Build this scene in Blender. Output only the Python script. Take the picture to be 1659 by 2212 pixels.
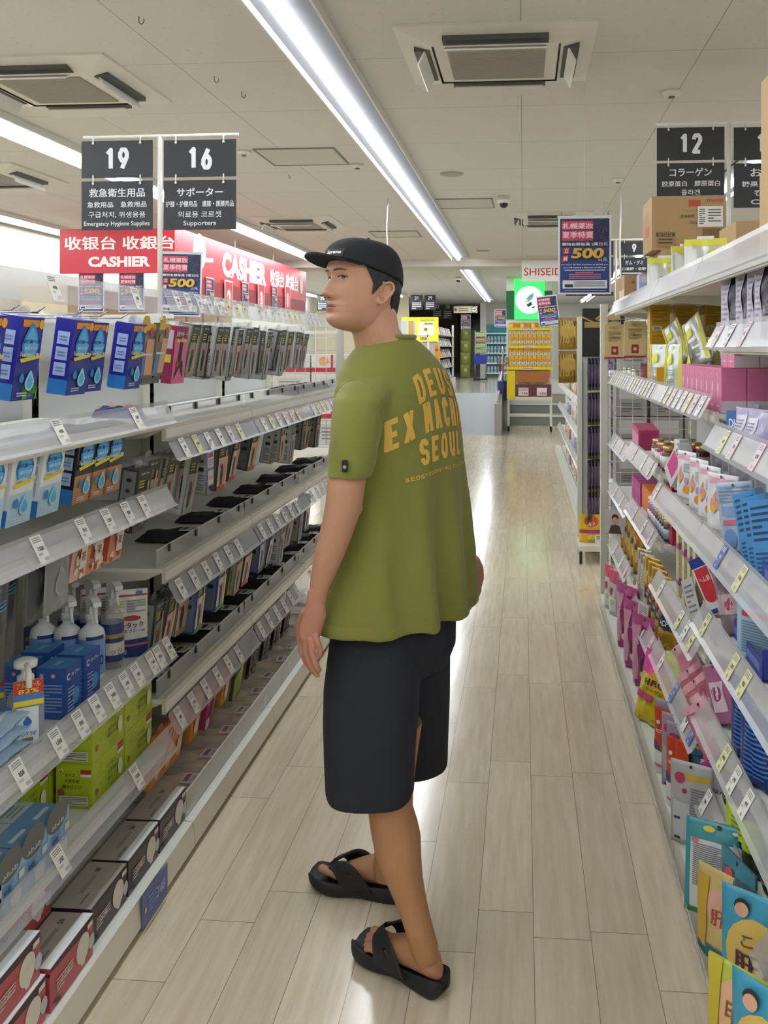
import bpy, bmesh, math, random
import numpy as np
from mathutils import Vector, Matrix, noise
from mathutils.bvhtree import BVHTree

random.seed(7)
for _o in list(bpy.data.objects):
    bpy.data.objects.remove(_o)
SC = bpy.context.scene
COL = SC.collection

# ---------------------------------------------------------------- camera
FPX, CU, CV, HC = 2000.0, 958.0, 752.0, 1.53
YAW = math.atan(172 / 2000.0)
CA, SA = math.cos(YAW), math.sin(YAW)
cam = bpy.data.cameras.new('camera')
cam.sensor_fit = 'VERTICAL'
cam.sensor_height = 36.0
cam.lens = FPX / 2212 * 36
cam.shift_x = (829.5 - CU) / 2212
cam.shift_y = (CV - 1106) / 2212
cam.clip_start = 0.05
camo = bpy.data.objects.new('camera', cam)
COL.objects.link(camo)
camo.location = (0, 0, HC)
camo.rotation_euler = (math.pi / 2, 0, YAW)
SC.camera = camo

# ---------------------------------------------------------------- world, exposure
w = bpy.data.worlds.new('store_air')
SC.world = w
w.use_nodes = True
w.node_tree.nodes['Background'].inputs[0].default_value = (0.85, 0.88, 1, 1)
w.node_tree.nodes['Background'].inputs[1].default_value = 0.12
SC.view_settings.view_transform = 'Standard'
SC.view_settings.look = 'None'
SC.view_settings.gamma = 1.0
SC.view_settings.exposure = 0.08
SC.view_settings.use_curve_mapping = False
TUBE_POWER = 36.0
SC.cycles.max_bounces = 8
SC.cycles.diffuse_bounces = 5
SC.cycles.glossy_bounces = 4
SC.cycles.transparent_max_bounces = 14
SC.cycles.caustics_reflective = False
SC.cycles.caustics_refractive = False
SC.cycles.sample_clamp_indirect = 6.0


def at(u, v, d):
    """point at depth d seen at (u, v) of the 1659x2212 frame"""
    r = (u - CU) * d / FPX
    return Vector((r * CA - d * SA, d * CA + r * SA, HC - (v - CV) * d / FPX))


def dep(u, X):
    """depth at which column u meets the plane x = X"""
    return X / ((u - CU) / FPX * CA - SA)


def onX(u, v, X):
    return at(u, v, dep(u, X))


def yX(u, X):
    return onX(u, CV, X).y


# ---------------------------------------------------------------- materials
def lin(c):
    c = c / 255.0
    return c / 12.92 if c <= 0.04045 else ((c + 0.055) / 1.055) ** 2.4


MATS = {}


def hexc(h):
    return tuple(lin(int(h[i:i + 2], 16)) for i in (0, 2, 4))


def M(h, rough=0.5, metal=0.0, emit=0.0, coat=0.0, grain=0.0, spec=0.5):
    key = (h, rough, metal, emit, coat, grain, spec)
    if key in MATS:
        return MATS[key]
    m = bpy.data.materials.new('mat_' + h)
    m.use_nodes = True
    nt = m.node_tree
    b = nt.nodes['Principled BSDF']
    c = hexc(h) + (1,)
    b.inputs['Base Color'].default_value = c
    b.inputs['Roughness'].default_value = rough
    b.inputs['Metallic'].default_value = metal
    b.inputs['Specular IOR Level'].default_value = spec
    b.inputs['Coat Weight'].default_value = coat
    b.inputs['Coat Roughness'].default_value = 0.1
    if emit:
        b.inputs['Emission Color'].default_value = c
        b.inputs['Emission Strength'].default_value = emit
    if grain:
        tc = nt.nodes.new('ShaderNodeTexCoord')
        n = nt.nodes.new('ShaderNodeTexNoise')
        n.inputs['Scale'].default_value = 60
        n.inputs['Detail'].default_value = 4
        r = nt.nodes.new('ShaderNodeMapRange')
        r.inputs[3].default_value = 1 - grain
        r.inputs[4].default_value = 1 + grain
        x = nt.nodes.new('ShaderNodeMix')
        x.data_type = 'RGBA'
        x.blend_type = 'MULTIPLY'
        x.inputs[0].default_value = 1
        x.inputs[6].default_value = c
        nt.links.new(tc.outputs['Object'], n.inputs['Vector'])
        nt.links.new(n.outputs[0], r.inputs[0])
        nt.links.new(r.outputs[0], x.inputs[7])
        nt.links.new(x.outputs[2], b.inputs['Base Color'])
    MATS[key] = m
    return m


def acrylic(name, tint, clear, milky=0.25):
    """clear plastic: mostly see-through, a little milky, glossy skin"""
    if name in MATS:
        return MATS[name]
    m = bpy.data.materials.new(name)
    m.use_nodes = True
    nt = m.node_tree
    nt.nodes.remove(nt.nodes['Principled BSDF'])
    out = nt.nodes['Material Output']
    tr = nt.nodes.new('ShaderNodeBsdfTransparent')
    tr.inputs[0].default_value = (0.97, 0.97, 0.98, 1)
    df = nt.nodes.new('ShaderNodeBsdfDiffuse')
    df.inputs[0].default_value = hexc(tint) + (1,)
    gl = nt.nodes.new('ShaderNodeBsdfGlossy')
    gl.inputs['Roughness'].default_value = 0.3
    fr = nt.nodes.new('ShaderNodeFresnel')
    fr.inputs[0].default_value = 1.42
    a = nt.nodes.new('ShaderNodeMixShader')
    a.inputs[0].default_value = 1 - clear
    b = nt.nodes.new('ShaderNodeMixShader')
    nt.links.new(tr.outputs[0], a.inputs[1])
    nt.links.new(df.outputs[0], a.inputs[2])
    gm = nt.nodes.new('ShaderNodeNewGeometry')
    sb = nt.nodes.new('ShaderNodeMath')
    sb.operation = 'SUBTRACT'
    sb.inputs[0].default_value = 1.0
    mu = nt.nodes.new('ShaderNodeMath')
    mu.operation = 'MULTIPLY'
    nt.links.new(gm.outputs['Backfacing'], sb.inputs[1])
    nt.links.new(sb.outputs[0], mu.inputs[0])
    nt.links.new(fr.outputs[0], mu.inputs[1])
    nt.links.new(mu.outputs[0], b.inputs[0])
    nt.links.new(a.outputs[0], b.inputs[1])
    nt.links.new(gl.outputs[0], b.inputs[2])
    nt.links.new(b.outputs[0], out.inputs[0])
    MATS[name] = m
    return m


WHITE = M('e6e6e2', 0.45)
SHELFW = M('e6e6de', 0.4)
CREAM = M('d2d0c2', 0.45)
CHROME = M('b8b8b8', 0.25, 0.9)
BLACK = M('17171a', 0.5)
INK = M('2a2a2e', 0.6)
ACR = acrylic('acrylic_rail', 'e2e2e8', 0.76)
CLEAR = acrylic('clear_plastic', 'eef0f2', 0.82)
BAG = acrylic('clear_bag', 'f0eee8', 0.88)


# ---------------------------------------------------------------- mesh builder
_TXT = {}


def text_geo(s, bold):
    k = (s, bold)
    if k not in _TXT:
        cu = bpy.data.curves.new('t', 'FONT')
        cu.body = s
        cu.size = 1.0
        cu.offset = bold
        cu.resolution_u = 3
        cu.align_x = 'CENTER'
        ob = bpy.data.objects.new('t', cu)
        me = ob.to_mesh()
        vs = [(v.co.x, v.co.y) for v in me.vertices]
        fs = [tuple(p.vertices) for p in me.polygons]
        ob.to_mesh_clear()
        bpy.data.objects.remove(ob)
        bpy.data.curves.remove(cu)
        if vs:
            x0, x1 = min(v[0] for v in vs), max(v[0] for v in vs)
            y0, y1 = min(v[1] for v in vs), max(v[1] for v in vs)
        else:
            x0 = x1 = y0 = y1 = 0
        cx, cy = (x0 + x1) / 2, (y0 + y1) / 2
        _TXT[k] = ([(x - cx, y - cy) for x, y in vs], fs, x1 - x0, y1 - y0)
    return _TXT[k]


class MB:
    def __init__(self):
        self.v, self.f, self.mi, self.sm, self.mats = [], [], [], [], []

    def m(self, mat):
        if mat not in self.mats:
            self.mats.append(mat)
        return self.mats.index(mat)

    def add(self, vs, fs, mat, smooth=False, mi=None):
        o = len(self.v)
        self.v += [Vector(p) for p in vs]
        k = self.m(mat) if mat is not None else 0
        for i, f in enumerate(fs):
            self.f.append([o + j for j in f])
            self.mi.append(k if mi is None else mi[i])
            self.sm.append(smooth)
        return self

    def quad(self, a, b, c, d, mat):
        return self.add([a, b, c, d], [(0, 1, 2, 3)], mat)

    def box(self, x0, x1, y0, y1, z0, z1, mat):
        vs = [(x, y, z) for z in (z0, z1) for y in (y0, y1) for x in (x0, x1)]
        fs = [(0, 2, 3, 1), (4, 5, 7, 6), (0, 1, 5, 4), (2, 6, 7, 3), (0, 4, 6, 2), (1, 3, 7, 5)]
        return self.add(vs, fs, mat)

    def bbox(self, x0, x1, y0, y1, z0, z1, mat, b=0.003):
        """box with chamfered vertical and horizontal edges"""
        bm = bmesh.new()
        bmesh.ops.create_cube(bm, size=1)
        for q in bm.verts:
            q.co = Vector(((x0 + x1) / 2 + q.co.x * (x1 - x0), (y0 + y1) / 2 + q.co.y * (y1 - y0), (z0 + z1) / 2 + q.co.z * (z1 - z0)))
        bmesh.ops.bevel(bm, geom=bm.edges[:], offset=b, segments=2, affect='EDGES', profile=0.6)
        bm.verts.index_update()
        self.add([q.co.copy() for q in bm.verts], [[q.index for q in f.verts] for f in bm.faces], mat)
        bm.free()
        return self

    def prism(self, pts, ax, a0, a1, mat):
        """polygon extruded along axis ax ('x','y','z')"""
        def P(p, t):
            return {'x': (t, p[0], p[1]), 'y': (p[0], t, p[1]), 'z': (p[0], p[1], t)}[ax]
        n = len(pts)
        vs = [P(p, a0) for p in pts] + [P(p, a1) for p in pts]
        fs = [tuple(range(n))[::-1], tuple(range(n, 2 * n))] + [(i, (i + 1) % n, n + (i + 1) % n, n + i) for i in range(n)]
        return self.add(vs, fs, mat)

    def tube(self, pts, r, mat, seg=8, rs=None, smooth=True):
        pts = [Vector(p) for p in pts]
        n = len(pts)
        vs, fs = [], []
        up = None
        for i, p in enumerate(pts):
            t = (pts[min(i + 1, n - 1)] - pts[max(i - 1, 0)]).normalized()
            if up is None:
                up = Vector((0, 0, 1)) if abs(t.z) < 0.9 else Vector((1, 0, 0))
            a = t.cross(up).normalized()
            b = a.cross(t).normalized()
            up = b
            q = r if rs is None else rs[i]
            vs += [p + a * (q * math.cos(2 * math.pi * k / seg)) + b * (q * math.sin(2 * math.pi * k / seg)) for k in range(seg)]
        for i in range(n - 1):
            for k in range(seg):
                j = (k + 1) % seg
                fs.append((i * seg + k, i * seg + j, (i + 1) * seg + j, (i + 1) * seg + k))
        fs.append(tuple(range(seg))[::-1])
        fs.append(tuple(range((n - 1) * seg, n * seg)))
        return self.add(vs, fs, mat, smooth)

    def lathe(self, prof, mat, c=(0, 0, 0), seg=20, sx=1.0, sy=1.0, smooth=True):
        vs, fs = [], []
        for r, z in prof:
            vs += [(c[0] + r * sx * math.cos(2 * math.pi * k / seg), c[1] + r * sy * math.sin(2 * math.pi * k / seg), c[2] + z) for k in range(seg)]
        n = len(prof)
        for i in range(n - 1):
            for k in range(seg):
                j = (k + 1) % seg
                fs.append((i * seg + k, i * seg + j, (i + 1) * seg + j, (i + 1) * seg + k))
        fs.append(tuple(range(seg))[::-1])
        fs.append(tuple(range((n - 1) * seg, n * seg)))
        return self.add(vs, fs, mat, smooth)

    def ball(self, c, rad, mat, seg=16, rows=10):
        prof = [(max(1e-4, math.sin(math.pi * i / rows)), -math.cos(math.pi * i / rows)) for i in range(rows + 1)]
        rx, ry, rz = rad if hasattr(rad, '__len__') else (rad,) * 3
        o = len(self.v)
        self.lathe(prof, mat, (0, 0, 0), seg)
        for i in range(o, len(self.v)):
            p = self.v[i]
            self.v[i] = Vector((c[0] + p.x * rx, c[1] + p.y * ry, c[2] + p.z * rz))
        return self

    def loft(self, rings, mat, seg=32, smooth=True):
        """rings: (centre, axisA, axisB, exponent)"""
        vs, fs = [], []
        for c, A, B, e in rings:
            c, A, B = Vector(c), Vector(A), Vector(B)
            for k in range(seg):
                t = 2 * math.pi * k / seg
                ca, sa = math.cos(t), math.sin(t)
                x = math.copysign(abs(ca) ** (2 / e), ca)
                y = math.copysign(abs(sa) ** (2 / e), sa)
                vs.append(c + A * x + B * y)
        n = len(rings)
        for i in range(n - 1):
            for k in range(seg):
                j = (k + 1) % seg
                fs.append((i * seg + k, i * seg + j, (i + 1) * seg + j, (i + 1) * seg + k))
        fs.append(tuple(range(seg))[::-1])
        fs.append(tuple(range((n - 1) * seg, n * seg)))
        return self.add(vs, fs, mat, smooth)

    def text(self, s, fn, h, mat, bold=0.0, wmax=None, w=None):
        """flat lettering; fn maps centred metres (x, y) to a point; h is the height of the line's box"""
        cjk = any(ord(c) > 0x2E80 for c in s)
        vs, fs, tw, th = text_geo(s, min(bold, 0.006) if cjk else bold)
        if not vs:
            return self
        k = h / max(th, 1e-6)
        kx = k
        if w:
            kx = w / tw
        elif wmax and tw * k > wmax:
            kx = wmax / tw
        return self.add([fn(x * kx, y * k) for x, y in vs], fs, mat)

    def xf(self, mtx, i0=0):
        for i in range(i0, len(self.v)):
            self.v[i] = mtx @ self.v[i]
        return self

    def mesh(self, name):
        me = bpy.data.meshes.new(name)
        me.from_pydata([tuple(p) for p in self.v], [], self.f)
        for mt in self.mats:
            me.materials.append(mt)
        me.polygons.foreach_set('material_index', self.mi)
        me.polygons.foreach_set('use_smooth', self.sm)
        me.update()
        return me

    def build(self, name, parent=None):
        o = bpy.data.objects.new(name, self.mesh(name))
        COL.objects.link(o)
        if parent is not None:
            o.parent = parent
        return o


class Face:
    """a flat or bulging side of a pack that carries print"""
    def __init__(self, mb, o, ux, n, w, h, uz=(0, 0, 1), S=None, flip=False):
        self.mb, self.o, self.ux, self.uz, self.n = mb, Vector(o), Vector(ux), Vector(uz), Vector(n)
        self.w, self.h, self.S, self.lay = w, h, S, 0.0018 if S else 0.0006

    def p(self, x, z):
        q = self.o + self.ux * x + self.uz * z
        return q + self.n * ((self.S(x, z) if self.S else 0.0) + self.lay)

    def step(self):
        self.lay += 0.00035

    def rect(self, x0, x1, z0, z1, mat):
        x0, x1, z0, z1 = x0 * self.w, x1 * self.w, z0 * self.h, z1 * self.h
        nx = nz = 1
        if self.S:
            nx, nz = max(1, int(abs(x1 - x0) / 0.008)), max(1, int(abs(z1 - z0) / 0.008))
        vs = [self.p(x0 + (x1 - x0) * i / nx, z0 + (z1 - z0) * j / nz) for j in range(nz + 1) for i in range(nx + 1)]
        fs = [(j * (nx + 1) + i, j * (nx + 1) + i + 1, (j + 1) * (nx + 1) + i + 1, (j + 1) * (nx + 1) + i) for j in range(nz) for i in range(nx)]
        self.mb.add(vs, fs, mat, bool(self.S))
        self.step()

    def poly(self, pts, mat):
        if self.S:
            self.lay += 0.0008
        self.mb.add([self.p(x * self.w, z * self.h) for x, z in pts], [tuple(range(len(pts)))], mat)
        self.step()

    def disc(self, cx, cz, rx, mat, rz=None, n=18):
        """rx in width fractions; rz in height fractions (round when left out)"""
        ax = rx * self.w
        az = ax if rz is None else rz * self.h
        cx, cz = cx * self.w, cz * self.h
        nr = 1 if not self.S else max(1, min(6, int(max(ax, az) / 0.007)))
        vs = [self.p(cx, cz)] + [self.p(cx + ax * q / nr * math.cos(2 * math.pi * k / n), cz + az * q / nr * math.sin(2 * math.pi * k / n)) for q in range(1, nr + 1) for k in range(n)]
        fs = [(0, 1 + k, 1 + (k + 1) % n) for k in range(n)]
        fs += [(1 + q * n + k, 1 + (q + 1) * n + k, 1 + (q + 1) * n + (k + 1) % n, 1 + q * n + (k + 1) % n) for q in range(nr - 1) for k in range(n)]
        self.mb.add(vs, fs, mat, bool(self.S))
        self.step()

    def drop(self, cx, cz, r, mat):
        r *= self.w
        cx, cz = cx * self.w, cz * self.h
        pts = []
        for k in range(20):
            t = 2 * math.pi * k / 20
            s = math.sin(t)
            pts.append((cx + r * math.cos(t) * (1 - 0.55 * max(0, s)), cz + r * (s * (1.35 if s > 0 else 1))))
        self.mb.add([self.p(cx, cz)] + [self.p(*q) for q in pts], [(0, 1 + k, 1 + (k + 1) % 20) for k in range(20)], mat)
        self.step()

    def text(self, s, cx, cz, h, mat, bold=0.0, w=None, shear=0.0, rot=0.0):
        if self.S:
            self.lay += 0.0006
        cx, cz = cx * self.w, cz * self.h
        c, d = math.cos(rot), math.sin(rot)
        e = [(0, 0)]
        if bold >= 0.01 and any(ord(q) > 0x2E80 for q in s):         # heavier strokes without breaking dense glyphs
            k = min(bold, 0.035) * 0.9 * h * self.h
            e = [(-k, 0), (k, 0), (0, k * .6)]
        for ex, ez in e:
            self.mb.text(s, lambda x, y: self.p(cx + ex + (x + shear * y) * c - y * d, cz + ez + (x + shear * y) * d + y * c), h * self.h, mat, bold,
                         w=None if w is None else w * self.w)
            self.step()

    def lines(self, x0, x1, z0, z1, n, mat, seed=1):
        """rows of print too fine to read"""
        rnd = random.Random(seed)
        for i in range(n):
            z = z1 - (i + 0.5) * (z1 - z0) / n
            hh = (z1 - z0) / n * 0.22
            e = x1 if i % 4 != 3 else x0 + (x1 - x0) * rnd.uniform(0.4, 0.8)
            self.rect(x0, e, z - hh, z + hh, mat)
            self.lay -= 0.00035
        self.step()


DIG = {'0': [[(0, .2), (0, .8), (.25, 1), (.75, 1), (1, .8), (1, .2), (.75, 0), (.25, 0), (0, .2)]], '1': [[(.1, .78), (.6, 1), (.6, 0)]],
       '2': [[(0, .76), (.04, .88), (.25, 1), (.75, 1), (1, .86), (1, .66), (.0, 0), (1, 0)]],
       '3': [[(0, .86), (.25, 1), (.75, 1), (1, .86), (1, .66), (.75, .53), (.4, .53)], [(.75, .53), (1, .4), (1, .14), (.75, 0), (.25, 0), (0, .14)]],
       '5': [[(.95, 1), (.08, 1), (.03, .55), (.7, .6), (1, .45), (1, .16), (.75, 0), (.25, 0), (0, .14)]],
       '6': [[(.75, 1), (.04, .42), (0, .2), (.25, 0), (.75, 0), (1, .2), (1, .4), (.75, .58), (.35, .58), (.06, .44)]],
       '9': [[(.25, 0), (.96, .58), (1, .8), (.75, 1), (.25, 1), (0, .8), (0, .6), (.25, .42), (.65, .42), (.94, .56)]]}


def digits(F, s, cx, cz, h, wd, th, mat):
    """bold condensed numerals from thick strokes; cell width wd and height h in metres"""
    x0 = cx * F.w - len(s) * wd / 2
    F.step()
    for ch in s:
        for ln in DIG[ch]:
            P_ = [(x0 + wd * .1 + q[0] * (wd * .8 - th) + th / 2, cz * F.h - h / 2 + th / 2 + q[1] * (h - th)) for q in ln]
            for (ax, az), (bx, bz) in zip(P_[:-1], P_[1:]):
                l = math.hypot(bx - ax, bz - az)
                tx, tz = (bx - ax) / l, (bz - az) / l
                n = [(ax - tz * th / 2, az + tx * th / 2), (bx - tz * th / 2, bz + tx * th / 2), (bx + tz * th / 2, bz - tx * th / 2), (ax + tz * th / 2, az - tx * th / 2)]
                F.mb.add([F.p(*q) for q in n[::-1]], [(0, 1, 2, 3)], mat)
                F.lay += 0.0002
            for q in P_[1:-1]:
                F.mb.add([F.p(q[0] + th / 2 * math.cos(a * math.pi / 6), q[1] + th / 2 * math.sin(a * math.pi / 6)) for a in range(12)], [tuple(range(12))], mat)
                F.lay += 0.0002
        x0 += wd


def deco(F, items):
    for it in items:
        k = it[0]
        a = it[1:]
        if k == 'r':
            F.rect(*a[:4], M(a[4]) if isinstance(a[4], str) else a[4])
        elif k == 'd':
            F.disc(a[0], a[1], a[2], M(a[3]), *(a[4:]))
        elif k == 'o':
            F.drop(a[0], a[1], a[2], M(a[3]))
        elif k == 't':
            F.text(a[0], a[1], a[2], a[3], M(a[4]), *(a[5:]))
        elif k == 'l':
            F.lines(*a[:5], M(a[5]), *(a[6:]))
        elif k == 'p':
            F.poly(a[0], M(a[1]))


# ---------------------------------------------------------------- naming
def tag(o, label=None, cat=None, group=None, kind=None):
    if label:
        o['label'] = label
    if cat:
        o['category'] = cat
    if group:
        o['group'] = group
    if kind:
        o['kind'] = kind
    return o


def thing(name, label, cat, loc=(0, 0, 0), rot=0.0, group=None):
    o = bpy.data.objects.new(name, None)
    o.empty_display_size = 0.05
    COL.objects.link(o)
    o.location = loc
    o.rotation_euler = rot if hasattr(rot, '__len__') else (0, 0, rot)
    return tag(o, label, cat, group)


def struct(name, mb, parent=None):
    o = mb.build(name, parent)
    if parent is None:
        o['kind'] = 'structure'
    return o


def copy_tree(o, parent=None):
    c = o.copy()
    COL.objects.link(c)
    if parent is not None:
        c.parent = parent
    for ch in KIDS.get(o, []):
        copy_tree2(ch, c)
    return c


def copy_tree2(o, parent):
    c = o.copy()
    COL.objects.link(c)
    c.parent = parent
    for ch in list(o.children):
        copy_tree2(ch, c)


KIDS = {}
PROTO = {}


def put(key, builder, loc, rot, label, cat, group=None, scale=None):
    """the first call builds the thing, later calls copy it with its parts"""
    if key not in PROTO:
        o = builder()
        PROTO[key] = o
        KIDS[o] = list(o.children)
    else:
        o = copy_tree(PROTO[key])
        for k in ('group',):
            if k in o:
                del o[k]
    o.location = loc
    o.rotation_euler = rot if hasattr(rot, '__len__') else (0, 0, rot)
    if scale:
        o.scale = scale if hasattr(scale, '__len__') else (scale,) * 3
    return tag(o, label, cat, group)


ORD = ['first', 'second', 'third', 'fourth', 'fifth', 'sixth', 'seventh', 'eighth', 'ninth', 'tenth', 'eleventh', 'twelfth',
       'thirteenth', 'fourteenth', 'fifteenth', 'sixteenth', 'seventeenth', 'eighteenth', 'nineteenth', 'twentieth',
       'twenty-first', 'twenty-second', 'twenty-third', 'twenty-fourth', 'twenty-fifth', 'twenty-sixth', 'twenty-seventh',
       'twenty-eighth', 'twenty-ninth', 'thirtieth']
HP = math.pi / 2

# ================================================================= the room
ZC = 3.03


def floor_material():
    m = bpy.data.materials.new('plank_floor')
    m.use_nodes = True
    nt = m.node_tree
    L = nt.links.new
    b = nt.nodes['Principled BSDF']

    def N(t, **k):
        n = nt.nodes.new(t)
        for a, v in k.items():
            setattr(n, a, v)
        return n

    def mth(op, a, bb=None, c=None):
        n = N('ShaderNodeMath', operation=op)
        for i, x in enumerate((a, bb, c)):
            if x is None:
                continue
            if isinstance(x, (int, float)):
                n.inputs[i].default_value = x
            else:
                L(x, n.inputs[i])
        return n.outputs[0]
    tc = N('ShaderNodeTexCoord')
    sp = N('ShaderNodeSeparateXYZ')
    L(tc.outputs['Object'], sp.inputs[0])
    X, Y = sp.outputs[0], sp.outputs[1]
    u = mth('DIVIDE', mth('ADD', X, 0.1206 + 14.8), 0.148)
    row = mth('FLOOR', u)
    fu = mth('FRACT', u)
    wn = N('ShaderNodeTexWhiteNoise', noise_dimensions='1D')
    L(row, wn.inputs['W'])
    yy = mth('ADD', mth('DIVIDE', mth('ADD', Y, 20.0), 0.915), mth('MULTIPLY', wn.outputs[0], 7.0))
    cy = mth('FLOOR', yy)
    fy = mth('FRACT', yy)
    # seams
    eu = mth('MINIMUM', fu, mth('SUBTRACT', 1.0, fu))
    ey = mth('MINIMUM', fy, mth('SUBTRACT', 1.0, fy))
    su = mth('LESS_THAN', eu, 0.0065)
    sy = mth('LESS_THAN', ey, 0.0013)
    seam = mth('MAXIMUM', su, sy)
    cb = N('ShaderNodeCombineXYZ')
    L(row, cb.inputs[0])
    L(cy, cb.inputs[1])
    w2 = N('ShaderNodeTexWhiteNoise', noise_dimensions='2D')
    L(cb.outputs[0], w2.inputs['Vector'])
    # grain
    mp = N('ShaderNodeMapping')
    mp.inputs['Scale'].default_value = (22, 1.6, 1)
    L(tc.outputs['Object'], mp.inputs[0])
    va = N('ShaderNodeVectorMath', operation='ADD')
    L(mp.outputs[0], va.inputs[0])
    sc = N('ShaderNodeVectorMath', operation='SCALE')
    L(w2.outputs['Color'], sc.inputs[0])
    sc.inputs['Scale'].default_value = 30
    L(sc.outputs[0], va.inputs[1])
    n1 = N('ShaderNodeTexNoise')
    n1.inputs['Scale'].default_value = 2.0
    n1.inputs['Detail'].default_value = 5
    n1.inputs['Roughness'].default_value = 0.62
    L(va.outputs[0], n1.inputs['Vector'])
    ramp = N('ShaderNodeValToRGB')
    e = ramp.color_ramp.elements
    e[0].position, e[1].position = 0.3, 0.72
    e[0].color = hexc('c6b79c') + (1,)
    e[1].color = hexc('dccfb8') + (1,)
    L(n1.outputs[0], ramp.inputs[0])
    tone = N('ShaderNodeMapRange')
    tone.inputs[3].default_value = 0.9
    tone.inputs[4].default_value = 1.04
    L(w2.outputs[0], tone.inputs[0])
    mx = N('ShaderNodeMix', data_type='RGBA', blend_type='MULTIPLY')
    mx.inputs[0].default_value = 1
    L(ramp.outputs[0], mx.inputs[6])
    L(tone.outputs[0], mx.inputs[7])
    m2 = N('ShaderNodeMix', data_type='RGBA')
    L(seam, m2.inputs[0])
    L(mx.outputs[2], m2.inputs[6])
    m2.inputs[7].default_value = hexc('857c6e') + (1,)
    L(m2.outputs[2], b.inputs['Base Color'])
    # slightly wavy waxed surface
    n2 = N('ShaderNodeTexNoise')
    n2.inputs['Scale'].default_value = 3.5
    n2.inputs['Detail'].default_value = 2
    L(tc.outputs['Object'], n2.inputs['Vector'])
    bp = N('ShaderNodeBump')
    bp.inputs['Strength'].default_value = 0.05
    bp.inputs['Distance'].default_value = 0.02
    L(n2.outputs[0], bp.inputs['Height'])
    L(bp.outputs[0], b.inputs['Normal'])
    rr = N('ShaderNodeMapRange')
    rr.inputs[3].default_value = 0.1
    rr.inputs[4].default_value = 0.22
    L(n1.outputs[0], rr.inputs[0])
    L(rr.outputs[0], b.inputs['Roughness'])
    b.inputs['Specular IOR Level'].default_value = 0.55
    return m


def ceiling_material():
    m = M('d6d5d1', 0.75)
    nt = m.node_tree
    L = nt.links.new
    b = nt.nodes['Principled BSDF']
    tc = nt.nodes.new('ShaderNodeTexCoord')
    mp = nt.nodes.new('ShaderNodeMapping')
    mp.inputs['Location'].default_value = (0.92, 0.25, 0)
    br = nt.nodes.new('ShaderNodeTexBrick')
    br.offset = 0.0
    br.inputs['Scale'].default_value = 1.0
    br.inputs['Brick Width'].default_value = 0.91
    br.inputs['Row Height'].default_value = 1.0
    br.inputs['Mortar Size'].default_value = 0.0022
    br.inputs['Color1'].default_value = hexc('d6d5d1') + (1,)
    br.inputs['Color2'].default_value = hexc('d4d3cf') + (1,)
    br.inputs['Mortar'].default_value = hexc('8d8b86') + (1,)
    n = nt.nodes.new('ShaderNodeTexNoise')
    n.inputs['Scale'].default_value = 55
    n.inputs['Detail'].default_value = 3
    r = nt.nodes.new('ShaderNodeMapRange')
    r.inputs[1].default_value = 0.64
    r.inputs[2].default_value = 0.72
    r.inputs[3].default_value = 1.0
    r.inputs[4].default_value = 0.82
    x = nt.nodes.new('ShaderNodeMix')
    x.data_type = 'RGBA'
    x.blend_type = 'MULTIPLY'
    x.inputs[0].default_value = 1
    L(tc.outputs['Object'], mp.inputs[0])
    L(mp.outputs[0], br.inputs['Vector'])
    L(tc.outputs['Object'], n.inputs['Vector'])
    L(n.outputs[0], r.inputs[0])
    L(br.outputs[0], x.inputs[6])
    L(r.outputs[0], x.inputs[7])
    L(x.outputs[2], b.inputs['Base Color'])
    return m


XL, XR, YB, YF = -6.15, 5.6, -3.2, 40.0
FLOOR = floor_material()
WALL = M('cfcdc6', 0.7, grain=0.02)
struct('floor', MB().box(XL, XR, YB, 20.0, -0.1, 0.0, FLOOR))
struct('ceiling', MB().box(XL, XR, YB, YF, ZC, ZC + 0.1, ceiling_material()))
struct('wall_left', MB().box(XL - 0.1, XL, YB, YF, 0, ZC, WALL))
struct('wall_right', MB().box(XR, XR + 0.1, YB, YF, 0, ZC, WALL))
struct('wall_back', MB().box(XL, XR, YB - 0.1, YB, 0, ZC, WALL))
ZP = 0.56                                           # the raised end of the shop
PLAT = M('c9c3b4', 0.13, grain=0.05)
STEEL = M('a9adb0', 0.38, 0.55, grain=0.08)
GREYV = M('8f9490', 0.5)
struct('floor_raised', MB().box(XL, XR, 20.0, YF, -0.1, ZP, PLAT))
struct('wall_far', MB().box(XL, XR, YF, YF + 0.1, 0, ZC, M('b9aa90', 0.7)))
WFR = 31.0
struct('wall_far_right', MB().box(-1.22, XR, WFR, WFR + 0.15, ZP, ZC, WALL))
struct('wall_far_left', MB().box(XL, -3.35, 27.0, 27.15, ZP, ZC, M('d8ccb0', 0.7)))
struct('ceiling_beam', MB().box(XL, XR, 15.6, 16.3, ZC - 0.12, ZC, M('d0cec8', 0.7)))
struct('trim_right', MB().box(-1.42, -1.22, WFR - 0.25, WFR, ZP, ZC, M('e4e4e0', 0.6)))
# glass door far away: dark night outside
d1 = struct('door_1', MB().box(-2.75, -1.45, YF - 0.12, YF - 0.06, ZP, ZP + 2.3, M('15171c', 0.1, coat=0.5)))
MB().box(-2.8, -2.74, YF - 0.16, YF - 0.04, ZP, ZP + 2.4, M('55504a', 0.4)).build('door_frame', d1)
MB().box(-2.75, -1.45, YF - 0.16, YF - 0.04, ZP + 2.3, ZP + 2.4, M('55504a', 0.4)).build('door_frame', d1)
MB().box(-2.06, -2.02, YF - 0.2, YF - 0.1, ZP + 0.8, ZP + 1.4, CHROME).build('door_handle', d1)

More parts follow.
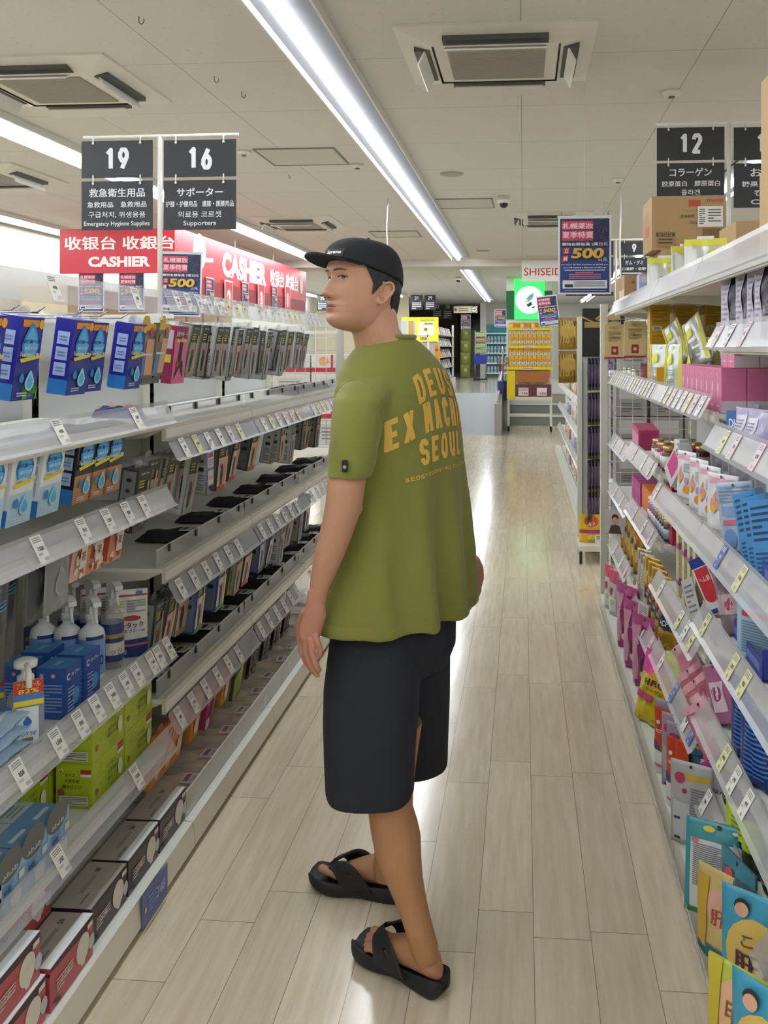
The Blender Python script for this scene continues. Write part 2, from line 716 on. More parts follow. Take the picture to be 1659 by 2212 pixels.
# ramp and steps up to the raised floor
RY0, RX0, RX1 = 16.3, -2.2, -0.5
rp = thing('floor_ramp', 'grey metal checker ramp climbing to the raised floor beyond the person', 'ramp', ((RX0 + RX1) / 2, RY0, 0))
MB().prism([(RY0, 0.0), (20.0, 0.0), (20.0, ZP)], 'x', RX0, RX1, M('8d9296', 0.5, grain=0.3)).xf(Matrix.Translation((-(RX0 + RX1) / 2, -RY0, 0))).build('ramp_plate', rp)
MB().prism([(RY0 - 0.05, 0.0), (20.0, 0.0), (20.0, ZP + 0.42), (19.2, ZP + 0.42), (RY0 - 0.05, 0.55)], 'x', RX1, RX1 + 0.12,
           M('9b9a96', 0.4, 0.3)).xf(Matrix.Translation((-(RX0 + RX1) / 2, -RY0, 0))).build('side_panel', rp)
MB().tube([(RX1 + .06 - (RX0 + RX1) / 2, 0.1, 0.58), (RX1 + .06 - (RX0 + RX1) / 2, 2.9, ZP + 0.46), (RX1 + .06 - (RX0 + RX1) / 2, 3.6, ZP + 0.46)], 0.03, CHROME).build('handrail', rp)
st = struct('floor_steps', MB().box(-0.36, XR, 18.4, 19.2, 0, 0.19, GREYV).box(-0.36, XR, 19.2, 20.02, 0, 0.38, GREYV))
for k in range(2):
    MB().box(-0.36, XR, 18.38 + 0.8 * k, 18.46 + 0.8 * k, 0.17 + 0.19 * k, 0.195 + 0.19 * k, M('e4e6e2', 0.4)).build('step_nosing', st)
MB().box(-0.36, XR, 19.98, 20.06, 0.54, 0.565, M('e4e6e2', 0.4)).build('step_nosing', st)

# ---------------------------------------------------------------- ceiling lights
TUBE = M('f4faff', 0.4, emit=TUBE_POWER)
TROUGH = M('58585a', 0.9, spec=0.05)


def light_line(X, segs, label, dx=0.0):
    y0, y1 = segs[0][0], segs[-1][1]
    o = thing('strip_light', label, 'ceiling light', (X, y0, ZC), 0, 'long ceiling light strips')
    mb = MB()
    for a, b in segs:
        mb.box(-0.15, 0.15, a - y0, b - y0, -0.012, -0.001, TROUGH)
    mb.build('trough', o)
    for s in (-0.15, 0.14):
        mb = MB()
        for a, b in segs:
            mb.box(s, s + 0.012, a - y0, b - y0, -0.05, -0.001, M('d5d5d2', 0.3))
        mb.build('trough_edge', o)
    for a, b in segs:
        n = max(1, round((b - a) / 2.4))
        L = (b - a) / n
        for k in range(n):
            mb = MB()
            p = [(-0.03 + dx, -0.02), (-0.03 + dx, -0.042), (-0.018 + dx, -0.058), (0.018 + dx, -0.058), (0.03 + dx, -0.042), (0.03 + dx, -0.02)]
            mb.prism(p, 'y', a - y0 + k * L + 0.012, a - y0 + (k + 1) * L - 0.012, TUBE)
            mb.build('light_tube', o)
    return o


light_line(-1.03, [(-2.8, 15.2), (16.9, 29.0)], 'long ceiling light strip running above the person down the aisle', -0.03)
light_line(-3.42, [(-2.8, 15.3), (16.9, 26.0)], 'long ceiling light strip passing behind the emergency hygiene sign')
light_line(-5.82, [(-2.8, 15.3), (16.9, 26.0)], 'long ceiling light strip beside the far left white wall')
light_line(1.85, [(7.2, 15.3), (16.9, 29.5)], 'ceiling light strip half hidden behind the collagen sign')
light_line(3.8, [(-2.8, 12.2)], 'long light strip added out of view to brighten the right of the ceiling')  # added fill strip outside the frame; lifts the dark right ceiling and goods
light_line(1.5, [(-2.9, 1.4)], 'short unseen light strip added behind the camera to light the right shelves')  # unseen extra strip, put here to throw light on the nearest shelves

# ---------------------------------------------------------------- ceiling fittings
GRILLE = M('8f8d88', 0.6)


def cassette():
    o = thing('ceiling_air_conditioner', 'x', 'air conditioner')
    s, d = 0.475, 0.055
    mb = MB()
    # frame ring of four mitred boards leaving the grille open
    P = M('dad8d0', 0.45)
    for k in range(4):
        i0 = len(mb.v)
        mb.add([(-s, -s, -0.012), (s, -s, -0.012), (0.31, -0.31, -d), (-0.31, -0.31, -d)], [(0, 3, 2, 1)], P)
        mb.add([(-s, -s, -0.012), (s, -s, -0.012), (s, -s, 0.0), (-s, -s, 0.0)], [(0, 1, 2, 3)], P)
        mb.xf(Matrix.Rotation(k * HP, 4, 'Z'), i0)
    mb.build('panel_frame', o)
    MB().box(-0.3, 0.3, -0.3, 0.3, -0.05, -0.004, M('dedcd5', 0.45)).build('grille_frame', o)
    mb = MB().box(-0.24, 0.24, -0.24, 0.24, -0.053, -0.049, GRILLE)
    for k in range(30):
        y = -0.235 + k * 0.0162
        mb.box(-0.24, 0.24, y - 0.0025, y + 0.0025, -0.058, -0.053, M('b5b2aa', 0.5))
    mb.build('air_grille', o)
    for k in range(4):
        r = Matrix.Rotation(k * HP, 4, 'Z')
        MB().box(-0.25, 0.25, -0.4, -0.325, -0.056, -0.03, M('4d4c4a', 0.6)).xf(r).build('air_slot', o)
        MB().box(-0.24, 0.24, -0.036, 0.036, -0.004, 0.004, M('d6d5cf', 0.45)).xf(
            r @ Matrix.Translation((0, -0.365, -0.085)) @ Matrix.Rotation(math.radians(62 if k % 2 else 25), 4, 'X')).build('louver', o)
    return o


for (x, y, lb) in [(-0.13, 4.73, 'large ceiling air conditioner nearest, right of the long light strip'),
                   (-2.6, 5.0, 'ceiling air conditioner cut by the left picture edge above the emergency hygiene sign'),
                   (-4.58, 7.6, 'ceiling air conditioner at the left picture edge between two light strips'),
                   (-2.65, 10.8, 'far ceiling air conditioner above the red cashier sign'),
                   (0.3, 10.7, 'far ceiling air conditioner behind the hanging summer sale poster'),
                   (-4.6, 13.6, 'small distant ceiling air conditioner behind the supporters sign')]:
    put('cassette', cassette, (x, y, ZC), 0, lb, 'air conditioner', 'ceiling air conditioners')


def ceil_at(u, v):
    p = at(u, v, (ZC - HC) * FPX / (CV - v))
    return (p.x, p.y, ZC)


def hook():
    mb = MB()
    pts = [(0, 0, 0), (0, 0, -0.02)] + [(0.012 - 0.012 * math.cos(t), 0, -0.02 - 0.016 * math.sin(t)) for t in np.linspace(0.2, 3.6, 9)]
    mb.tube(pts, 0.0022, M('5c5a56', 0.4, 0.6), 6)
    return mb.build('ceiling_hook')


for i, (u, v) in enumerate([(300, 35), (463, 164), (522, 197), (624, 376), (1496, 388)]):
    put('chook', hook, ceil_at(u, v), 0.4 * i, ['small metal hook in the ceiling nearest the left light strip', 'small metal ceiling hook near the left air conditioner, nearer of a pair',
        'small metal ceiling hook near the left air conditioner, farther of a pair', 'small metal ceiling hook beyond the square ceiling hatch', 'small metal ceiling hook above the collagen sign'][i], 'hook', 'ceiling hooks')


def downlight():
    o = MB().lathe([(0.1, 0), (0.1, -0.008), (0.085, -0.012), (0.06, -0.006), (0.001, -0.005)], M('a9a7a1', 0.6)).build('ceiling_speaker')
    return o


for i, (u, v) in enumerate([(976, 375), (1043, 541)]):
    put('spk', downlight, ceil_at(u, v), 0, ['round grey ceiling speaker right of the long light strip', 'round grey ceiling speaker far down near the ceiling beam'][i], 'speaker', 'ceiling speakers')


def detector():
    o = MB().lathe([(0.055, 0), (0.055, -0.012), (0.04, -0.028), (0.015, -0.032), (0.001, -0.032)], M('e2e0d9', 0.5)).build('smoke_detector')
    MB().lathe([(0.02, -0.033), (0.018, -0.04), (0.001, -0.042)], M('6a6864', 0.5)).build('sensor_cage', o)
    return o


for i, (u, v) in enumerate([(1451, 197), (772, 355), (1335, 386), (527, 326)]):
    put('det', detector, ceil_at(u, v), 0, ['white ceiling smoke detector above the collagen sign', 'white ceiling smoke detector beside the long light strip and hatch',
        'small white ceiling detector in front of the summer sale poster', 'white ceiling detector beside the supporters sign'][i], 'smoke detector', 'ceiling detectors')


def hatch():
    o = MB().box(-0.3, 0.3, -0.3, 0.3, -0.006, 0, M('c9c7c0', 0.7)).build('ceiling_hatch')
    mb = MB()
    for s in (-1, 1):
        mb.box(-0.31, 0.31, s * 0.305 - 0.008, s * 0.305 + 0.008, -0.01, 0, M('87857f', 0.5))
        mb.box(s * 0.305 - 0.008, s * 0.305 + 0.008, -0.31, 0.31, -0.01, 0, M('87857f', 0.5))
    mb.build('hatch_frame', o)
    return o


for i, (u, v) in enumerate([(654, 338), (1001, 439), (855, 505)]):
    put('hatch', hatch, ceil_at(u, v), 0, ['square ceiling access hatch left of the long light strip', 'square ceiling access hatch beside the dome camera', 'distant square ceiling hatch above the person and cap'][i], 'ceiling hatch', 'ceiling hatches')


def dome_cam():
    o = MB().lathe([(0.06, 0), (0.06, -0.03), (0.066, -0.035), (0.066, -0.06), (0.05, -0.07)], M('ecebe6', 0.4)).build('dome_camera')
    MB().ball((0, 0, -0.075), (0.045, 0.045, 0.042), M('18191c', 0.1)).build('lens_dome', o)
    return o


for i, (u, v) in enumerate([(1088, 424), (990, 598)]):
    put('dome', dome_cam, ceil_at(u, v), 0, ['white ceiling dome camera in front of the far air conditioner', 'distant white ceiling dome camera beside the far light strip'][i], 'security camera', 'ceiling dome cameras')

# ================================================================= the person
# built in a camera-aligned frame (right, depth, up) and turned by the camera's yaw; every joint stands at its own depth
PROOT = Vector((-0.13, 2.35, 0.0))


def Q(u, v, d):
    return Vector(((u - CU) * d / FPX, d, HC - (v - CV) * d / FPX)) - PROOT


def curve_at(tab, z, col):
    """smooth interpolation down a table sorted by its first column"""
    zs = [r[0] for r in tab]
    ys = [r[col] for r in tab]
    n = len(zs)
    z = min(max(z, zs[0]), zs[-1])
    for i in range(n - 1):
        if z <= zs[i + 1]:
            break
    h = zs[i + 1] - zs[i]
    t = (z - zs[i]) / h

    def sl(k):
        if k <= 0 or k >= n - 1:
            return 0.0 if 0 < k < n - 1 else ((ys[1] - ys[0]) / (zs[1] - zs[0]) if k <= 0 else (ys[-1] - ys[-2]) / (zs[-1] - zs[-2]))
        return (ys[k + 1] - ys[k - 1]) / (zs[k + 1] - zs[k - 1])
    m0, m1 = sl(i) * h, sl(i + 1) * h
    return (2 * t ** 3 - 3 * t ** 2 + 1) * ys[i] + (t ** 3 - 2 * t ** 2 + t) * m0 + (-2 * t ** 3 + 3 * t ** 2) * ys[i + 1] + (t ** 3 - t ** 2) * m1


HEADT = [(-124, 38, -10, 10), (-120, 58, -26, 30), (-112, 71, -36, 45), (-100, 79, -46, 56), (-85, 80, -58, 63), (-70, 82, -72, 68),
         (-55, 82, -85, 71), (-40, 83, -93, 73), (-20, 84, -98, 75), (0, 86, -100, 76), (20, 91, -101, 77), (40, 90, -100, 76),
         (65, 82, -96, 70), (88, 62, -82, 56), (100, 38, -62, 38), (106, 4, -24, 6)]
NOSE = [(-57, 0), (-53, 5), (-49, 15), (-45, 22), (-41, 25), (-35, 23.5), (-26, 17.5), (-16, 11.5), (-6, 6), (2, 2.5), (10, 0)]
NOSEW = [(-56, 12), (-44, 12.5), (-30, 10), (-10, 7.5), (10, 8)]


def gs(x, s):
    return math.exp(-0.5 * (x / s) ** 2)


def head_pt(z, th, off=0.0, feat=True):
    xf, xb, w = (curve_at(HEADT, z, k) for k in (1, 2, 3))
    xc = -8.0 if z > -60 else -8 + (-60 - z) * 0.22
    c, s = math.cos(th), math.sin(th)
    nf = 2.35 if c > 0 else 2.15
    hx = (xf - xc) if c > 0 else (xc - xb)
    x = xc + (hx + off) * math.copysign(abs(c) ** (2 / nf), c)
    y = (w + off) * math.copysign(abs(s) ** (2 / nf), s)
    if feat and c > 0:
        k = min(1.0, c / 0.35)
        ay = abs(y)
        dx = 0.0
        if -56 < z < 10:
            dx += curve_at(NOSE, z, 1) * gs(y, curve_at(NOSEW, z, 1))
        dx += 10 * gs(ay - 14.5, 5) * gs(z + 43, 6) - 3.5 * gs(ay - 24, 5) * gs(z + 47, 9)              # nostril wings
        dx -= 10.0 * gs(ay - 30, 14) * gs(z - 3, 9)                 # eye sockets
        dx += 4.0 * gs(ay - 27, 17) * gs(z - 20, 8)                 # brow
        dx += 3.5 * gs(ay - 46, 14) * gs(z + 26, 16)                # cheek bones
        dx -= 3.0 * gs(ay - 42, 14) * gs(z + 62, 16)
        dx += 6.0 * gs(y, 19) * gs(z + 66.5, 4.6)                   # upper lip
        dx += 7.0 * gs(y, 17) * gs(z + 77, 4.8)                     # lower lip
        dx -= 4.6 * gs(y, 24) * gs(z + 71.6, 2.0)                   # mouth line
        dx -= 2.2 * gs(y, 16) * gs(z + 88, 5)
        dx += 4.5 * gs(y, 17) * gs(z + 103, 10)                     # chin
        dx -= 1.6 * gs(y, 4) * gs(z + 59, 5)                        # philtrum
        x += dx * k
    return x, y, z


PITCH = math.radians(8)
PSI = math.radians(38)
HO = Q(780, 614, 2.36)


def H(x, y, z):
    """head millimetres (x face, y left, z up) to the person frame"""
    xp = x * math.cos(PITCH) - z * math.sin(PITCH)
    zp = x * math.sin(PITCH) + z * math.cos(PITCH)
    r = -xp * math.cos(PSI) + y * math.sin(PSI)
    d = -xp * math.sin(PSI) - y * math.cos(PSI)
    return HO + Vector((r, d, zp)) / 1000


def head_mesh(mb, mat):
    zs = list(np.arange(-124, 106.1, 2.0))
    nt = 168
    ths = []
    for k in range(nt):
        t = -math.pi + 2 * math.pi * k / nt
        ths.append(t - 0.42 * math.sin(t))                          # denser towards the face
    vs = [H(*head_pt(z, t)) for z in zs for t in ths]
    fs = []
    for i in range(len(zs) - 1):
        for k in range(nt):
            j = (k + 1) % nt
            fs.append((i * nt + k, i * nt + j, (i + 1) * nt + j, (i + 1) * nt + k))
    fs.append(tuple(range(nt))[::-1])
    fs.append(tuple(range((len(zs) - 1) * nt, len(zs) * nt)))
    mb.add(vs, fs, mat, True)


def ear(mb, mat, side):
    b = (-22, 74 * side, -22)
    e1, e2 = (-0.84, 0.54 * side, -0.05), (-0.16, 0.06 * side, 0.98)

    def E(a, c, o=0.0):
        return H(*(b[i] + e1[i] * a + e2[i] * c + (0.54, 0.84 * side, 0)[i] * o for i in range(3)))
    pth = [(-5, 2), (-8, 12), (-4, 23), (6, 29), (17, 26), (23, 14), (21, 0), (15, -13), (8, -24), (0, -29), (-6, -25), (-8, -16)]
    sm = []
    for i in range(len(pth) - 1):
        for t in (0, 0.33, 0.66):
            sm.append((pth[i][0] * (1 - t) + pth[i + 1][0] * t, pth[i][1] * (1 - t) + pth[i + 1][1] * t))
    sm.append(pth[-1])
    rs = [0.0034 + 0.0016 * (i > 24) for i in range(len(sm))]
    mb.tube([E(a, c, 6) for a, c in sm], 0.004, mat, 8, rs)
    i0 = len(mb.v)
    mb.ball((0, 0, 0), (1, 1, 1), mat, 16, 10)
    for i in range(i0, len(mb.v)):
        p = mb.v[i]
        mb.v[i] = E(6 + 14 * p.x, -1 + 25 * p.y, -0.5 + 2.4 * p.z)
    mb.tube([E(6, 16, 3), (E(12, 8, 4)), E(11, -6, 4), E(4, -13, 3.5)], 0.0032, mat, 8)
    i0 = len(mb.v)
    mb.ball((0, 0, 0), (1, 1, 1), mat, 10, 8)
    for i in range(i0, len(mb.v)):
        p = mb.v[i]
        mb.v[i] = E(-8 + 5 * p.x, -7 + 7 * p.y, 2 + 4 * p.z)
    # root of the ear
    i0 = len(mb.v)
    mb.ball((0, 0, 0), (1, 1, 1), mat, 12, 8)
    for i in range(i0, len(mb.v)):
        p = mb.v[i]
        mb.v[i] = E(-2 + 9 * p.x, -1 + 22 * p.y, -4 + 6 * p.z)


def limb(mb, rows, mat, seg=28, e=2.1, ax=None):
    """rows: (u, v, d, half width px, half depth px)"""
    rings = []
    for u, v, d, a, b in rows:
        s = d / FPX
        A, B = Vector((a * s, 0, 0)), Vector((0, b * s, 0))
        if ax is not None:
            A, B = ax[0] * (a * s), ax[1] * (b * s)
        rings.append((Q(u, v, d), A, B, e))
    # a rounded cap at either end keeps the volume closed and soft
    mb.loft(rings, mat, seg)


def hand(mb, mat, f):
    """left-hand pattern in pixels, mapped by f(u, v, d) to points"""
    def ring(u, v, d, a, b):
        c = f(u, v, d)
        A = f(u + a, v + a * 0.12, d + 0.004) - c
        B = (f(u, v, d + b * 0.0011) - c)
        return (c, A, B, 2.4)
    mb.loft([ring(684, 1278, 2.19, 20, 15), ring(683, 1300, 2.19, 20, 15), ring(681, 1327, 2.19, 24, 15), ring(671, 1357, 2.195, 25, 14), ring(668, 1380, 2.195, 22, 12), ring(668, 1389, 2.195, 18, 8)], mat, 24)
    fing = [[(652, 1376, 2.205), (652, 1404, 2.206), (662, 1430, 2.204), (678, 1452, 2.203)],
            [(661, 1379, 2.195), (662, 1411, 2.194), (673, 1440, 2.193), (686, 1459, 2.195)],
            [(671, 1379, 2.187), (673, 1409, 2.184), (681, 1433, 2.184), (689, 1449, 2.188)],
            [(681, 1372, 2.185), (687, 1390, 2.182), (692, 1403, 2.184), (692, 1416, 2.19)]]
    rr = [0.0092, 0.0096, 0.009, 0.0078]
    for pts, r in zip(fing, rr):
        q = [f(*p) for p in pts]
        fine, rs = [], []
        for i in range(3):
            for t in (0, 0.25, 0.5, 0.75):
                fine.append(q[i].lerp(q[i + 1], t))
                rs.append(r * (1.04 - 0.09 * (i + t)) * (1.06 if t == 0 and i else 1.0))
        fine.append(q[3])
        rs.append(r * 0.72)
        fine.append(q[3] + (q[3] - q[2]).normalized() * r * 0.55)
        rs.append(r * 0.35)
        mb.tube(fine, r, mat, 12, rs)
    th = [f(662, 1322, 2.215), f(650, 1346, 2.235), f(647, 1372, 2.24), f(652, 1398, 2.235), f(653, 1404, 2.235)]
    mb.tube(th, 0.01, mat, 12, [0.013, 0.0125, 0.0105, 0.0085, 0.004])


def foot(mb, mat, A, B, zt, side, toe_up=0.0):
    """A toe end, B heel end (right, depth) of the sandal; side is +1 when the little toe lies towards the camera"""
    A, B = Vector((A[0], A[1], 0)), Vector((B[0], B[1], 0))
    ef = (A - B).normalized()
    el = Vector((-ef.y, ef.x, 0))
    if el.y > 0:
        el = -el
    el = el * side                                                  # towards the little toe
    z0 = zt

    def F(s, l, z):
        return B + ef * s + el * l + Vector((0, 0, z)) - PROOT
    rows = [(0.012, .006, .004, .012), (0.018, .018, .001, .03), (0.035, .028, .0, .058), (0.06, .031, .0, .085), (0.09, .032, .0, .082), (0.12, .035, .0, .067),
            (0.15, .039, .0, .053), (0.18, .0405, .0, .038), (0.2, .0405, .0, .03), (0.215, .036, .002, .022)]
    rings = []
    for s, hw, za, zb in rows:
        rings.append((F(s, 0.0, z0 + (za + zb) / 2), el * hw, Vector((0, 0, (zb - za) / 2)), 2.3))
    mb.loft(rings, mat, 24)
    toes = [(-.028, .262, .0115), (-.008, .258, .0088), (.008, .249, .0082), (.022, .239, .0078), (.034, .227, .0075)]
    for i, (l, s1, r) in enumerate(toes):
        up = toe_up if i == 0 else 0
        p = [F(.2, l * 0.95, z0 + .016), F((.2 + s1) / 2, l, z0 + r + .006 + up * .4), F(s1 - r, l, z0 + r + .001 + up), F(s1 - r * .3, l, z0 + r + up * 1.1)]
        mb.tube(p, r, mat, 12, [r * 1.1, r, r * 1.02, r * 0.55])


def sandal(A, B, side, lift_toe=0.018):
    A, B = Vector((A[0], A[1], 0)), Vector((B[0], B[1], 0))
    L = (A - B).length
    ef = (A - B).normalized()
    el = Vector((-ef.y, ef.x, 0))
    if el.y > 0:
        el = -el
    el = el * side

    def F(s, l, z):
        return B + ef * s + el * l + Vector((0, 0, z)) - PROOT
    foam = M('1b1c20', 0.62, grain=0.06)
    mb = MB()
    rows = []
    n = 22
    prof = [(0.0, .012), (.02, .027), (.06, .036), (.12, .037), (.2, .037), (.3, .037), (.42, .037), (.55, .042), (.68, .049), (.8, .050), (.9, .043), (.96, .031), (.985, .02), (1.0, .01)]
    for i in range(n + 1):
        t = 0.5 - 0.5 * math.cos(math.pi * i / n)
        hw = curve_at(prof, t, 1)
        zb = lift_toe * max(0, (t - 0.68) / 0.32) ** 2 + 0.012 * max(0, (0.16 - t) / 0.16) ** 2 + 0.006 * gs(t - 0.48, 0.1)
        ztp = 0.034 + 0.012 * max(0, (0.3 - t) / 0.3) + 0.012 * max(0, (t - 0.75) / 0.25) ** 1.5 - 0.010 * max(0, (t - 0.95) / 0.05)
        off = 0.006 * math.sin(math.pi * t) * -1
        ring = []
        for x, z in ((-.82, zb), (-.97, zb + .008), (-1.02, zb + .018), (-1.0, ztp + .004), (-.9, ztp + .008), (-.76, ztp), (-.4, ztp - .003), (0, ztp - .004), (.4, ztp - .003),
                     (.76, ztp), (.9, ztp + .008), (1.0, ztp + .004), (1.02, zb + .018), (.97, zb + .008), (.82, zb)):
            g_ = min(1, (1 - t) / .05, t / .03)
            zm = zb * .45 + ztp * .55
            z = zm + (z - zm) * (.35 + .65 * g_ ** .5)
            ring.append(F(t * L, x * hw + off, z))
        rows.append(ring)
    m = len(rows[0])
    vs = [p for r in rows for p in r]
    fs = [(i * m + k, i * m + (k + 1) % m, (i + 1) * m + (k + 1) % m, (i + 1) * m + k) for i in range(n) for k in range(m)]
    for e0 in (0, n * m):
        cen = sum((vs[e0 + k] for k in range(m)), Vector()) / m
        vs.append(cen)
        fs += [(e0 + k, e0 + (k + 1) % m, len(vs) - 1) for k in range(m)]
    mb.add(vs, fs, foam, True)
    straps = MB()
    toe = (L * 0.77, -.018)
    for sd in (-1, 1):
        nu, nv = 18, 8
        top, bot = [], []
        for i in range(nu + 1):
            t = i / nu
            for j in range(nv + 1):
                q = j / nv
                s0 = L * (0.30 + 0.32 * q)
                l0 = sd * 0.0455
                s1 = toe[0] - 0.016 + 0.02 * q
                l1 = toe[1] + sd * 0.004
                zz = 0.03 + 0.068 * math.sin(min(1, t * 1.18) * math.pi * 0.62) * (1.25 - 0.42 * q) * (1 - 0.25 * t)
                s = s0 * (1 - t) + s1 * t
                l = l0 * (1 - t ** 1.25) + l1 * t ** 1.25
                l += sd * 0.011 * math.sin(math.pi * t)
                top.append(F(s, l + sd * 0.0045 * (1 - t), zz + .004))
                bot.append(F(s, l - sd * 0.003 * (1 - t), zz - .004))
        k = nv + 1
        vs = top + bot
        o = len(top)
        fs = []
        for i in range(nu):
            for j in range(nv):
                a, b, c, d = i * k + j, i * k + j + 1, (i + 1) * k + j + 1, (i + 1) * k + j
                if i in (4, 5) and j == 3:                      # the slot in the strap
                    continue
                fs += [(a, b, c, d), (o + d, o + c, o + b, o + a)]
        for i in range(nu):
            for j in (0, nv):
                a, d = i * k + j, (i + 1) * k + j
                fs.append((a, d, o + d, o + a))
        straps.add(vs, fs, foam, True)
    straps.tube([F(toe[0], toe[1], 0.03), F(toe[0] - .004, toe[1], 0.052), F(toe[0] - .014, toe[1], 0.062)], 0.006, foam, 8)
    return mb, straps


def remeshed(mb, name, vox, smooth=2, mat=None):
    o = mb.build(name)
    r = o.modifiers.new('r', 'REMESH')
    r.mode = 'VOXEL'
    r.voxel_size = vox
    r.use_smooth_shade = True
    if smooth:
        s = o.modifiers.new('s', 'SMOOTH')
        s.factor = 0.5
        s.iterations = smooth
    dg = bpy.context.evaluated_depsgraph_get()
    me = bpy.data.meshes.new_from_object(o.evaluated_get(dg))
    me.name = name
    old = o.data
    o.modifiers.clear()
    o.data = me
    bpy.data.meshes.remove(old)
    me.materials.clear()
    me.materials.append(mat)
    return o


def skin_material():
    m = bpy.data.materials.new('skin')
    m.use_nodes = True
    nt = m.node_tree
    b = nt.nodes['Principled BSDF']
    at_ = nt.nodes.new('ShaderNodeVertexColor')
    at_.layer_name = 'tone'
    n = nt.nodes.new('ShaderNodeTexNoise')
    n.inputs['Scale'].default_value = 40
    n.inputs['Detail'].default_value = 4
    r = nt.nodes.new('ShaderNodeMapRange')
    r.inputs[3].default_value = 0.93
    r.inputs[4].default_value = 1.07
    x = nt.nodes.new('ShaderNodeMix')
    x.data_type = 'RGBA'
    x.blend_type = 'MULTIPLY'
    x.inputs[0].default_value = 1
    nt.links.new(n.outputs[0], r.inputs[0])
    nt.links.new(at_.outputs[0], x.inputs[6])
    nt.links.new(r.outputs[0], x.inputs[7])
    nt.links.new(x.outputs[2], b.inputs['Base Color'])
    b.inputs['Roughness'].default_value = 0.48
    b.inputs['Subsurface Weight'].default_value = 0.12
    b.inputs['Subsurface Radius'].default_value = (0.01, 0.004, 0.002)
    b.inputs['Subsurface Scale'].default_value = 0.4
    return m


def person():
    o = thing('person', 'person in olive tee, navy shorts, black cap and sandals standing in the aisle', 'person', (0, 0, 0), YAW)
    o.location = (PROOT.x * CA - PROOT.y * SA, PROOT.y * CA + PROOT.x * SA, 0)
    S = M('888888')
    mb = MB()
    head_mesh(mb, S)
    ear(mb, S, 1)
    ear(mb, S, -1)
    # neck
    limb(mb, [(806, 640, 2.375, 46, 46), (808, 680, 2.375, 49, 50), (810, 710, 2.38, 52, 54), (823, 738, 2.39, 58, 58), (836, 766, 2.4, 66, 58), (846, 800, 2.41, 74, 66)], S)
    # inner trunk, well under the clothes
    FI = math.radians(32)
    Fv, Lv = Vector((-math.cos(FI), math.sin(FI), 0)), Vector((-math.sin(FI), -math.cos(FI), 0))
    c0 = [(850, 790, 2.42, .10, .07), (855, 830, 2.42, .16, .09), (858, 900, 2.42, .165, .105), (862, 1050, 2.42, .155, .095), (862, 1200, 2.42, .15, .1), (855, 1330, 2.42, .15, .1), (850, 1400, 2.42, .11, .08)]
    mb.loft([(Q(u, v, d), Lv * a, Fv * b, 2.2) for u, v, d, a, b in c0], S)
    # left arm
    limb(mb, [(795, 835, 2.3, 34, 36), (775, 880, 2.24, 44, 44), (762, 940, 2.21, 45, 44), (752, 1000, 2.19, 43, 42), (748, 1050, 2.185, 41, 41), (742, 1095, 2.185, 40, 40), (734, 1125, 2.185, 38, 38), (724, 1160, 2.185, 36, 35),
              (711, 1200, 2.185, 33, 31), (699, 1240, 2.188, 27, 25), (689, 1275, 2.19, 21, 18), (684, 1298, 2.19, 20, 15)], S)
    mb.ball(Q(759, 1096, 2.185), 0.027, S)
    hand(mb, S, Q)
    # right arm, mostly behind the shirt
    limb(mb, [(915, 840, 2.54, 36, 36), (935, 900, 2.59, 38, 38), (948, 980, 2.61, 36, 36), (962, 1040, 2.62, 35, 35), (975, 1085, 2.615, 34, 34), (989, 1120, 2.61, 28, 30), (1000, 1160, 2.605, 20, 22), (1006, 1185, 2.6, 17, 15)], S)

    def fr(u, v, d):
        return Q(1007 + (683 - u) * 0.86, 1188 + (v - 1300) * 0.84, 2.6 + (d - 2.19))
    hand(mb, S, fr)
    # left leg
    limb(mb, [(848, 1560, 2.33, 64, 64), (844, 1640, 2.3, 56, 58), (843, 1700, 2.28, 50, 54), (843, 1742, 2.27, 49, 52), (850, 1775, 2.265, 52, 54), (856, 1805, 2.26, 53, 55), (861, 1845, 2.25, 49, 52), (871, 1890, 2.24, 42, 46),
              (883, 1931, 2.23, 36, 40), (895, 1970, 2.22, 32, 36), (905, 2005, 2.21, 31, 35), (915, 2040, 2.21, 31, 34), (920, 2064, 2.207, 28, 30), (922, 2084, 2.206, 20, 22)], S)
    LA, LB = (-.222, 2.352), (0.004, 2.178)
    RA, RB = (-.382, 2.648), (-.096, 2.565)
    foot(mb, S, LA, LB, 0.037, 1)
    # right leg
    limb(mb, [(876, 1500, 2.5, 60, 62), (850, 1640, 2.52, 45, 52), (846, 1690, 2.53, 43, 50), (844, 1730, 2.54, 43, 50), (842, 1770, 2.55, 41, 45), (840, 1810, 2.56, 35, 36), (838, 1840, 2.565, 29, 31), (836, 1868, 2.568, 29, 31), (838, 1895, 2.57, 28, 31)], S)
    foot(mb, S, RA, RB, 0.037, -1, 0.016)
    body = remeshed(mb, 'body', 0.0027, 1, skin_material())
    body.parent = o
    # skin tones: lips rosier, hands and feet a little redder
    me = body.data
    ca = me.color_attributes.new('tone', 'FLOAT_COLOR', 'POINT')
    n = len(me.vertices)
    co = np.empty(n * 3, np.float32)
    me.vertices.foreach_get('co', co)
    co = co.reshape(-1, 3)
    base = np.array(hexc('b98a70'))
    leg = np.array(hexc('ab7c58'))
    red = np.array(hexc('b27a68'))
    lip = np.array(hexc('7d3e3e'))
    col = np.tile(base, (n, 1))
    z = co[:, 2]
    k = np.clip((0.7 - z) / 0.1, 0, 1)[:, None]
    col = col * (1 - k) + leg * k
    k = (np.clip((0.09 - z) / 0.05, 0, 1) + np.clip((1.0 - z) / 0.08, 0, 1) * (z > 0.7))[:, None]
    col = col * (1 - 0.8 * k) + red * 0.8 * k
    cU, cL = np.array(H(86, 0, -66.5)), np.array(H(86, 0, -77))
    hx = np.array(H(1, 0, 0)) - np.array(H(0, 0, 0))
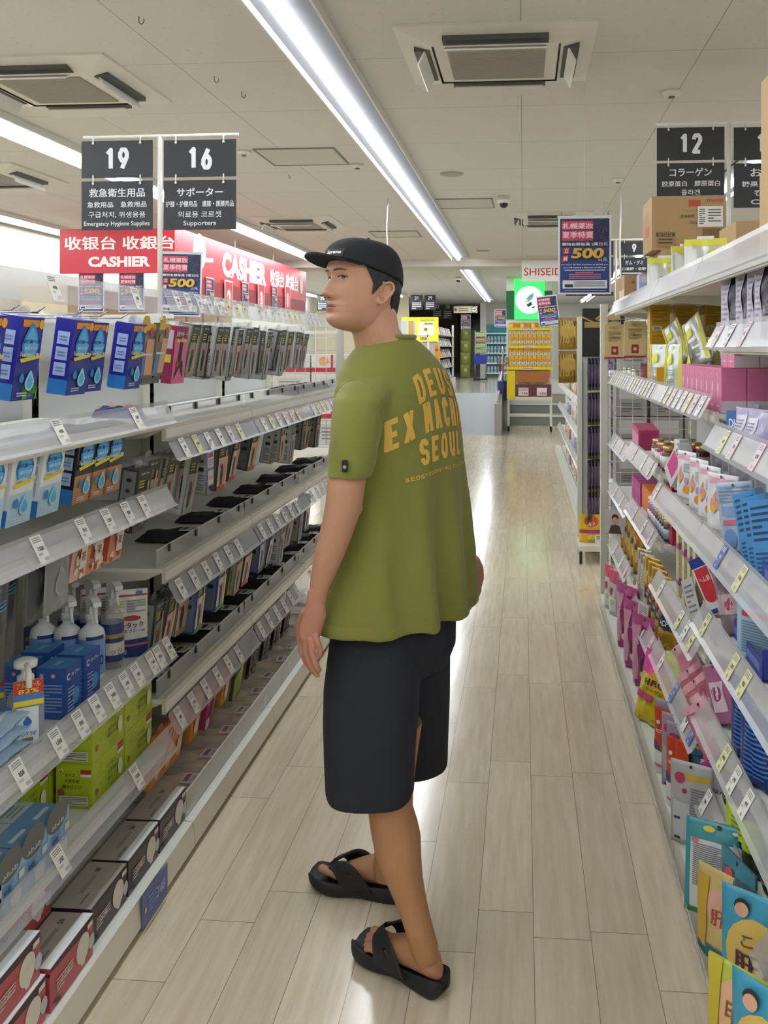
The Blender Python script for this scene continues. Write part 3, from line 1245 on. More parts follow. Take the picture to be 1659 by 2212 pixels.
    hy = np.array(H(0, 1, 0)) - np.array(H(0, 0, 0))
    hz = np.array(H(0, 0, 1)) - np.array(H(0, 0, 0))
    q = (co - np.array(H(0, 0, 0)))
    X, Y, Z = (q @ hx) * 1e6, (q @ hy) * 1e6, (q @ hz) * 1e6
    ll = np.exp(-((Y / 21) ** 4) - ((Z + 72) / (8.5 * np.sqrt(np.clip(1 - (Y / 30) ** 2, .05, 1)))) ** 4) * (X > 55)
    ll = ll[:, None] * 0.9
    col = col * (1 - ll) + lip * ll
    # stubble round the jaw and hair roots under the cap
    jaw = np.exp(-((Z + 86) / 22) ** 4) * (X > 20) * 0.18
    col = col * (1 - jaw[:, None]) + np.array(hexc('8a6a58')) * jaw[:, None]
    rgba = np.ones((n, 4), np.float32)
    rgba[:, :3] = col
    ca.data.foreach_set('color', rgba.ravel())

    # ---- face pieces lie on the skin: cast onto the head
    bvh = BVHTree.FromPolygons([v.co.copy() for v in me.vertices], [tuple(p.vertices) for p in me.polygons])
    back = (H(-1, 0, 0) - H(0, 0, 0)).normalized()

    def on_face(y, z, lift):
        h = bvh.ray_cast(H(160, y, z), back)
        return (h[0] if h[0] is not None else H(80, y, z)) - back * lift

    def almond(y, yc, hw, up, dn):
        t = max(-1, min(1, (y - yc) / hw))
        return up * (1 - t * t) ** 0.6 + 0.0, -dn * (1 - t * t) ** 0.75

    for sd in (1, -1):
        yc = 31 * sd
        e = MB()
        cols = 21
        rows_ = 7
        vs = []
        for i in range(cols):
            y = yc - 14 + 28 * i / (cols - 1)
            a, b = almond(y, yc, 14, 3.9, 2.7)
            for j in range(rows_):
                vs.append(on_face(y, 1.5 + b + (a - b) * j / (rows_ - 1), 0.0012))
        fs = [(i * rows_ + j, (i + 1) * rows_ + j, (i + 1) * rows_ + j + 1, i * rows_ + j + 1) for i in range(cols - 1) for j in range(rows_ - 1)]
        e.add(vs, fs, M('a39a94', 0.25), True)
        iy = yc + 2.0 * (1 if sd > 0 else 1)
        for rad, lift, mt in ((5.6, 0.0017, M('2a1c16', 0.15)), (2.4, 0.0021, M('0a0a0a', 0.1))):
            vs = [on_face(iy, 2.3, lift)]
            for k in range(20):
                y, z = iy + rad * math.cos(k * math.pi / 10), 2.3 + rad * math.sin(k * math.pi / 10)
                a, b = almond(y, yc, 14, 3.9, 2.7)
                vs.append(on_face(y, max(min(z, 1.5 + a), 1.5 + b), lift))
            e.add(vs, [(0, 1 + k, 1 + (k + 1) % 20) for k in range(20)], mt, True)
        eo = e.build('eye', body)
        lid = MB()
        lid.tube([on_face(yc + t * 15, 1.5 + 4.6 * max(0, 1 - t * t) ** 0.6, 0.001) for t in np.linspace(-1, 1, 15)], 0.001, M('231915', 0.6), 6,
                 [0.0006 + 0.0011 * max(0, 1 - abs(t)) ** 0.5 for t in np.linspace(-1, 1, 15)])
        lid.build('lashes', eo)
        br = MB()
        vs = []
        for i in range(15):
            t = i / 14
            y = (11 + 38 * t) * sd
            zc = 17.5 + 5.5 * math.sin(t * 2.2) - 3 * t
            hw = 2.6 * (1 - 0.75 * t ** 2) * (0.6 + 0.4 * min(1, t * 5))
            for j in (-1, 0, 1):
                vs.append(on_face(y, zc + hw * j, 0.0006 + 0.0016 * (j == 0)))
        fs = [(i * 3 + j, (i + 1) * 3 + j, (i + 1) * 3 + j + 1, i * 3 + j + 1) for i in range(14) for j in range(2)]
        br.add(vs, fs, M('4a372c', 0.8), True)
        br.build('eyebrow', body)

    ml = MB()
    ml.tube([on_face(y, -71.4 - 0.0025 * y * y, 0.0004) for y in np.linspace(-23, 23, 17)], 0.001, M('43201d', 0.6), 6, [0.0003 + 0.0008 * (1 - abs(t)) ** .5 for t in np.linspace(-1, 1, 17)])
    ml.build('mouth_line', body)
    ns = MB()
    for sd in (1, -1):
        p = on_face(9 * sd, -50.5, 0.0)
        ns.ball(p, (0.0026, 0.0026, 0.0014), M('6b3c30', 0.7), 10, 6)
    ns.build('nostril', body)
    # ---- hair
    hair = MB()
    HT = [(-92, 0, -103, 58), (-80, 0, -106, 62), (-60, 0, -108, 69), (-40, 0, -108, 77), (-20, 0, -107, 81), (0, 0, -108, 82.5), (30, 0, -109, 83), (60, 0, -104, 79)]
    nz, nt = 120, 300
    outer, ok = [], []
    for i in range(nz + 1):
        z = -92 + 150 * i / nz
        for k in range(nt + 1):
            t = -math.pi * 0.5 - 1.35 + (math.pi + 2.7) * k / nt + math.pi      # sweeps round the back of the head
            xb, w_ = curve_at(HT, z, 2), curve_at(HT, z, 3)
            c, s = math.cos(t), math.sin(t)
            if c > 0:
                x, y, _ = head_pt(z, t, 5.0, False)
            else:
                x = -8 + (-8 - xb) * -1 * abs(c) ** 0.92
                y = w_ * math.copysign(abs(s) ** 0.92, s)
            nn = noise.noise(Vector((t * 16, z * 0.012, 3.0))) * 1.6 + noise.noise(Vector((t * 45, z * 0.03, 1.0))) * 0.9
            x += nn * c
            y += nn * s
            outer.append((x, y, z))
            xl = 40 if z > 34 else (12 + (z + 6) * 0.70 if z > -6 else 13)
            keep = x < xl
            if z < -33 + noise.noise(Vector((t * 9, 0, 0))) * 2:
                keep = x < -54 - 3 * math.sin(z * 0.1)
            if z < 8 and -56 < x < -10 + max(0, -z - 5) * .78:
                keep = False                                        # the ear
            if z < -33 and x > -56:
                keep = False
            if z < -84 + noise.noise(Vector((t * 7, 2.0, 0))) * 7 - 6 * (1 if x < -80 else 0):
                keep = False
            ok.append(keep)
    k1 = nt + 1
    ins = []
    for (x, y, z) in outer:
        ins.append(H(x * 0.90, y * 0.90, z))
    vs = [H(*p) for p in outer] + ins
    o2 = len(outer)
    fs, edge = [], {}
    for i in range(nz):
        for k in range(nt):
            q4 = (i * k1 + k, i * k1 + k + 1, (i + 1) * k1 + k + 1, (i + 1) * k1 + k)
            if all(ok[j] for j in q4):
                fs.append(q4)
                fs.append(tuple(o2 + j for j in q4[::-1]))
                for a in range(4):
                    e_ = (q4[a], q4[(a + 1) % 4])
                    if (e_[1], e_[0]) in edge:
                        del edge[(e_[1], e_[0])]
                    else:
                        edge[e_] = 1
    for a, b in edge:
        fs.append((b, a, o2 + a, o2 + b))
    hair.add(vs, fs, M('121013', 0.5, grain=0.2), True)
    # short locks at the sideburn and nape
    for sd in (1, -1):
        for (x, z, ln) in ((-66, -84, 9), (-74, -86, 8)):
            y = sd * (76 if x > -20 else (54 if x > -64 else 46))
            hair.tube([H(x, y, z + 6), H(x - 1, y, z - ln * .5), H(x - 2, y - sd, z - ln)], 0.003, M('121013', 0.5, grain=0.2), 6, [0.0035, 0.0028, 0.0006])
    hair.build('hair', body)

    # ---- cap
    CAPM = M('14161d', 0.85, grain=0.12)
    cap = thing('cap', None, None)
    cap.parent = o
    cr = MB()
    nr, nt = 18, 96
    vs = []
    for i in range(nr + 1):
        a = i / nr
        for k in range(nt):
            t = 2 * math.pi * k / nt
            xx = (92 if math.cos(t) > 0 else 100) * math.cos(t)
            zc = 27 + 0.205 * xx
            z = zc + (113 - zc) * math.sin(a * HP) ** 0.95
            k_ = math.cos(a * HP) ** 0.6
            x0, y0, _ = head_pt(40, t, 11.0, False)
            x0 += 3 * (math.cos(t) > 0)
            wr = 1.2 * noise.noise(Vector((x0 * .03, y0 * .03, a * 4)))
            seam = -1.2 * (gs(((t * 180 / math.pi) % 360) - 38, 1.6) + gs(((t * 180 / math.pi) % 360) - 322, 1.6)) * (a < 0.8)
            f = k_ * (1 + (wr + seam) / 90)
            vs.append(H(-6 + (x0 + 6) * f, y0 * f, z))
    fs = [(i * nt + k, i * nt + (k + 1) % nt, (i + 1) * nt + (k + 1) % nt, (i + 1) * nt + k) for i in range(nr) for k in range(nt)]
    fs.append(tuple(range(nr * nt, (nr + 1) * nt)))
    # turned-under sweatband closes the crown below
    for k in range(nt):
        t = 2 * math.pi * k / nt
        x0, y0, _ = head_pt(40, t, 6.0, False)
        vs.append(H(x0, y0, 31 + 0.205 * x0))
    b0 = (nr + 1) * nt
    fs += [(k, b0 + k, b0 + (k + 1) % nt, (k + 1) % nt) for k in range(nt)]
    cr.add(vs, fs, CAPM, True)
    cr.build('crown', cap)
    cb = MB()
    cb.ball(H(-6, 0, 116), 0.006, CAPM, 10, 6)
    cb.build('button', cap)
    bm_ = MB()
    n, mrow = 33, 8
    top, bot = [], []
    for i in range(n):
        y = -76 + 152 * i / (n - 1)
        q = y / 80
        xin = -8 + 104 * max(0, 1 - abs(y / 93) ** 2.35) ** (1 / 2.35) - 6
        xo = max(xin + 1, 92 + 66 * max(0, 1 - abs(q) ** 2.6) ** 0.5 - 34 * q ** 4)
        for j in range(mrow):
            t = j / (mrow - 1)
            x = xin + (xo - xin) * t
            z = 42 + 0.06 * (x - 92) - 9 * q * q + 3
            top.append(H(x, y, z + 1.8))
            bot.append(H(x, y, z - 1.8))
    vs = top + bot
    o2 = len(top)
    fs = []
    for i in range(n - 1):
        for j in range(mrow - 1):
            q4 = (i * mrow + j, (i + 1) * mrow + j, (i + 1) * mrow + j + 1, i * mrow + j + 1)
            fs += [q4[::-1], tuple(o2 + a for a in q4)]
        a, b = i * mrow + mrow - 1, (i + 1) * mrow + mrow - 1
        fs.append((a, b, o2 + b, o2 + a))
        a, b = i * mrow, (i + 1) * mrow
        fs.append((b, a, o2 + a, o2 + b))
    for i in (0, n - 1):
        for j in range(mrow - 1):
            a, b = i * mrow + j, i * mrow + j + 1
            fs.append((a, b, o2 + b, o2 + a))
    bm_.add(vs, fs, CAPM, True)
    bm_.build('brim', cap)
    lg = MB()
    cb_ = BVHTree.FromPolygons(cr.v, cr.f)

    def on_cap(y, z, lift):
        h = cb_.ray_cast(H(190, y, z), back)
        return (h[0] if h[0] is not None else H(95, y, z)) - back * lift
    vs = [on_cap(-14 + 62 * i / 12, 50 + 21 * j / 5, 0.0016) for i in range(13) for j in range(6)]
    lg.add(vs, [(i * 6 + j, (i + 1) * 6 + j, (i + 1) * 6 + j + 1, i * 6 + j + 1) for i in range(12) for j in range(5)], M('0d0e12', 0.6), True)
    lg.text('Supreme', lambda x, y: on_cap(17 + x * 1000 + y * 220, 60.5 + y * 1000, 0.0022), 0.0125, M('eceae6', 0.6), 0.03, w=0.05)
    lp = lg.build('logo_patch', cap)
    lp['label'] = 'small black patch with white lettering'

    # ---- shirt
    TEE = bpy.data.materials.new('olive_cotton')
    TEE.use_nodes = True
    nt_ = TEE.node_tree
    b = nt_.nodes['Principled BSDF']
    b.inputs['Roughness'].default_value = 0.85
    b.inputs['Sheen Weight'].default_value = 0.15
    b.inputs['Base Color'].default_value = hexc('787a34') + (1,)
    nz_ = nt_.nodes.new('ShaderNodeTexNoise')
    nz_.inputs['Scale'].default_value = 240
    bp = nt_.nodes.new('ShaderNodeBump')
    bp.inputs['Strength'].default_value = 0.12
    bp.inputs['Distance'].default_value = 0.002
    nt_.links.new(nz_.outputs[0], bp.inputs['Height'])
    nt_.links.new(bp.outputs[0], b.inputs['Normal'])
    sh = MB()
    rows = [(840, 731, 2.405, .069, .063), (842, 741, 2.41, .088, .073), (845, 757, 2.415, .115, .085), (849, 778, 2.42, .148, .098), (853, 803, 2.42, .176, .110), (856, 835, 2.42, .192, .121), (860, 880, 2.42, .198, .130),
            (863, 950, 2.42, .205, .136), (866, 1050, 2.42, .212, .139), (870, 1130, 2.42, .226, .142), (870, 1200, 2.42, .240, .146), (867, 1270, 2.42, .252, .151), (865, 1318, 2.42, .259, .155), (864, 1326, 2.42, .258, .154)]
    seg = 120
    rings = []
    vs, fs = [], []
    for u, v, d, a, bq in rows:
        c = Q(u, v, d)
        low = max(0, min(1, (v - 930) / 330))
        for k in range(seg):
            t = 2 * math.pi * k / seg
            ct, stt = math.cos(t), math.sin(t)                      # t=0 left side, 90 front, 180 right side, 270 back
            e = 2.25
            x = math.copysign(abs(ct) ** (2 / e), ct)
            y = math.copysign(abs(stt) ** (2 / e), stt)
            deg = math.degrees(t)
            fold = 0
            for (c0_, wd, am) in ((225, 9, .020), (243, 6, -.014), (256, 7, .018), (272, 5, -.012), (287, 7, .014), (200, 10, -.010), (310, 9, -.008), (20, 10, .008), (340, 12, -.010), (130, 10, .010)):
                dd = (deg - c0_ - 5 * math.sin(v * 0.012) + 180) % 360 - 180
                fold += am * gs(dd, wd)
            f = 1 + 0
            p = c + Lv * (a * x) + Fv * (bq * y)
            p += (Lv * x + Fv * y) * fold * low
            wr = noise.noise(Vector((p.x * 9, p.y * 9, p.z * 6))) * 0.004
            p += (Lv * x + Fv * y) * wr * (0.3 + low)
            vs.append(p)
    n = len(rows)
    fs = [(i * seg + k, i * seg + (k + 1) % seg, (i + 1) * seg + (k + 1) % seg, (i + 1) * seg + k) for i in range(n - 1) for k in range(seg)]
    fs += [tuple(range(seg))[::-1], tuple(range((n - 1) * seg, n * seg))]
    sh.add(vs, fs, TEE, True)
    # sleeves
    limb(sh, [(842, 782, 2.40, 16, 26), (826, 795, 2.365, 34, 46), (808, 812, 2.32, 50, 60), (794, 834, 2.285, 58, 65), (781, 862, 2.25, 60, 66), (772, 900, 2.225, 57, 62), (767, 950, 2.205, 54, 58), (760, 1000, 2.19, 50, 54), (754, 1030, 2.185, 46, 50)], TEE, 40)
    limb(sh, [(880, 790, 2.45, 20, 30), (900, 806, 2.49, 40, 50), (918, 835, 2.53, 46, 54), (928, 880, 2.565, 46, 52), (938, 950, 2.59, 44, 48), (948, 1010, 2.6, 40, 46)], TEE, 40)
    tee = remeshed(sh, 'tee', 0.0042, 7, TEE)
    tee.parent = o
    nrm = [v.normal.copy() for v in tee.data.vertices]
    for v in tee.data.vertices:
        p, nn = v.co.copy(), nrm[v.index]
        low = max(0, min(1, (1.30 - p.z) / .3))
        slv = 1.0 if (p - Q(768, 930, 2.2)).length < .16 else 0.0
        a = noise.noise(Vector((p.x * 11 + 3, p.y * 11, p.z * 2.2))) + .5 * noise.noise(Vector((p.x * 24, p.y * 24, p.z * 4.5 + 2)))
        b_ = noise.noise(Vector((p.x * 9 + p.z * 12, p.y * 9, p.z * 7 - p.x * 6)))
        dd = .0075 * a * low + .0035 * b_ * (1 - low * .5) + slv * .004 * noise.noise(Vector((p.x * 26 + p.z * 10, p.y * 20, p.z * 14)))
        # long pleats falling from the shoulder blade
        along = (p - Q(868, 900, 2.42)).dot(-Lv)
        bk = max(0, -(p - Q(868, 900, 2.42)).dot(Fv)) / .12
        dd += .006 * low * min(1, bk) * math.sin(along * 55 + .8 * math.sin(p.z * 7))
        hem = max(0, 1 - abs(p.z - (HC - (1300 - CV) * 2.42 / FPX)) / .006)
        v.co = p + nn * (dd - .0012 * hem)
    tee.data.update()
    tee['label'] = 'olive green short sleeved tee with yellow lettering on the back'
    # lower each front edge of the sleeve hem and tip the shirt hem a little
    tv = BVHTree.FromPolygons([v.co.copy() for v in tee.data.vertices], [tuple(p.vertices) for p in tee.data.polygons])
    PRT = M('d6ab4e', 0.75)
    back_d = Fv                                                     # rays run from behind the back towards the chest
    spine = Q(868, 900, 2.42)

    def on_back(x, z, lift):
        """x metres along the back towards the right shoulder, z metres up"""
        st_ = Vector((spine.x, spine.y, 0)) - Lv * x - Fv * 0.6
        st_.z = z
        h = tv.ray_cast(st_, Fv)
        return (h[0] if h[0] is not None else st_ + Fv * 0.45) - Fv * lift
    tx = MB()

    K = .13                                                         # chamfered block capitals as stroke paths on a unit cell
    GL = {'D': ([[(0, 0), (0, 1), (.7, 1), (1, .8), (1, .2), (.7, 0), (0, 0)]]), 'E': ([[(1, 1), (0, 1), (0, 0), (1, 0)], [(0, .5), (.8, .5)]]), 'U': ([[(0, 1), (0, .2), (.3, 0), (.7, 0), (1, .2), (1, 1)]]),
          'S': ([[(1, .78), (1, .85), (.72, 1), (.28, 1), (0, .85), (0, .65), (.2, .53), (.8, .47), (1, .35), (1, .15), (.72, 0), (.28, 0), (0, .15), (0, .22)]]), 'X': ([[(0, 0), (1, 1)], [(0, 1), (1, 0)]]),
          'M': ([[(0, 0), (0, 1), (.5, .35), (1, 1), (1, 0)]]), 'A': ([[(0, 0), (.42, 1), (.58, 1), (1, 0)], [(.2, .32), (.8, .32)]]), 'C': ([[(1, .75), (1, .82), (.7, 1), (.3, 1), (0, .82), (0, .18), (.3, 0), (.7, 0), (1, .18), (1, .25)]]),
          'H': ([[(0, 0), (0, 1)], [(1, 0), (1, 1)], [(0, .5), (1, .5)]]), 'I': ([[(.5, 0), (.5, 1)]]), 'N': ([[(0, 0), (0, 1), (1, 0), (1, 1)]]), 'O': ([[(0, .2), (0, .8), (.3, 1), (.7, 1), (1, .8), (1, .2), (.7, 0), (.3, 0), (0, .2)]]),
          'L': ([[(0, 1), (0, 0), (1, 0)]]), 'G': ([[(1, .8), (.7, 1), (.3, 1), (0, .8), (0, .2), (.3, 0), (1, 0), (1, .45), (.6, .45)]]), 'Y': ([[(0, 1), (.5, .5), (1, 1)], [(.5, .5), (.5, 0)]]), 'R': ([[(0, 0), (0, 1), (.8, 1), (1, .85), (1, .6), (.8, .48), (0, .48)], [(.5, .48), (1, 0)]]),
          '-': ([[(.1, .45), (.9, .45)]])}

    def arched(s, z0, h, w_, k, th):
        cells = sum(.55 if c == ' ' else (.45 if c == 'I' else 1) for c in s)
        cw = w_ / cells
        x0 = -w_ / 2
        for ch in s:
            wd = cw * (.55 if ch == ' ' else (.45 if ch == 'I' else 1))
            for ln in GL.get(ch, []):
                lf_ = 0.0012
                P_ = [(x0 + cw * .14 + q[0] * (wd - cw * .28 - th) + th / 2, -h / 2 + th / 2 + q[1] * (h - th)) for q in ln]
                for (ax, az), (bx, bz) in zip(P_[:-1], P_[1:]):
                    ln_ = math.hypot(bx - ax, bz - az)
                    tx_, tz_ = (bx - ax) / ln_, (bz - az) / ln_
                    o_ = min(.42 * th, .28 * ln_)
                    ax, az, bx, bz = ax - tx_ * o_, az - tz_ * o_, bx + tx_ * o_, bz + tz_ * o_
                    m_ = max(1, int(ln_ / .006))
                    lf_ += 0.00012
                    pts = []
                    for i in range(m_ + 1):
                        for sd in (-.5, 0, .5):
                            X_ = ax + (bx - ax) * i / m_ - tz_ * th * sd
                            Z_ = az + (bz - az) * i / m_ + tx_ * th * sd
                            pts.append(on_back(X_, z0 + Z_ - k * X_ * X_ + 0.06 * X_, lf_))
                    tx.add(pts, [(3 * i + j, 3 * i + j + 1, 3 * i + j + 4, 3 * i + j + 3) for i in range(m_) for j in (0, 1)], PRT)
            x0 += wd
    arched('DEUS', 1.446, 0.068, 0.185, 2.4, .0125)
    arched('EX MACHINA', 1.366, 0.074, 0.37, 1.3, .0135)
    arched('SEOUL', 1.283, 0.064, 0.205, 0.6, .0125)
    arched('SEOGYODONG-RO YOGA-DONG', 1.226, 0.0095, 0.28, 0.5, .0022)
    pr = tx.build('back_print', tee)
    pr['label'] = 'yellow printed lettering'
    # seams seen on the shirt: armhole and sleeve hem stitching
    eye = Vector((0, 0, HC)) - PROOT

    def on_tee(u, v, lift=0.0):
        dr = (Q(u, v, 2.5) - eye).normalized()
        h = tv.ray_cast(eye, dr)
        return (h[0] if h[0] is not None else Q(u, v, 2.25)) - dr * lift
    sm = MB()
    for line in ([(728, 846), (740, 832), (756, 822), (774, 819), (790, 824), (806, 838), (818, 862), (825, 895), (827, 930), (822, 962), (812, 990)],):
        pts = []
        for i in range(len(line) - 1):
            for t in (0, .25, .5, .75):
                pts.append(on_tee(line[i][0] * (1 - t) + line[i + 1][0] * t, line[i][1] * (1 - t) + line[i + 1][1] * t, .0002))
        sm.tube(pts, .0017, TEE, 6)
    so2 = sm.build('armhole_seam', tee)
    # collar rib, sleeve hem and hem stitching
    rib = MB()
    cpts = []
    for k in range(49):
        t = 2 * math.pi * k / 48
        c = Q(840, 729, 2.405)
        cpts.append(c + Lv * (.071 * math.cos(t)) + Fv * (.064 * math.sin(t)) + Vector((0, 0, 0.001 - 0.006 * max(0, math.sin(t)))))
    rib.tube(cpts, 0.0065, TEE, 10)
    rib.build('collar', tee)
    tab = MB()
    p0 = Q(748, 1003, 2.155)
    tab.bbox(p0.x - .007, p0.x + .006, p0.y - .035, p0.y + .035, p0.z - .014, p0.z + .013, M('121214', 0.6), .002)
    tab.lathe([(.0045, 0), (.0045, .001), (.001, .001)], M('9a9a9a', 0.4), (0, 0, 0), 10)
    for i in range(len(tab.v) - 30, len(tab.v)):
        v_ = tab.v[i]
        tab.v[i] = Vector((p0.x + v_.x, p0.y - 0.036 - v_.z, p0.z + v_.y - .002))
    tl = tab.build('sleeve_label', tee)
    tl['label'] = 'small black fabric label on the sleeve hem'

    # ---- shorts
    SHM = M('20232c', 0.9, grain=0.1)
    so = MB()
    hr = [(852, 1240, 2.42, .175, .125), (853, 1320, 2.42, .19, .135), (852, 1400, 2.42, .19, .135), (850, 1440, 2.42, .17, .12)]
    so.loft([(Q(u, v, d), Lv * a, Fv * bb, 2.4) for u, v, d, a, bb in hr], SHM, 60)

    def leg_tube(rows_, sd):
        vs_ = []
        sg = 72
        for u, v, d, a, bb in rows_:
            c = Q(u, v, d)
            for k in range(sg):
                t = 2 * math.pi * k / sg
                ct, stt = math.cos(t), math.sin(t)
                x = math.copysign(abs(ct) ** (2 / 2.3), ct) * a * d / FPX
                y = math.copysign(abs(stt) ** (2 / 2.3), stt) * bb * d / FPX
                wr = 0.003 * noise.noise(Vector((t * 1.6 + sd, v * 0.006, 0))) + 0.0025 * math.sin(t * 5 + sd) * min(1, max(0, (v - 1450) / 250))
                vs_.append(c + Vector((x * (1 + wr * 8), y * (1 + wr * 8), 0)))
        m_ = len(rows_)
        so.add(vs_, [(i * sg + k, i * sg + (k + 1) % sg, (i + 1) * sg + (k + 1) % sg, (i + 1) * sg + k) for i in range(m_ - 1) for k in range(sg)] +
               [tuple(range(sg))[::-1], tuple(range((m_ - 1) * sg, m_ * sg))], SHM, True)
    leg_tube([(812, 1330, 2.36, 92, 100), (808, 1400, 2.335, 98, 104), (804, 1480, 2.315, 103, 102), (801, 1560, 2.3, 102, 98), (799, 1640, 2.29, 99, 95), (798, 1700, 2.285, 96, 93), (798, 1714, 2.285, 95, 92)], 0)
    leg_tube([(886, 1330, 2.48, 82, 100), (886, 1420, 2.49, 86, 100), (886, 1500, 2.5, 86, 98), (884, 1580, 2.51, 85, 95), (884, 1640, 2.515, 83, 92), (884, 1648, 2.515, 82, 92)], 3)
    sho = remeshed(so, 'shorts', 0.0045, 3, SHM)
    sho.parent = o
    sho['label'] = 'loose dark navy knee length shorts'
    # the pale streak on the front of the left leg and a back pocket edge
    # ---- sandals
    for A, B, sd, lift in ((LA, LB, 1, .012), (RA, RB, -1, .022)):
        s1, s2 = sandal(A, B, sd, lift)
        e = s1.build('sandal', o)
        s2.build('thong_strap', e)
    # ---- bracelets on the right wrist
    wr = MB()
    c = Q(1004, 1180, 2.603)
    for dz, r, mt in ((0.006, .0255, M('2b2622', 0.4)), (-0.004, .026, M('3c3430', 0.35)), (-0.013, .0265, M('8d8a86', 0.3, 0.8))):
        for k in range(20):
            t = 2 * math.pi * k / 20
            wr.ball((c.x + r * math.cos(t), c.y + r * .85 * math.sin(t), c.z + dz + .003 * math.sin(t * 2)), 0.0042, mt, 8, 6)
    wo = wr.build('bracelet', o)
    return o


person()

# ================================================================= shelving
def card_mesh(price, kind):
    """printed price card, 45 x 66 mm, lying in its own plane"""
    mb = MB()
    W_, H_ = 0.045, 0.066
    F = Face(mb, (-W_ / 2, -H_ / 2, 0), (1, 0, 0), (0, 0, 1), W_, H_, (0, 1, 0))
    base = {'w': 'eceae6', 'y': 'e6e2b4', 'p': 'e9d6dc', 'b': '6d7cb8'}[kind]
    mb.box(-W_ / 2, W_ / 2, -H_ / 2, H_ / 2, -0.0004, 0.0004, M(base, 0.7, spec=0.15))
    k = 'dcdcf0' if kind == 'b' else '7a7a7e'
    deco(F, [('l', .12, .86, .74, .95, 3, k, 2), ('t', price, .55, .52, .15, 'd8d8f0' if kind == 'b' else '3a3a3c', 0.02), ('l', .12, .5, .3, .38, 2, k)])
    for i in range(9):
        F.rect(.5 + i * .04, .5 + i * .04 + (.014 if i % 3 else .024), .08, .2, M(k, 0.6))
    return mb.mesh('price_card')


PRICES = ['498', '580', '1580', '858', '1280', '880', '398', '2480']
CARDS = {}


def card(kind, i):
    k = (kind, i % len(PRICES))
    if k not in CARDS:
        CARDS[k] = card_mesh(PRICES[i % len(PRICES)], kind)
    return CARDS[k]


def shelf(label, s, xf, y0, y1, z, depth=0.43, cards=(), rail='up', fence=False, thick=0.03, kinds='w', seed=0, front=0.0, railh=0.075):
    """one lift-out shelf: deck, price rail with its cards, sometimes a clear fence. s=+1 faces +x (left run), -1 faces -x"""
    L = y1 - y0
    o = thing('display_shelf', label, 'shelf', (xf, y0, z), 0, 'shelves of the left run' if s > 0 else 'shelves of the right run')
    d = MB()
    a, b = sorted((0.0, -s * depth))
    d.box(a, b, 0.004, L - 0.004, -0.012, 0.0, SHELFW)
    # bent front lip, stepped as on the real channel
    f0, f1 = sorted((0.0, s * 0.012))
    d.box(f0, f1, 0.004, L - 0.004, -thick, 0.004, CREAM)
    f0, f1 = sorted((0.012 * s, 0.016 * s))
    d.box(f0, f1, 0.004, L - 0.004, -thick * .8, -thick * .25, WHITE)
    for e in (0.004, L - 0.02):
        d.prism([(0, -0.012), (-s * depth, -0.012), (-s * depth, -0.07), (-s * 0.05, -0.035)], 'y', e, e + 0.016, CREAM)
    d.build('deck', o)
    if rail:
        tau = math.radians(28)
        zt = 0.052 if rail == 'up' else -thick + 0.002
        h = railh
        xt = s * 0.016 + s * front
        ex, ey = Vector((0, s, 0)), Vector((-s * math.sin(tau), 0, math.cos(tau)))
        n = ex.cross(ey)
        r = MB()
        top, bot = Vector((xt, 0, zt)), Vector((xt, 0, zt)) - ey * h
        Y = Vector((0, 1, 0))
        for q, hh in ((0.0, 0.0), (1, 1)):
            pass
        m1 = top - ey * h * 0.12
        m2 = top - ey * h * 0.86
        prof = [top + n * 0.006, m1 + n * 0.0, m2 + n * 0.0, bot + n * 0.007, bot + n * 0.0085, m2 + n * 0.002, m1 + n * 0.002, top + n * 0.0075]
        k = len(prof)
        vs = [p + Y * (0.006) for p in prof] + [p + Y * (L - 0.006) for p in prof]
        r.add(vs, [(i, (i + 1) % k, k + (i + 1) % k, k + i) for i in range(k)] + [tuple(range(k)), tuple(range(k, 2 * k))[::-1]], ACR)
        ro = r.build('price_rail', o)
        c = (top + bot) / 2 + n * 0.0045
        rnd = random.Random(seed + 5)
        for i, y in enumerate(cards):
            kd = kinds[i % len(kinds)]
            co = bpy.data.objects.new('price_card', card(kd, i + seed))
            COL.objects.link(co)
            co.parent = ro
            m = Matrix((ex, ey, n)).transposed().to_4x4()
            p = c + Y * (y - y0) + ey * rnd.uniform(-.002, .002)
            m.translation = p
            co.matrix_local = m @ Matrix.Rotation(rnd.uniform(-.03, .03), 4, 'Z')
    if fence:
        r = MB()
        f0, f1 = sorted((-s * 0.02, -s * 0.017))
        hgt = fence if isinstance(fence, float) else 0.055
        r.box(f0, f1, 0.01, L - 0.01, 0.0, hgt, CLEAR)
        f0, f1 = sorted((-s * 0.021, -s * 0.016))
        r.box(f0, f1, 0.01, L - 0.01, hgt, hgt + 0.0025, M('c6ccce', 0.2))
        ro = r.build('clear_fence', o)
        for q in np.arange(0.1, L - 0.05, 0.24):
            cm = MB().box(min(-s * .012, -s * .026), max(-s * .012, -s * .026), q, q + 0.012, hgt - 0.022, hgt + 0.001, M('1c1d20', 0.4))
            cm.build('fence_clip', ro)
    return o


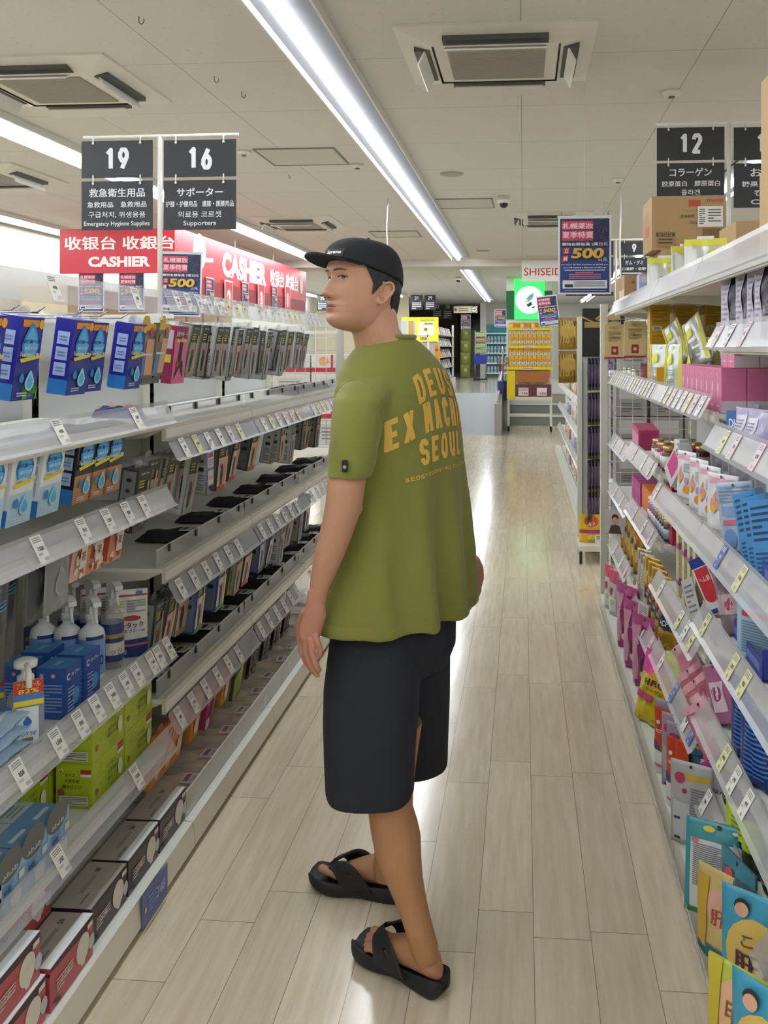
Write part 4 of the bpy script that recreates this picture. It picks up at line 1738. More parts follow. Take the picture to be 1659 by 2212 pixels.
def bay(label, s, xb, xf, y0, y1, top, zbase=0.09, depth=0.55, mesh_back=False):
    """gondola bay: back panel, slotted posts, base deck with lip and kick plate"""
    L = y1 - y0
    o = thing('shelving_bay', label, 'shelving', (xb, y0, 0), 0, 'bays of the left run' if s > 0 else 'bays of the right run')
    a, b = sorted((0.0, -s * 0.02))
    MB().box(a, b, 0, L, 0.05, top, M('c9ccca', 0.5)).build('back_panel', o)
    for y in (0.0, L - 0.001):
        mb = MB().box(min(0, s * .03), max(0, s * .03), y - 0.02, y + 0.02, 0.0, top, M('d6d4c4', 0.45))
        x = s * 0.0305
        for z in np.arange(0.2, top - 0.05, 0.05):
            mb.box(min(x, x - s * .002), max(x, x - s * .002) + 1e-4, y - 0.012, y - 0.008, z, z + 0.028, INK)
            mb.box(min(x, x - s * .002), max(x, x - s * .002) + 1e-4, y + 0.008, y + 0.012, z, z + 0.028, INK)
        mb.build('slotted_post', o)
    w_ = abs(xf - xb)
    x1 = s * w_
    d = MB().box(min(0, x1), max(0, x1), 0.002, L - 0.002, zbase - 0.015, zbase, M('d9dbd2', 0.4))
    for y in np.arange(0.02, L - 0.02, 0.019):
        x = x1 - s * 0.085
        d.box(min(x, x - s * .007), max(x, x - s * .007), y, y + 0.007, zbase, zbase + 0.0006, INK)
    d.build('base_deck', o)
    lip = MB()
    lip.prism([(x1 - s * .02, zbase), (x1, zbase - 0.005), (x1 + s * .008, 0.02), (x1 - s * 0.005, 0.012), (x1 - s * .02, 0.02)], 'y', 0.002, L - 0.002, M('d4cfbe', 0.4))
    lip.box(min(x1 - s * .07, x1 - s * .02), max(x1 - s * .07, x1 - s * .02), 0.002, L - 0.002, zbase - .014, zbase + 0.002, M('e2e4dc', 0.35))
    lip.build('base_lip', o)
    kx = x1 - s * 0.05
    MB().box(min(kx, kx - s * .01), max(kx, kx - s * .01), 0, L, 0.0, zbase - 0.015, M('6f6453', 0.6)).build('kick_plate', o)
    return o


XSL, XBL, XKL = -1.10, -1.53, -1.0
XSR, XBR, XKR = 0.55, 1.0, 0.45
LB_ = [1.5, 2.74, 3.64, 4.54, 5.44]
for i in range(4):
    bay(['nearest bay of the left shelving with the mask boxes', 'second bay of the left shelving after the mask boxes', 'third bay of the left shelving level with the person',
         'last bay of the left shelving ending at the wire panel'][i], 1, XBL, XKL, LB_[i], LB_[i + 1] , 1.64)
RB_ = [1.4, 2.79, 3.69, 4.59, 5.49]
for i in range(4):
    bay(['nearest bay of the right shelving with the light blue packs', 'second bay of the right shelving with the pink cartons', 'third bay of the right shelving with silver pouches',
         'last bay of the right shelving ending at the tall end post'][i], -1, XBR, XKR, RB_[i], RB_[i + 1], 1.73)


def hookbar(label, y0, y1, z, hooks, cards, kinds='w', x=XSL, seed=0):
    """header strip over a row of hooks on the left run"""
    L = y1 - y0
    o = thing('hook_bar', label, 'hook bar', (x, y0, z), 0, 'hook bars of the left run')
    MB().box(-0.385, -0.37, 0.0, L, -0.03, 0.0, SHELFW).box(-0.37, -0.0, 0.004, 0.012, -0.028, -0.012, SHELFW).box(-0.37, -0.0, L - 0.012, L - 0.004, -0.028, -0.012, SHELFW).build('cross_bar', o)
    tau = math.radians(20)
    ex, ey = Vector((0, 1, 0)), Vector((-math.sin(tau), 0, math.cos(tau)))
    n = ex.cross(ey)
    top = Vector((0, 0, 0.068))
    bot = top - ey * 0.076
    prof = [top, top - ey * .038 + n * .001, bot, bot + n * .003, top - ey * .038 + n * .004, top + n * .003]
    vs = [p + Vector((0, 0.004, 0)) for p in prof] + [p + Vector((0, L - 0.004, 0)) for p in prof]
    k = len(prof)
    ro = MB().add(vs, [(i, (i + 1) % k, k + (i + 1) % k, k + i) for i in range(k)] + [tuple(range(k)), tuple(range(k, 2 * k))[::-1]], ACR).build('price_rail', o)
    for i, y in enumerate(cards):
        co = bpy.data.objects.new('price_card', card(kinds[i % len(kinds)], i + seed))
        COL.objects.link(co)
        co.parent = ro
        m = Matrix((ex, ey, n)).transposed().to_4x4()
        m.translation = (top + bot) / 2 + n * 0.005 + Vector((0, y - y0, 0))
        co.matrix_local = m
    for y in hooks:
        MB().tube([(-0.37, y - y0, -0.02), (-0.03, y - y0, -0.02), (-0.012, y - y0, -0.008)], 0.0022, CHROME, 6).build('hook', o)
    return o


def ys(us, X=XSL):
    return [yX(u, X) for u in us]


# ---- left run
hookbar('clear hook strip along the top of the nearest left bay', LB_[0], LB_[1], 1.635, ys([53, 108, 190, 240, 285]), ys([102, 283]), 'w')
for i in range(1, 4):
    hookbar(['', 'clear hook strip on top of the second left bay full of price cards', 'clear hook strip on top of the third left bay beside the cap',
             'clear hook strip on top of the last left bay behind the chin'][i], LB_[i], LB_[i + 1], 1.645, [], [LB_[i] + .09 + .1 * k for k in range(8 if i < 3 else 3)], 'wwwwwyyyw', seed=i)
shelf('clear price rail shelf under the dark blue mask boxes', 1, XSL, LB_[0], LB_[1], 1.315, 0.40, ys([98, 268]), 'up')
shelf('shelf rail under the white mask boxes, five cards', 1, XSL, LB_[0], LB_[1], 1.065, 0.40, ys([52, 150, 205, 248, 285]), 'up', seed=2)
shelf('shelf holding the spray bottles and hand gel', 1, XSL, LB_[0], LB_[1], 0.605, 0.42, ys([8, 92, 142, 180, 214, 245, 270, 302, 318, 340]), 'up', seed=3)
shelf('shelf holding the lime green mask cartons', 1, XSL, LB_[0], LB_[1], 0.325, 0.42, ys([98, 268]), 'up', seed=1)
for i in range(1, 4):
    nm = ['', 'second', 'third', 'last'][i]
    L0, L1 = LB_[i], LB_[i + 1]
    n = 6 if i < 3 else 7
    shelf('white shelf with clear fence, highest of the %s left bay' % nm, 1, XSL, L0, L1, 1.29, 0.42, [L0 + .1 + .115 * k for k in range(n)], 'down', True, 0.045, kinds='wywwpy', seed=i)
    shelf('white shelf with clear fence, middle of the %s left bay' % nm, 1, XSL, L0, L1, 0.855, 0.42, [L0 + .07 + .118 * k for k in range(n)], 'down', True, 0.045, seed=i + 2)
    shelf('white shelf with clear fence, lowest of the %s left bay' % nm, 1, XSL, L0, L1, 0.455, 0.42, [L0 + .06 + .12 * k for k in range(n)], 'down', True, 0.045, seed=i + 4)

# ---- right run
for i, (a, b) in enumerate([(RB_[0], RB_[1]), (RB_[1], RB_[2]), (RB_[2], RB_[3]), (RB_[3], RB_[4])]):
    shelf(['top shelf of the nearest right bay carrying the large cartons', 'top shelf of the second right bay with a brown carton', 'top shelf of the third right bay with white and yellow pouches',
           'top shelf of the last right bay by the end post'][i], -1, XSR, a, b, 1.745, 0.45, [], 'up', False, 0.03, railh=0.1)
for i in range(1, 4):
    a, b = RB_[i], RB_[i + 1]
    if i == 1:
        a = 2.66
    shelf(['', 'shelf of pink cartons in the second right bay', 'shelf of silver yellow pouches in the third right bay', 'shelf of yellow cartons in the last right bay'][i], -1, XSR, a, b, 1.345, 0.45,
          [a + .07 + .1 * k for k in range(8)], 'up', False, 0.03, kinds='wpyw', seed=i, railh=0.085)
shelf('short shelf under the black and silver pouches, nearest right bay', -1, XSR, RB_[0], 2.60, 1.545, 0.42, [2.2, 2.36, 2.5], 'up', kinds='pw', seed=1, railh=0.085)
shelf('shelf of lilac pouches in the nearest right bay', -1, XSR, RB_[0], 2.62, 1.275, 0.45, [2.08, 2.42, 2.3], 'up', kinds='py', seed=4, railh=0.085)
shelf('shelf of light blue packs across the nearest right bay', -1, XSR, RB_[0], RB_[1], 0.97, 0.45, [2.24, 2.46], 'up', kinds='yb', seed=2, railh=0.085)
shelf('shelf of white fruit print pouches in the second right bay', -1, XSR, RB_[1], RB_[2], 0.965, 0.45, [3.6], 'up', seed=5, railh=0.085)
shelf('shelf of the blue tray and dark pouch, nearest right bay', -1, XSR, RB_[0], RB_[1], 0.735, 0.45, [2.66, 2.32, 2.2], 'up', kinds='yy', seed=3, railh=0.085)
shelf('shelf of dark blue pouches in the nearest right bay', -1, XSR, RB_[0], RB_[1], 0.465, 0.45, [2.3, 2.42, 2.18], 'up', kinds='wy', seed=6, railh=0.085)
shelf('lowest lifted shelf of the nearest right bay with long blue sign', -1, XSR, RB_[0], RB_[1], 0.235, 0.45, [2.1, 2.66, 2.3], 'up', kinds='yw', seed=0, railh=0.085)
shelf('shelf of cream cartons and maroon cartons, second right bay', -1, XSR, RB_[1], RB_[2], 0.62, 0.45, [2.88, 2.98, 3.1, 3.5], 'up', kinds='yw', seed=2, railh=0.085)
shelf('lowest lifted shelf of the second right bay with pink packs', -1, XSR, RB_[1], RB_[2], 0.345, 0.45, [2.86, 2.96, 3.2, 3.5], 'up', kinds='bw', seed=3, railh=0.085)
for a, b, zs, nm in ((RB_[2], RB_[3], (1.03, 0.755, 0.32), 'third'), (RB_[3], RB_[4], (0.99, 0.715, 0.40), 'last')):
    for z, lv in zip(zs, ('pink jars', 'small striped bottles', 'gold pouches')):
        shelf('shelf of %s in the %s right bay' % (lv, nm), -1, XSR, a, b, z, 0.42, [a + .1, a + .3, a + .62], 'up', kinds='pw', seed=3, railh=0.085)


# end post and wire panels
def wire_panel(label, x0, x1, y, z0, z1, post_x, nx, nz, zpost):
    o = thing('wire_panel', label, 'wire panel', (post_x, y, 0), 0, 'wire end panels')
    mb = MB()
    for k in range(nx + 1):
        x = x0 + (x1 - x0) * k / nx - post_x
        mb.tube([(x, 0, z0), (x, 0, z1)], 0.002, M('c9c9c4', 0.35, 0.4), 6)
    for k in range(nz + 1):
        z = z0 + (z1 - z0) * k / nz
        mb.tube([(x0 - post_x, 0.004, z), (x1 - post_x, 0.004, z)], 0.002, M('c9c9c4', 0.35, 0.4), 6)
    mb.build('wire_grid', o)
    MB().bbox(-0.022, 0.022, -0.022, 0.022, 0.0, zpost, M('cfcdc2', 0.4), .004).build('end_post', o)
    return o


wire_panel('white wire grid panel and tall post ending the right shelving', 0.5, 1.0, 5.52, 0.15, 1.70, 0.475, 7, 24, 1.79)
wire_panel('white wire grid panel and post ending the left shelving', -1.5, -1.12, 5.50, 0.95, 1.66, -1.1, 6, 10, 1.72)

# clear card strip along the right base lip
o = thing('price_strip', 'clear price strip running along the foot of the right shelving', 'price strip', (XKR - .006, 1.5, .02))
n_ = MB()
n_.prism([(0, 0), (-.012, .0), (-.03, .085), (-.028, .086), (-.01, .004), (0, .004)], 'y', 0, 3.98, ACR)
so_ = n_.build('strip', o)
tau = math.radians(-12)
for i, yy in enumerate([2.0, 2.12, 2.26, 2.42, 2.62, 2.95, 3.4, 3.9, 4.4, 4.9]):
    co = bpy.data.objects.new('price_card', card('w', i))
    COL.objects.link(co)
    co.parent = so_
    ex, ey = Vector((0, -1, 0)), Vector((-.2, 0, .98)).normalized()
    m = Matrix((ex, ey, ex.cross(ey))).transposed().to_4x4()
    m.translation = Vector((-.0235, yy - 1.5, .045))
    co.matrix_local = m

# ================================================================= goods
def carton(name, W, D, H, col, front=(), left=(), right=(), top=(), b=0.0015, hang=False, rough=0.38, tab=None, back=()):
    """printed box; origin at bottom centre of the front, or at the hang hole when hang=True; front faces -y"""
    def build():
        mb = MB()
        mb.bbox(0, W, 0, D, 0, H, M(col, rough), b)
        deco(Face(mb, (0, 0, 0), (1, 0, 0), (0, -1, 0), W, H), front)
        deco(Face(mb, (0, D, 0), (0, -1, 0), (-1, 0, 0), D, H), left)
        deco(Face(mb, (W, 0, 0), (0, 1, 0), (1, 0, 0), D, H), right)
        deco(Face(mb, (0, 0, H), (1, 0, 0), (0, 0, 1), W, D, (0, 1, 0)), top)
        sh = Matrix.Translation((-W / 2, 0, -H - 0.022 if hang else 0))
        o = mb.xf(sh).build(name)
        if hang:
            t = MB()
            pts = []
            for k in range(13):
                a = math.pi * k / 12
                pts.append((W * .5 + W * .22 * math.cos(a), H + .012 + .012 * math.sin(a)))
            t.prism([(W * .2, H - .003)] + [(W * .8, H - .003)] + pts, 'y', D * .45, D * .45 + .0012, tab or CLEAR)
            t.xf(sh).build('hang_tab', o)
        return o
    return build


def pouch(name, W, H, T, col, front=(), back=(), rough=0.3, metal=0.0, seal=0.09, seed=0, gusset=True, hole=True, band=None, crumple=1.0):
    """stand-up foil or plastic pouch; origin bottom centre, front faces -y"""
    rnd = random.Random(seed)
    ph = [rnd.uniform(0, 6) for _ in range(6)]

    def S0(x, z):
        q = max(-1, min(1, 2 * x / W - 1))
        t = max(0, min(1, z / H))
        lens = (1 - abs(q) ** 2.4)
        if gusset:
            pr = (1 - t ** 1.7) * (0.75 + 0.25 * min(1, t * 6))
        else:
            pr = math.sin(math.pi * min(1, max(0, (t - .03) / .94))) ** 0.6
        if t > 1 - seal:
            pr *= max(0, 1 - (t - 1 + seal) / seal * 1.1)
        wv = 0.0016 * crumple * (math.sin(7 * q + 9 * t + ph[0]) + 0.7 * math.sin(13 * t - 6 * q + ph[1]) + .5 * math.sin(17 * q + ph[2] + 5 * t)) * lens * (1 if t < 1 - seal else .25)
        return T / 2 * lens * pr + wv + 0.0008

    nx, nz = 14, 20
    node = {}

    def S(x, z):
        """the facetted skin itself, so print lies on it everywhere"""
        fx, fz = min(max(x / W * nx, 0), nx - 1e-6), min(max(z / H * nz, 0), nz - 1e-6)
        i, j = int(fx), int(fz)
        c = []
        for a, b in ((i, j), (i + 1, j), (i, j + 1), (i + 1, j + 1)):
            if (a, b) not in node:
                node[(a, b)] = S0(W * a / nx, H * b / nz)
            c.append(node[(a, b)])
        u, v = fx - i, fz - j
        return (c[0] * (1 - u) + c[1] * u) * (1 - v) + (c[2] * (1 - u) + c[3] * u) * v

    def build():
        mb = MB()
        mt = M(col, rough, metal)
        vs = [(W * i / nx, -S(W * i / nx, H * j / nz), H * j / nz) for j in range(nz + 1) for i in range(nx + 1)]
        k = len(vs)
        vs += [(W * i / nx, S(W * (1 - i / nx), H * j / nz), H * j / nz) for j in range(nz + 1) for i in range(nx + 1)]
        fs = []
        n1 = nx + 1
        for j in range(nz):
            for i in range(nx):
                q = (j * n1 + i, j * n1 + i + 1, (j + 1) * n1 + i + 1, (j + 1) * n1 + i)
                fs += [q, tuple(k + a for a in q[::-1])]
            for i in (0, nx):
                a, b = j * n1 + i, (j + 1) * n1 + i
                fs.append((a, b, k + b, k + a) if i == 0 else (b, a, k + a, k + b))
        for i in range(nx):
            fs.append((i + 1, i, k + i, k + i + 1))
            a = nz * n1 + i
            fs.append((a, a + 1, k + a + 1, k + a))
        mb.add(vs, fs, mt, True)
        F = Face(mb, (0, 0, 0), (1, 0, 0), (0, -1, 0), W, H, S=S)
        deco(F, front)
        if hole:
            F.disc(.5, .955, .035, M('2c2c30', .6))
        G = Face(mb, (W, 0, 0), (-1, 0, 0), (0, 1, 0), W, H, S=S)
        deco(G, back)
        o = mb.xf(Matrix.Translation((-W / 2, 0, 0))).build(name)
        return o
    return build


def hangpouch(*a, **k):
    """pouch with the origin at its top seal"""
    f = pouch(*a, **k)
    H = a[2]

    def build():
        o = f()
        o.data.transform(Matrix.Translation((0, 0, -H)))
        return o
    return build


def trigger_bottle(name, H, R, body, label, headc, clear=False, front=()):
    def build():
        o = bpy.data.objects.new(name, None)
        COL.objects.link(o)
        hb = H * 0.68
        bm_ = body if not isinstance(body, str) else M(body, 0.3)
        MB().lathe([(R * .92, 0), (R, .006), (R, hb * .78), (R * .9, hb * .88), (R * .5, hb * .96), (R * .34, hb), (R * .34, hb + .012)], bm_, seg=24).build('bottle_body', o)
        lb = MB().lathe([(R + .0006, hb * .12), (R + .0006, hb * .76)], M(label, .35), seg=24)
        lb.f = lb.f[:-2]
        lb.mi = lb.mi[:-2]
        lb.sm = lb.sm[:-2]
        for it in front:
            s, x, z, h, c = it

            def wrap(px, py, x=x, z=z):
                a = -HP + (x + px) / R
                return Vector(((R + .0012) * math.cos(a), (R + .0012) * math.sin(a), z + py))
            if s == 'band':
                vs = [wrap(-h / 2 + h * i / 8, q) for q in (0, c[0]) for i in range(9)]
                lb.add(vs, [(i, i + 1, 10 + i, 9 + i) for i in range(8)], M(c[1], .4), True)
            else:
                lb.text(s, wrap, h, M(c, .5), 0.02)
        lb.build('label_wrap', o)
        hm = headc if not isinstance(headc, str) else M(headc, .35)
        hd = MB()
        hd.lathe([(R * .42, hb + .008), (R * .42, hb + .026), (R * .34, hb + .03)], hm, seg=16)
        pts = [(-.018, hb + .03), (.014, hb + .03), (.012, hb + .048), (.02, hb + .054), (.02, H - .006), (.01, H), (-.026, H), (-.05, H - .008), (-.05, H - .02), (-.022, H - .022)]
        hd.prism([(y, z) for y, z in pts], 'x', -.011, .011, hm)
        hd.build('spray_head', o)
        tg = MB().tube([(0, -.022, H - .024), (0, -.036, H - .036), (0, -.038, H - .052), (0, -.046, H - .066)], .0048, hm, 8)
        tg.build('trigger', o)
        return o
    return build


def jar(name, H, R, col, lid, lidh=.012, label=None):
    def build():
        o = MB().lathe([(R * .94, 0), (R, .004), (R, H - lidh - .008), (R * .8, H - lidh)], M(col, .25), seg=18).build(name)
        MB().lathe([(R * .86, H - lidh), (R * .86, H - .001), (R * .8, H)], M(lid, .28, .55), seg=18).build('lid', o)
        if label:
            q = MB().lathe([(R + .0005, H * .15), (R + .0005, H * .6)], M(label, .4), seg=18)
            q.build('label_wrap', o)
        return o
    return build


def flatbag(name, W, D, T, col, tag_col=None, clear=False, seed=0, mark=None):
    """soft pack lying flat: rumpled fabric in a clear bag, white label on top; origin bottom centre"""
    rnd = random.Random(seed)
    px = rnd.uniform(0, 9)

    def build():
        mb = MB()
        n = 12
        vs, fs = [], []
        for j in range(n + 1):
            for i in range(n + 1):
                x, y = 2 * i / n - 1, 2 * j / n - 1
                e = (1 - x ** 4) * (1 - y ** 4)
                z = T * (0.25 + 0.75 * e ** .5 * (0.75 + 0.5 * noise.noise(Vector((x * 1.8 + px, y * 1.8, seed)))))
                vs.append((x * W / 2 * (1 - .05 * abs(y)), y * D / 2, z if e > 0 else T * .12))
        k = len(vs)
        vs += [(v[0], v[1], 0) for v in vs]
        for j in range(n):
            for i in range(n):
                q = (j * (n + 1) + i, j * (n + 1) + i + 1, (j + 1) * (n + 1) + i + 1, (j + 1) * (n + 1) + i)
                fs += [q, tuple(k + a for a in q[::-1])]
        for i in range(n):
            for a, b in ((i, i + 1), ((n * (n + 1) + i + 1), (n * (n + 1) + i)), ((i + 1) * (n + 1), i * (n + 1)), (i * (n + 1) + n, (i + 1) * (n + 1) + n)):
                fs.append((b, a, k + a, k + b))
        mb.add(vs, fs, M(col, .7, grain=.12), True)
        o = mb.build(name)
        if tag_col:
            t = MB()
            x0, y0 = -W * .5, -D * .46
            t.bbox(-W * .26, W * .26, y0, y0 + D * .24, T * 1.0, T * 1.0 + .002, M(tag_col, .45), .0006)
            F = Face(t, (-W * .26, y0, T * 1.0 + .002), (1, 0, 0), (0, 0, 1), W * .52, D * .24, (0, 1, 0))
            deco(F, [('r', .12, .88, .5, .86, mark or '2b2b2e'), ('l', .15, .8, .1, .4, 2, '7a7a7c')])
            t.build('label_card', o)
        if clear:
            c = MB()
            c.bbox(-W * .53, W * .53, -D * .53, D * .53, 0, T * 1.09, BAG, .004)
            c.build('clear_wrapper', o)
        return o
    return build


RL, RR = HP, -HP
TILT = math.radians(9)


def hangL(key, b, u, X, z, lab, cat, grp, tilt=TILT, yaw=0.0, W=0.1):
    """hang a pack on the left run: u is the image column of its left front edge on the plane X"""
    y = yX(u, X) + W / 2
    return put(key, b, (X, y, z), (tilt, 0, RL + yaw), lab, cat, grp)


# ---------------------------------------------------------------- left run, nearest bay
def throat(front_top, body, low, txt='1c3fa8'):
    fr = [('r', 0, 1, 0, .38, low), ('r', .1, .78, .88, .965, 'e8902c'), ('t', '10', .2, .56, .06, 'f2e8c8', .03), ('d', .88, .915, .11, 'e9b43a'),
          ('o', .5, .68, .36, '2b8fd6'), ('o', .5, .665, .30, '5fb6ea'), ('t', 'のどぬ～る', .5, .71, .052, txt, .03, .66), ('t', 'ぬれマスク', .5, .63, .04, 'e8f2fa', .02, .5),
          ('p', [(.06, .5), (.96, .55), (.94, .51), (.14, .455)], 'd8d432'), ('t', '10時間のど潤う', .54, .545, .048, 'efe9da', .025, .8),
          ('o', .58, .22, .2, '9fd4ee'), ('o', .58, .215, .13, '57b4e2'), ('o', .22, .27, .1, '2c86cf'), ('l', .08, .5, .05, .11, 2, 'cfd6ee')]
    lf = [('r', 0, 1, .0, .2, '2478c4')] + [('r', .2, .82, a, a + .17, 'a9bfe6') for a in (.66, .455, .25)] + [('l', .32, .72, a + .04, a + .12, 2, '6d86c2') for a in (.66, .455, .25)]
    return carton('mask_box', .1, .05, .19, body, fr, lf, hang=True, rough=.3)


T1 = throat('0', '2a2a98', '27408f')
T2 = throat('0', 'e4e6ea', 'b8d4ea', '2456b8')
T3 = throat('0', '16181f', 'c58a5c', '2456b8')
g = 'dark blue throat mask boxes'
for i, (u, x, lb) in enumerate([(-38, XSL, 'dark blue throat mask box cut by the left picture edge, top row'), (50, XSL, 'dark blue throat mask box with green leaf print, front left of top row'),
                                (46, XSL - .055, 'dark blue throat mask box behind the green leaf one, top row'), (166, XSL, 'dark blue throat mask box in the middle of the top row, foremost'),
                                (166, XSL - .053, 'dark blue throat mask box directly behind the middle foremost one, top row'), (203, XSL - .045, 'dark blue throat mask box half seen right of the middle one, top row'),
                                (290, XSL, 'dark blue throat mask box nearest the beige sleeve packs, top row'), (286, XSL - .05, 'dark blue throat mask box second from the beige sleeve packs, top row')]):
    o = hangL('t1', T1, u, x, 1.622, lb, 'mask box', g, math.radians(8))
    if i == 1:
        lf = MB()
        for k in range(16):
            rr = random.Random(k)
            x0, z0 = rr.uniform(-.02, .05), rr.uniform(-.208, -.19)
            lf.add([(x0 - .006, -.0024, z0 - .004), (x0 + .007, -.0024, z0 - .003), (x0 + rr.uniform(-.004, .004), -.0024, z0 + .018)], [(0, 1, 2)], M(['4f9a36', '6cb544', '3b7f30'][k % 3], .5))
        lf.build('leaf_print', o)
for i, (u, x, key, b, lb) in enumerate([(-30, XSL, 't2', T2, 'white throat mask box cut by the left picture edge, second row'), (38, XSL, 't2', T2, 'white throat mask box with blue drop, nearest whole one, second row'),
                                        (104, XSL, 't2', T2, 'white throat mask box beside the black ones, second row'), (178, XSL, 't3', T3, 'black and peach throat mask box next to the white ones, second row'),
                                        (212, XSL, 't3', T3, 'black and peach throat mask box, middle of three, second row'), (243, XSL, 't3', T3, 'black and peach throat mask box farthest along, second row'),
                                        (150, XSL - .05, 't3', T3, 'black and peach throat mask box set back behind the white ones')]):
    hangL(key, b, u, x, 1.345, lb, 'mask box', 'throat mask boxes of the second row', math.radians(8))

# third row: hanging pouches
BK = hangpouch('mask_pouch', .15, .24, .018, '3c3e42', [('l', .1, .75, .82, .95, 2, '3f8fb4'), ('l', .1, .9, .62, .76, 4, '3f8fb4'), ('d', .5, .3, .2, '2e2f33', .17)], rough=.35, hole=False, gusset=False)
GY = hangpouch('mask_pouch', .115, .17, .016, '8d9194', [('l', .15, .8, .76, .92, 3, 'c4c8ca'), ('d', .5, .42, .2, 'a2a6a9', .2), ('d', .5, .42, .16, '96999c', .16)], rough=.3, metal=.2, hole=False, gusset=False)
hangL('bk', BK, -70, XSL, 1.055, 'black mask pouch with pale blue print, cut by the left picture edge', 'mask pouch', None, .05, W=.15)
hangL('bk', BK, -40, XSL - .06, 1.055, 'black mask pouch hanging behind the pale blue print one', 'mask pouch', None, .05, W=.15)
hangL('bk2', hangpouch('mask_pouch', .11, .18, .02, '55585c', [('l', .15, .8, .7, .9, 3, '7c8084')], rough=.35, hole=False, gusset=False), 62, XSL - .03, 1.07, 'dark grey pouch between the black and light grey mask pouches', 'mask pouch', None, .05)
hangL('gy', GY, 104, XSL, 1.075, 'light grey mask pouch hanging beside the floral packs', 'mask pouch', None, .05)


def floral(col, c2, c3):
    rnd = random.Random(hash(col) % 97 if False else len(col) + int(col, 16) % 97)
    fr = [('d', rnd.uniform(.12, .88), rnd.uniform(.08, .92), rnd.uniform(.07, .16), rnd.choice([c2, c3, 'e9d9d2'])) for _ in range(22)]
    fr += [('r', .3, .7, .25, .75, 'e6ddda'), ('t', '花', .5, .5, .18, c2, .02)]
    return carton('mask_pack', .085, .018, .125, col, fr, [('r', .1, .9, .05, .95, c2)], hang=True)


hangL('fl1', floral('e3b9a6', 'c4567a', 'd7a24a'), 165, XSL, 1.09, 'pink and peach floral mask pack beside the grey pouch', 'mask pack', 'floral mask packs')
hangL('fl2', floral('d98d78', 'a8323c', 'efe0c0'), 200, XSL, 1.09, 'red and white floral mask pack, middle of three', 'mask pack', 'floral mask packs')
hangL('fl3', floral('d6986e', 'b8452e', 'efe0d0'), 246, XSL, 1.09, 'orange floral mask pack at the end of the rail', 'mask pack', 'floral mask packs')

# fourth row: bottles
zb = 0.606
WH = trigger_bottle('spray_bottle', .232, .036, 'dfe3e6', '7ea3d8', 'e6e8ea', front=[('500', 0, .06, .026, '24344f'), ('band', 0, .118, .05, (.01, '2c3f70'))])
for i, x in enumerate((-1.2, -1.27, -1.34)):
    put('wsp', WH, (x, 2.49, zb), .75, ['white spray bottle with blue label, front of its file', 'white spray bottle with blue label, second in its file', 'white spray bottle with blue label, deepest in its file'][i], 'spray bottle', 'white spray bottles with blue labels')
CS = trigger_bottle('spray_bottle', .25, .032, CLEAR, '39487e', acrylic('frosted', 'e6e8e8', .25), front=[('band', 0, .04, .08, (.035, 'e0dcd0')), ('ック', 0, .05, .018, '3a3f56'), ('band', 0, .088, .08, (.012, 'b0935a'))])
for i, (x, y) in enumerate(((-1.19, 2.6), (-1.26, 2.61), (-1.33, 2.62), (-1.4, 2.56))):
    put('csp', CS, (x, y, zb), .8, ['clear spray bottle with navy label at the front, beside the refill pouch', 'clear spray bottle with navy label, second from the front', 'clear spray bottle with navy label, third from the front', 'clear spray bottle with navy label at the back of the shelf'][i], 'spray bottle', 'clear spray bottles')
put('etak', pouch('refill_pouch', .12, .2, .035, 'e4e4e0', [('r', 0, 1, 0, .27, '2b3d7c'), ('r', .2, 1, .17, .2, 'd46a8a'), ('r', .03, 1, .9, .925, 'a8303a'), ('d', .8, .95, .09, '3f7cc4', .028), ('d', .62, .58, .22, 'b03a3c', .04), ('t', 'イータック', .55, .48, .085, '33343a', .02, .7),
                                                              ('t', 'スプレーα', .68, .4, .055, '3c64b0', .01, .5), ('l', .5, .95, .66, .86, 5, '8a8a8e'), ('l', .06, .45, .66, .86, 5, 'c8b46a'), ('r', .12, .5, .06, .13, '7fb0c8')], hole=False, rough=.28),
    (-1.185, 2.685, zb), .45, 'white refill pouch with red oval and navy base beside clear sprays', 'refill pouch')
put('etak', None, (-1.27, 2.70, zb), .5, 'white refill pouch standing second behind the front refill pouch', 'refill pouch')
BB = carton('glove_box', .085, .075, .125, '2f57a6', [('r', 0, 1, .0, 1, '2a4f9f'), ('t', 'C', .2, .8, .14, 'e8eef6', .04), ('t', 'カプレ', .62, .82, .07, 'cfdcf0', .01, .5), ('d', .62, .35, .22, '4f93cf', .17), ('l', .12, .5, .1, .6, 7, '9fb4dc')],
            [('l', .08, .9, .12, .7, 9, '8fa6d8'), ('d', .2, .86, .07, 'd9a0a0'), ('d', .6, .86, .07, 'd9a0a0')], top=[('r', 0, 1, 0, 1, '3d82c4'), ('l', .3, .7, .4, .6, 2, 'a8cbe8')])
for i, (x, y) in enumerate(((-1.135, 2.255), (-1.135, 2.36), (-1.24, 2.26), (-1.24, 2.37))):
    put('bb', BB, (x, y, zb), RL, ['blue carton with a white C in front beside the hand gel', 'blue carton with a white C in front beside the white sprays', 'blue carton hidden behind the hand gel side one', 'blue carton hidden behind the white spray side one'][i], 'carton', 'blue cartons')


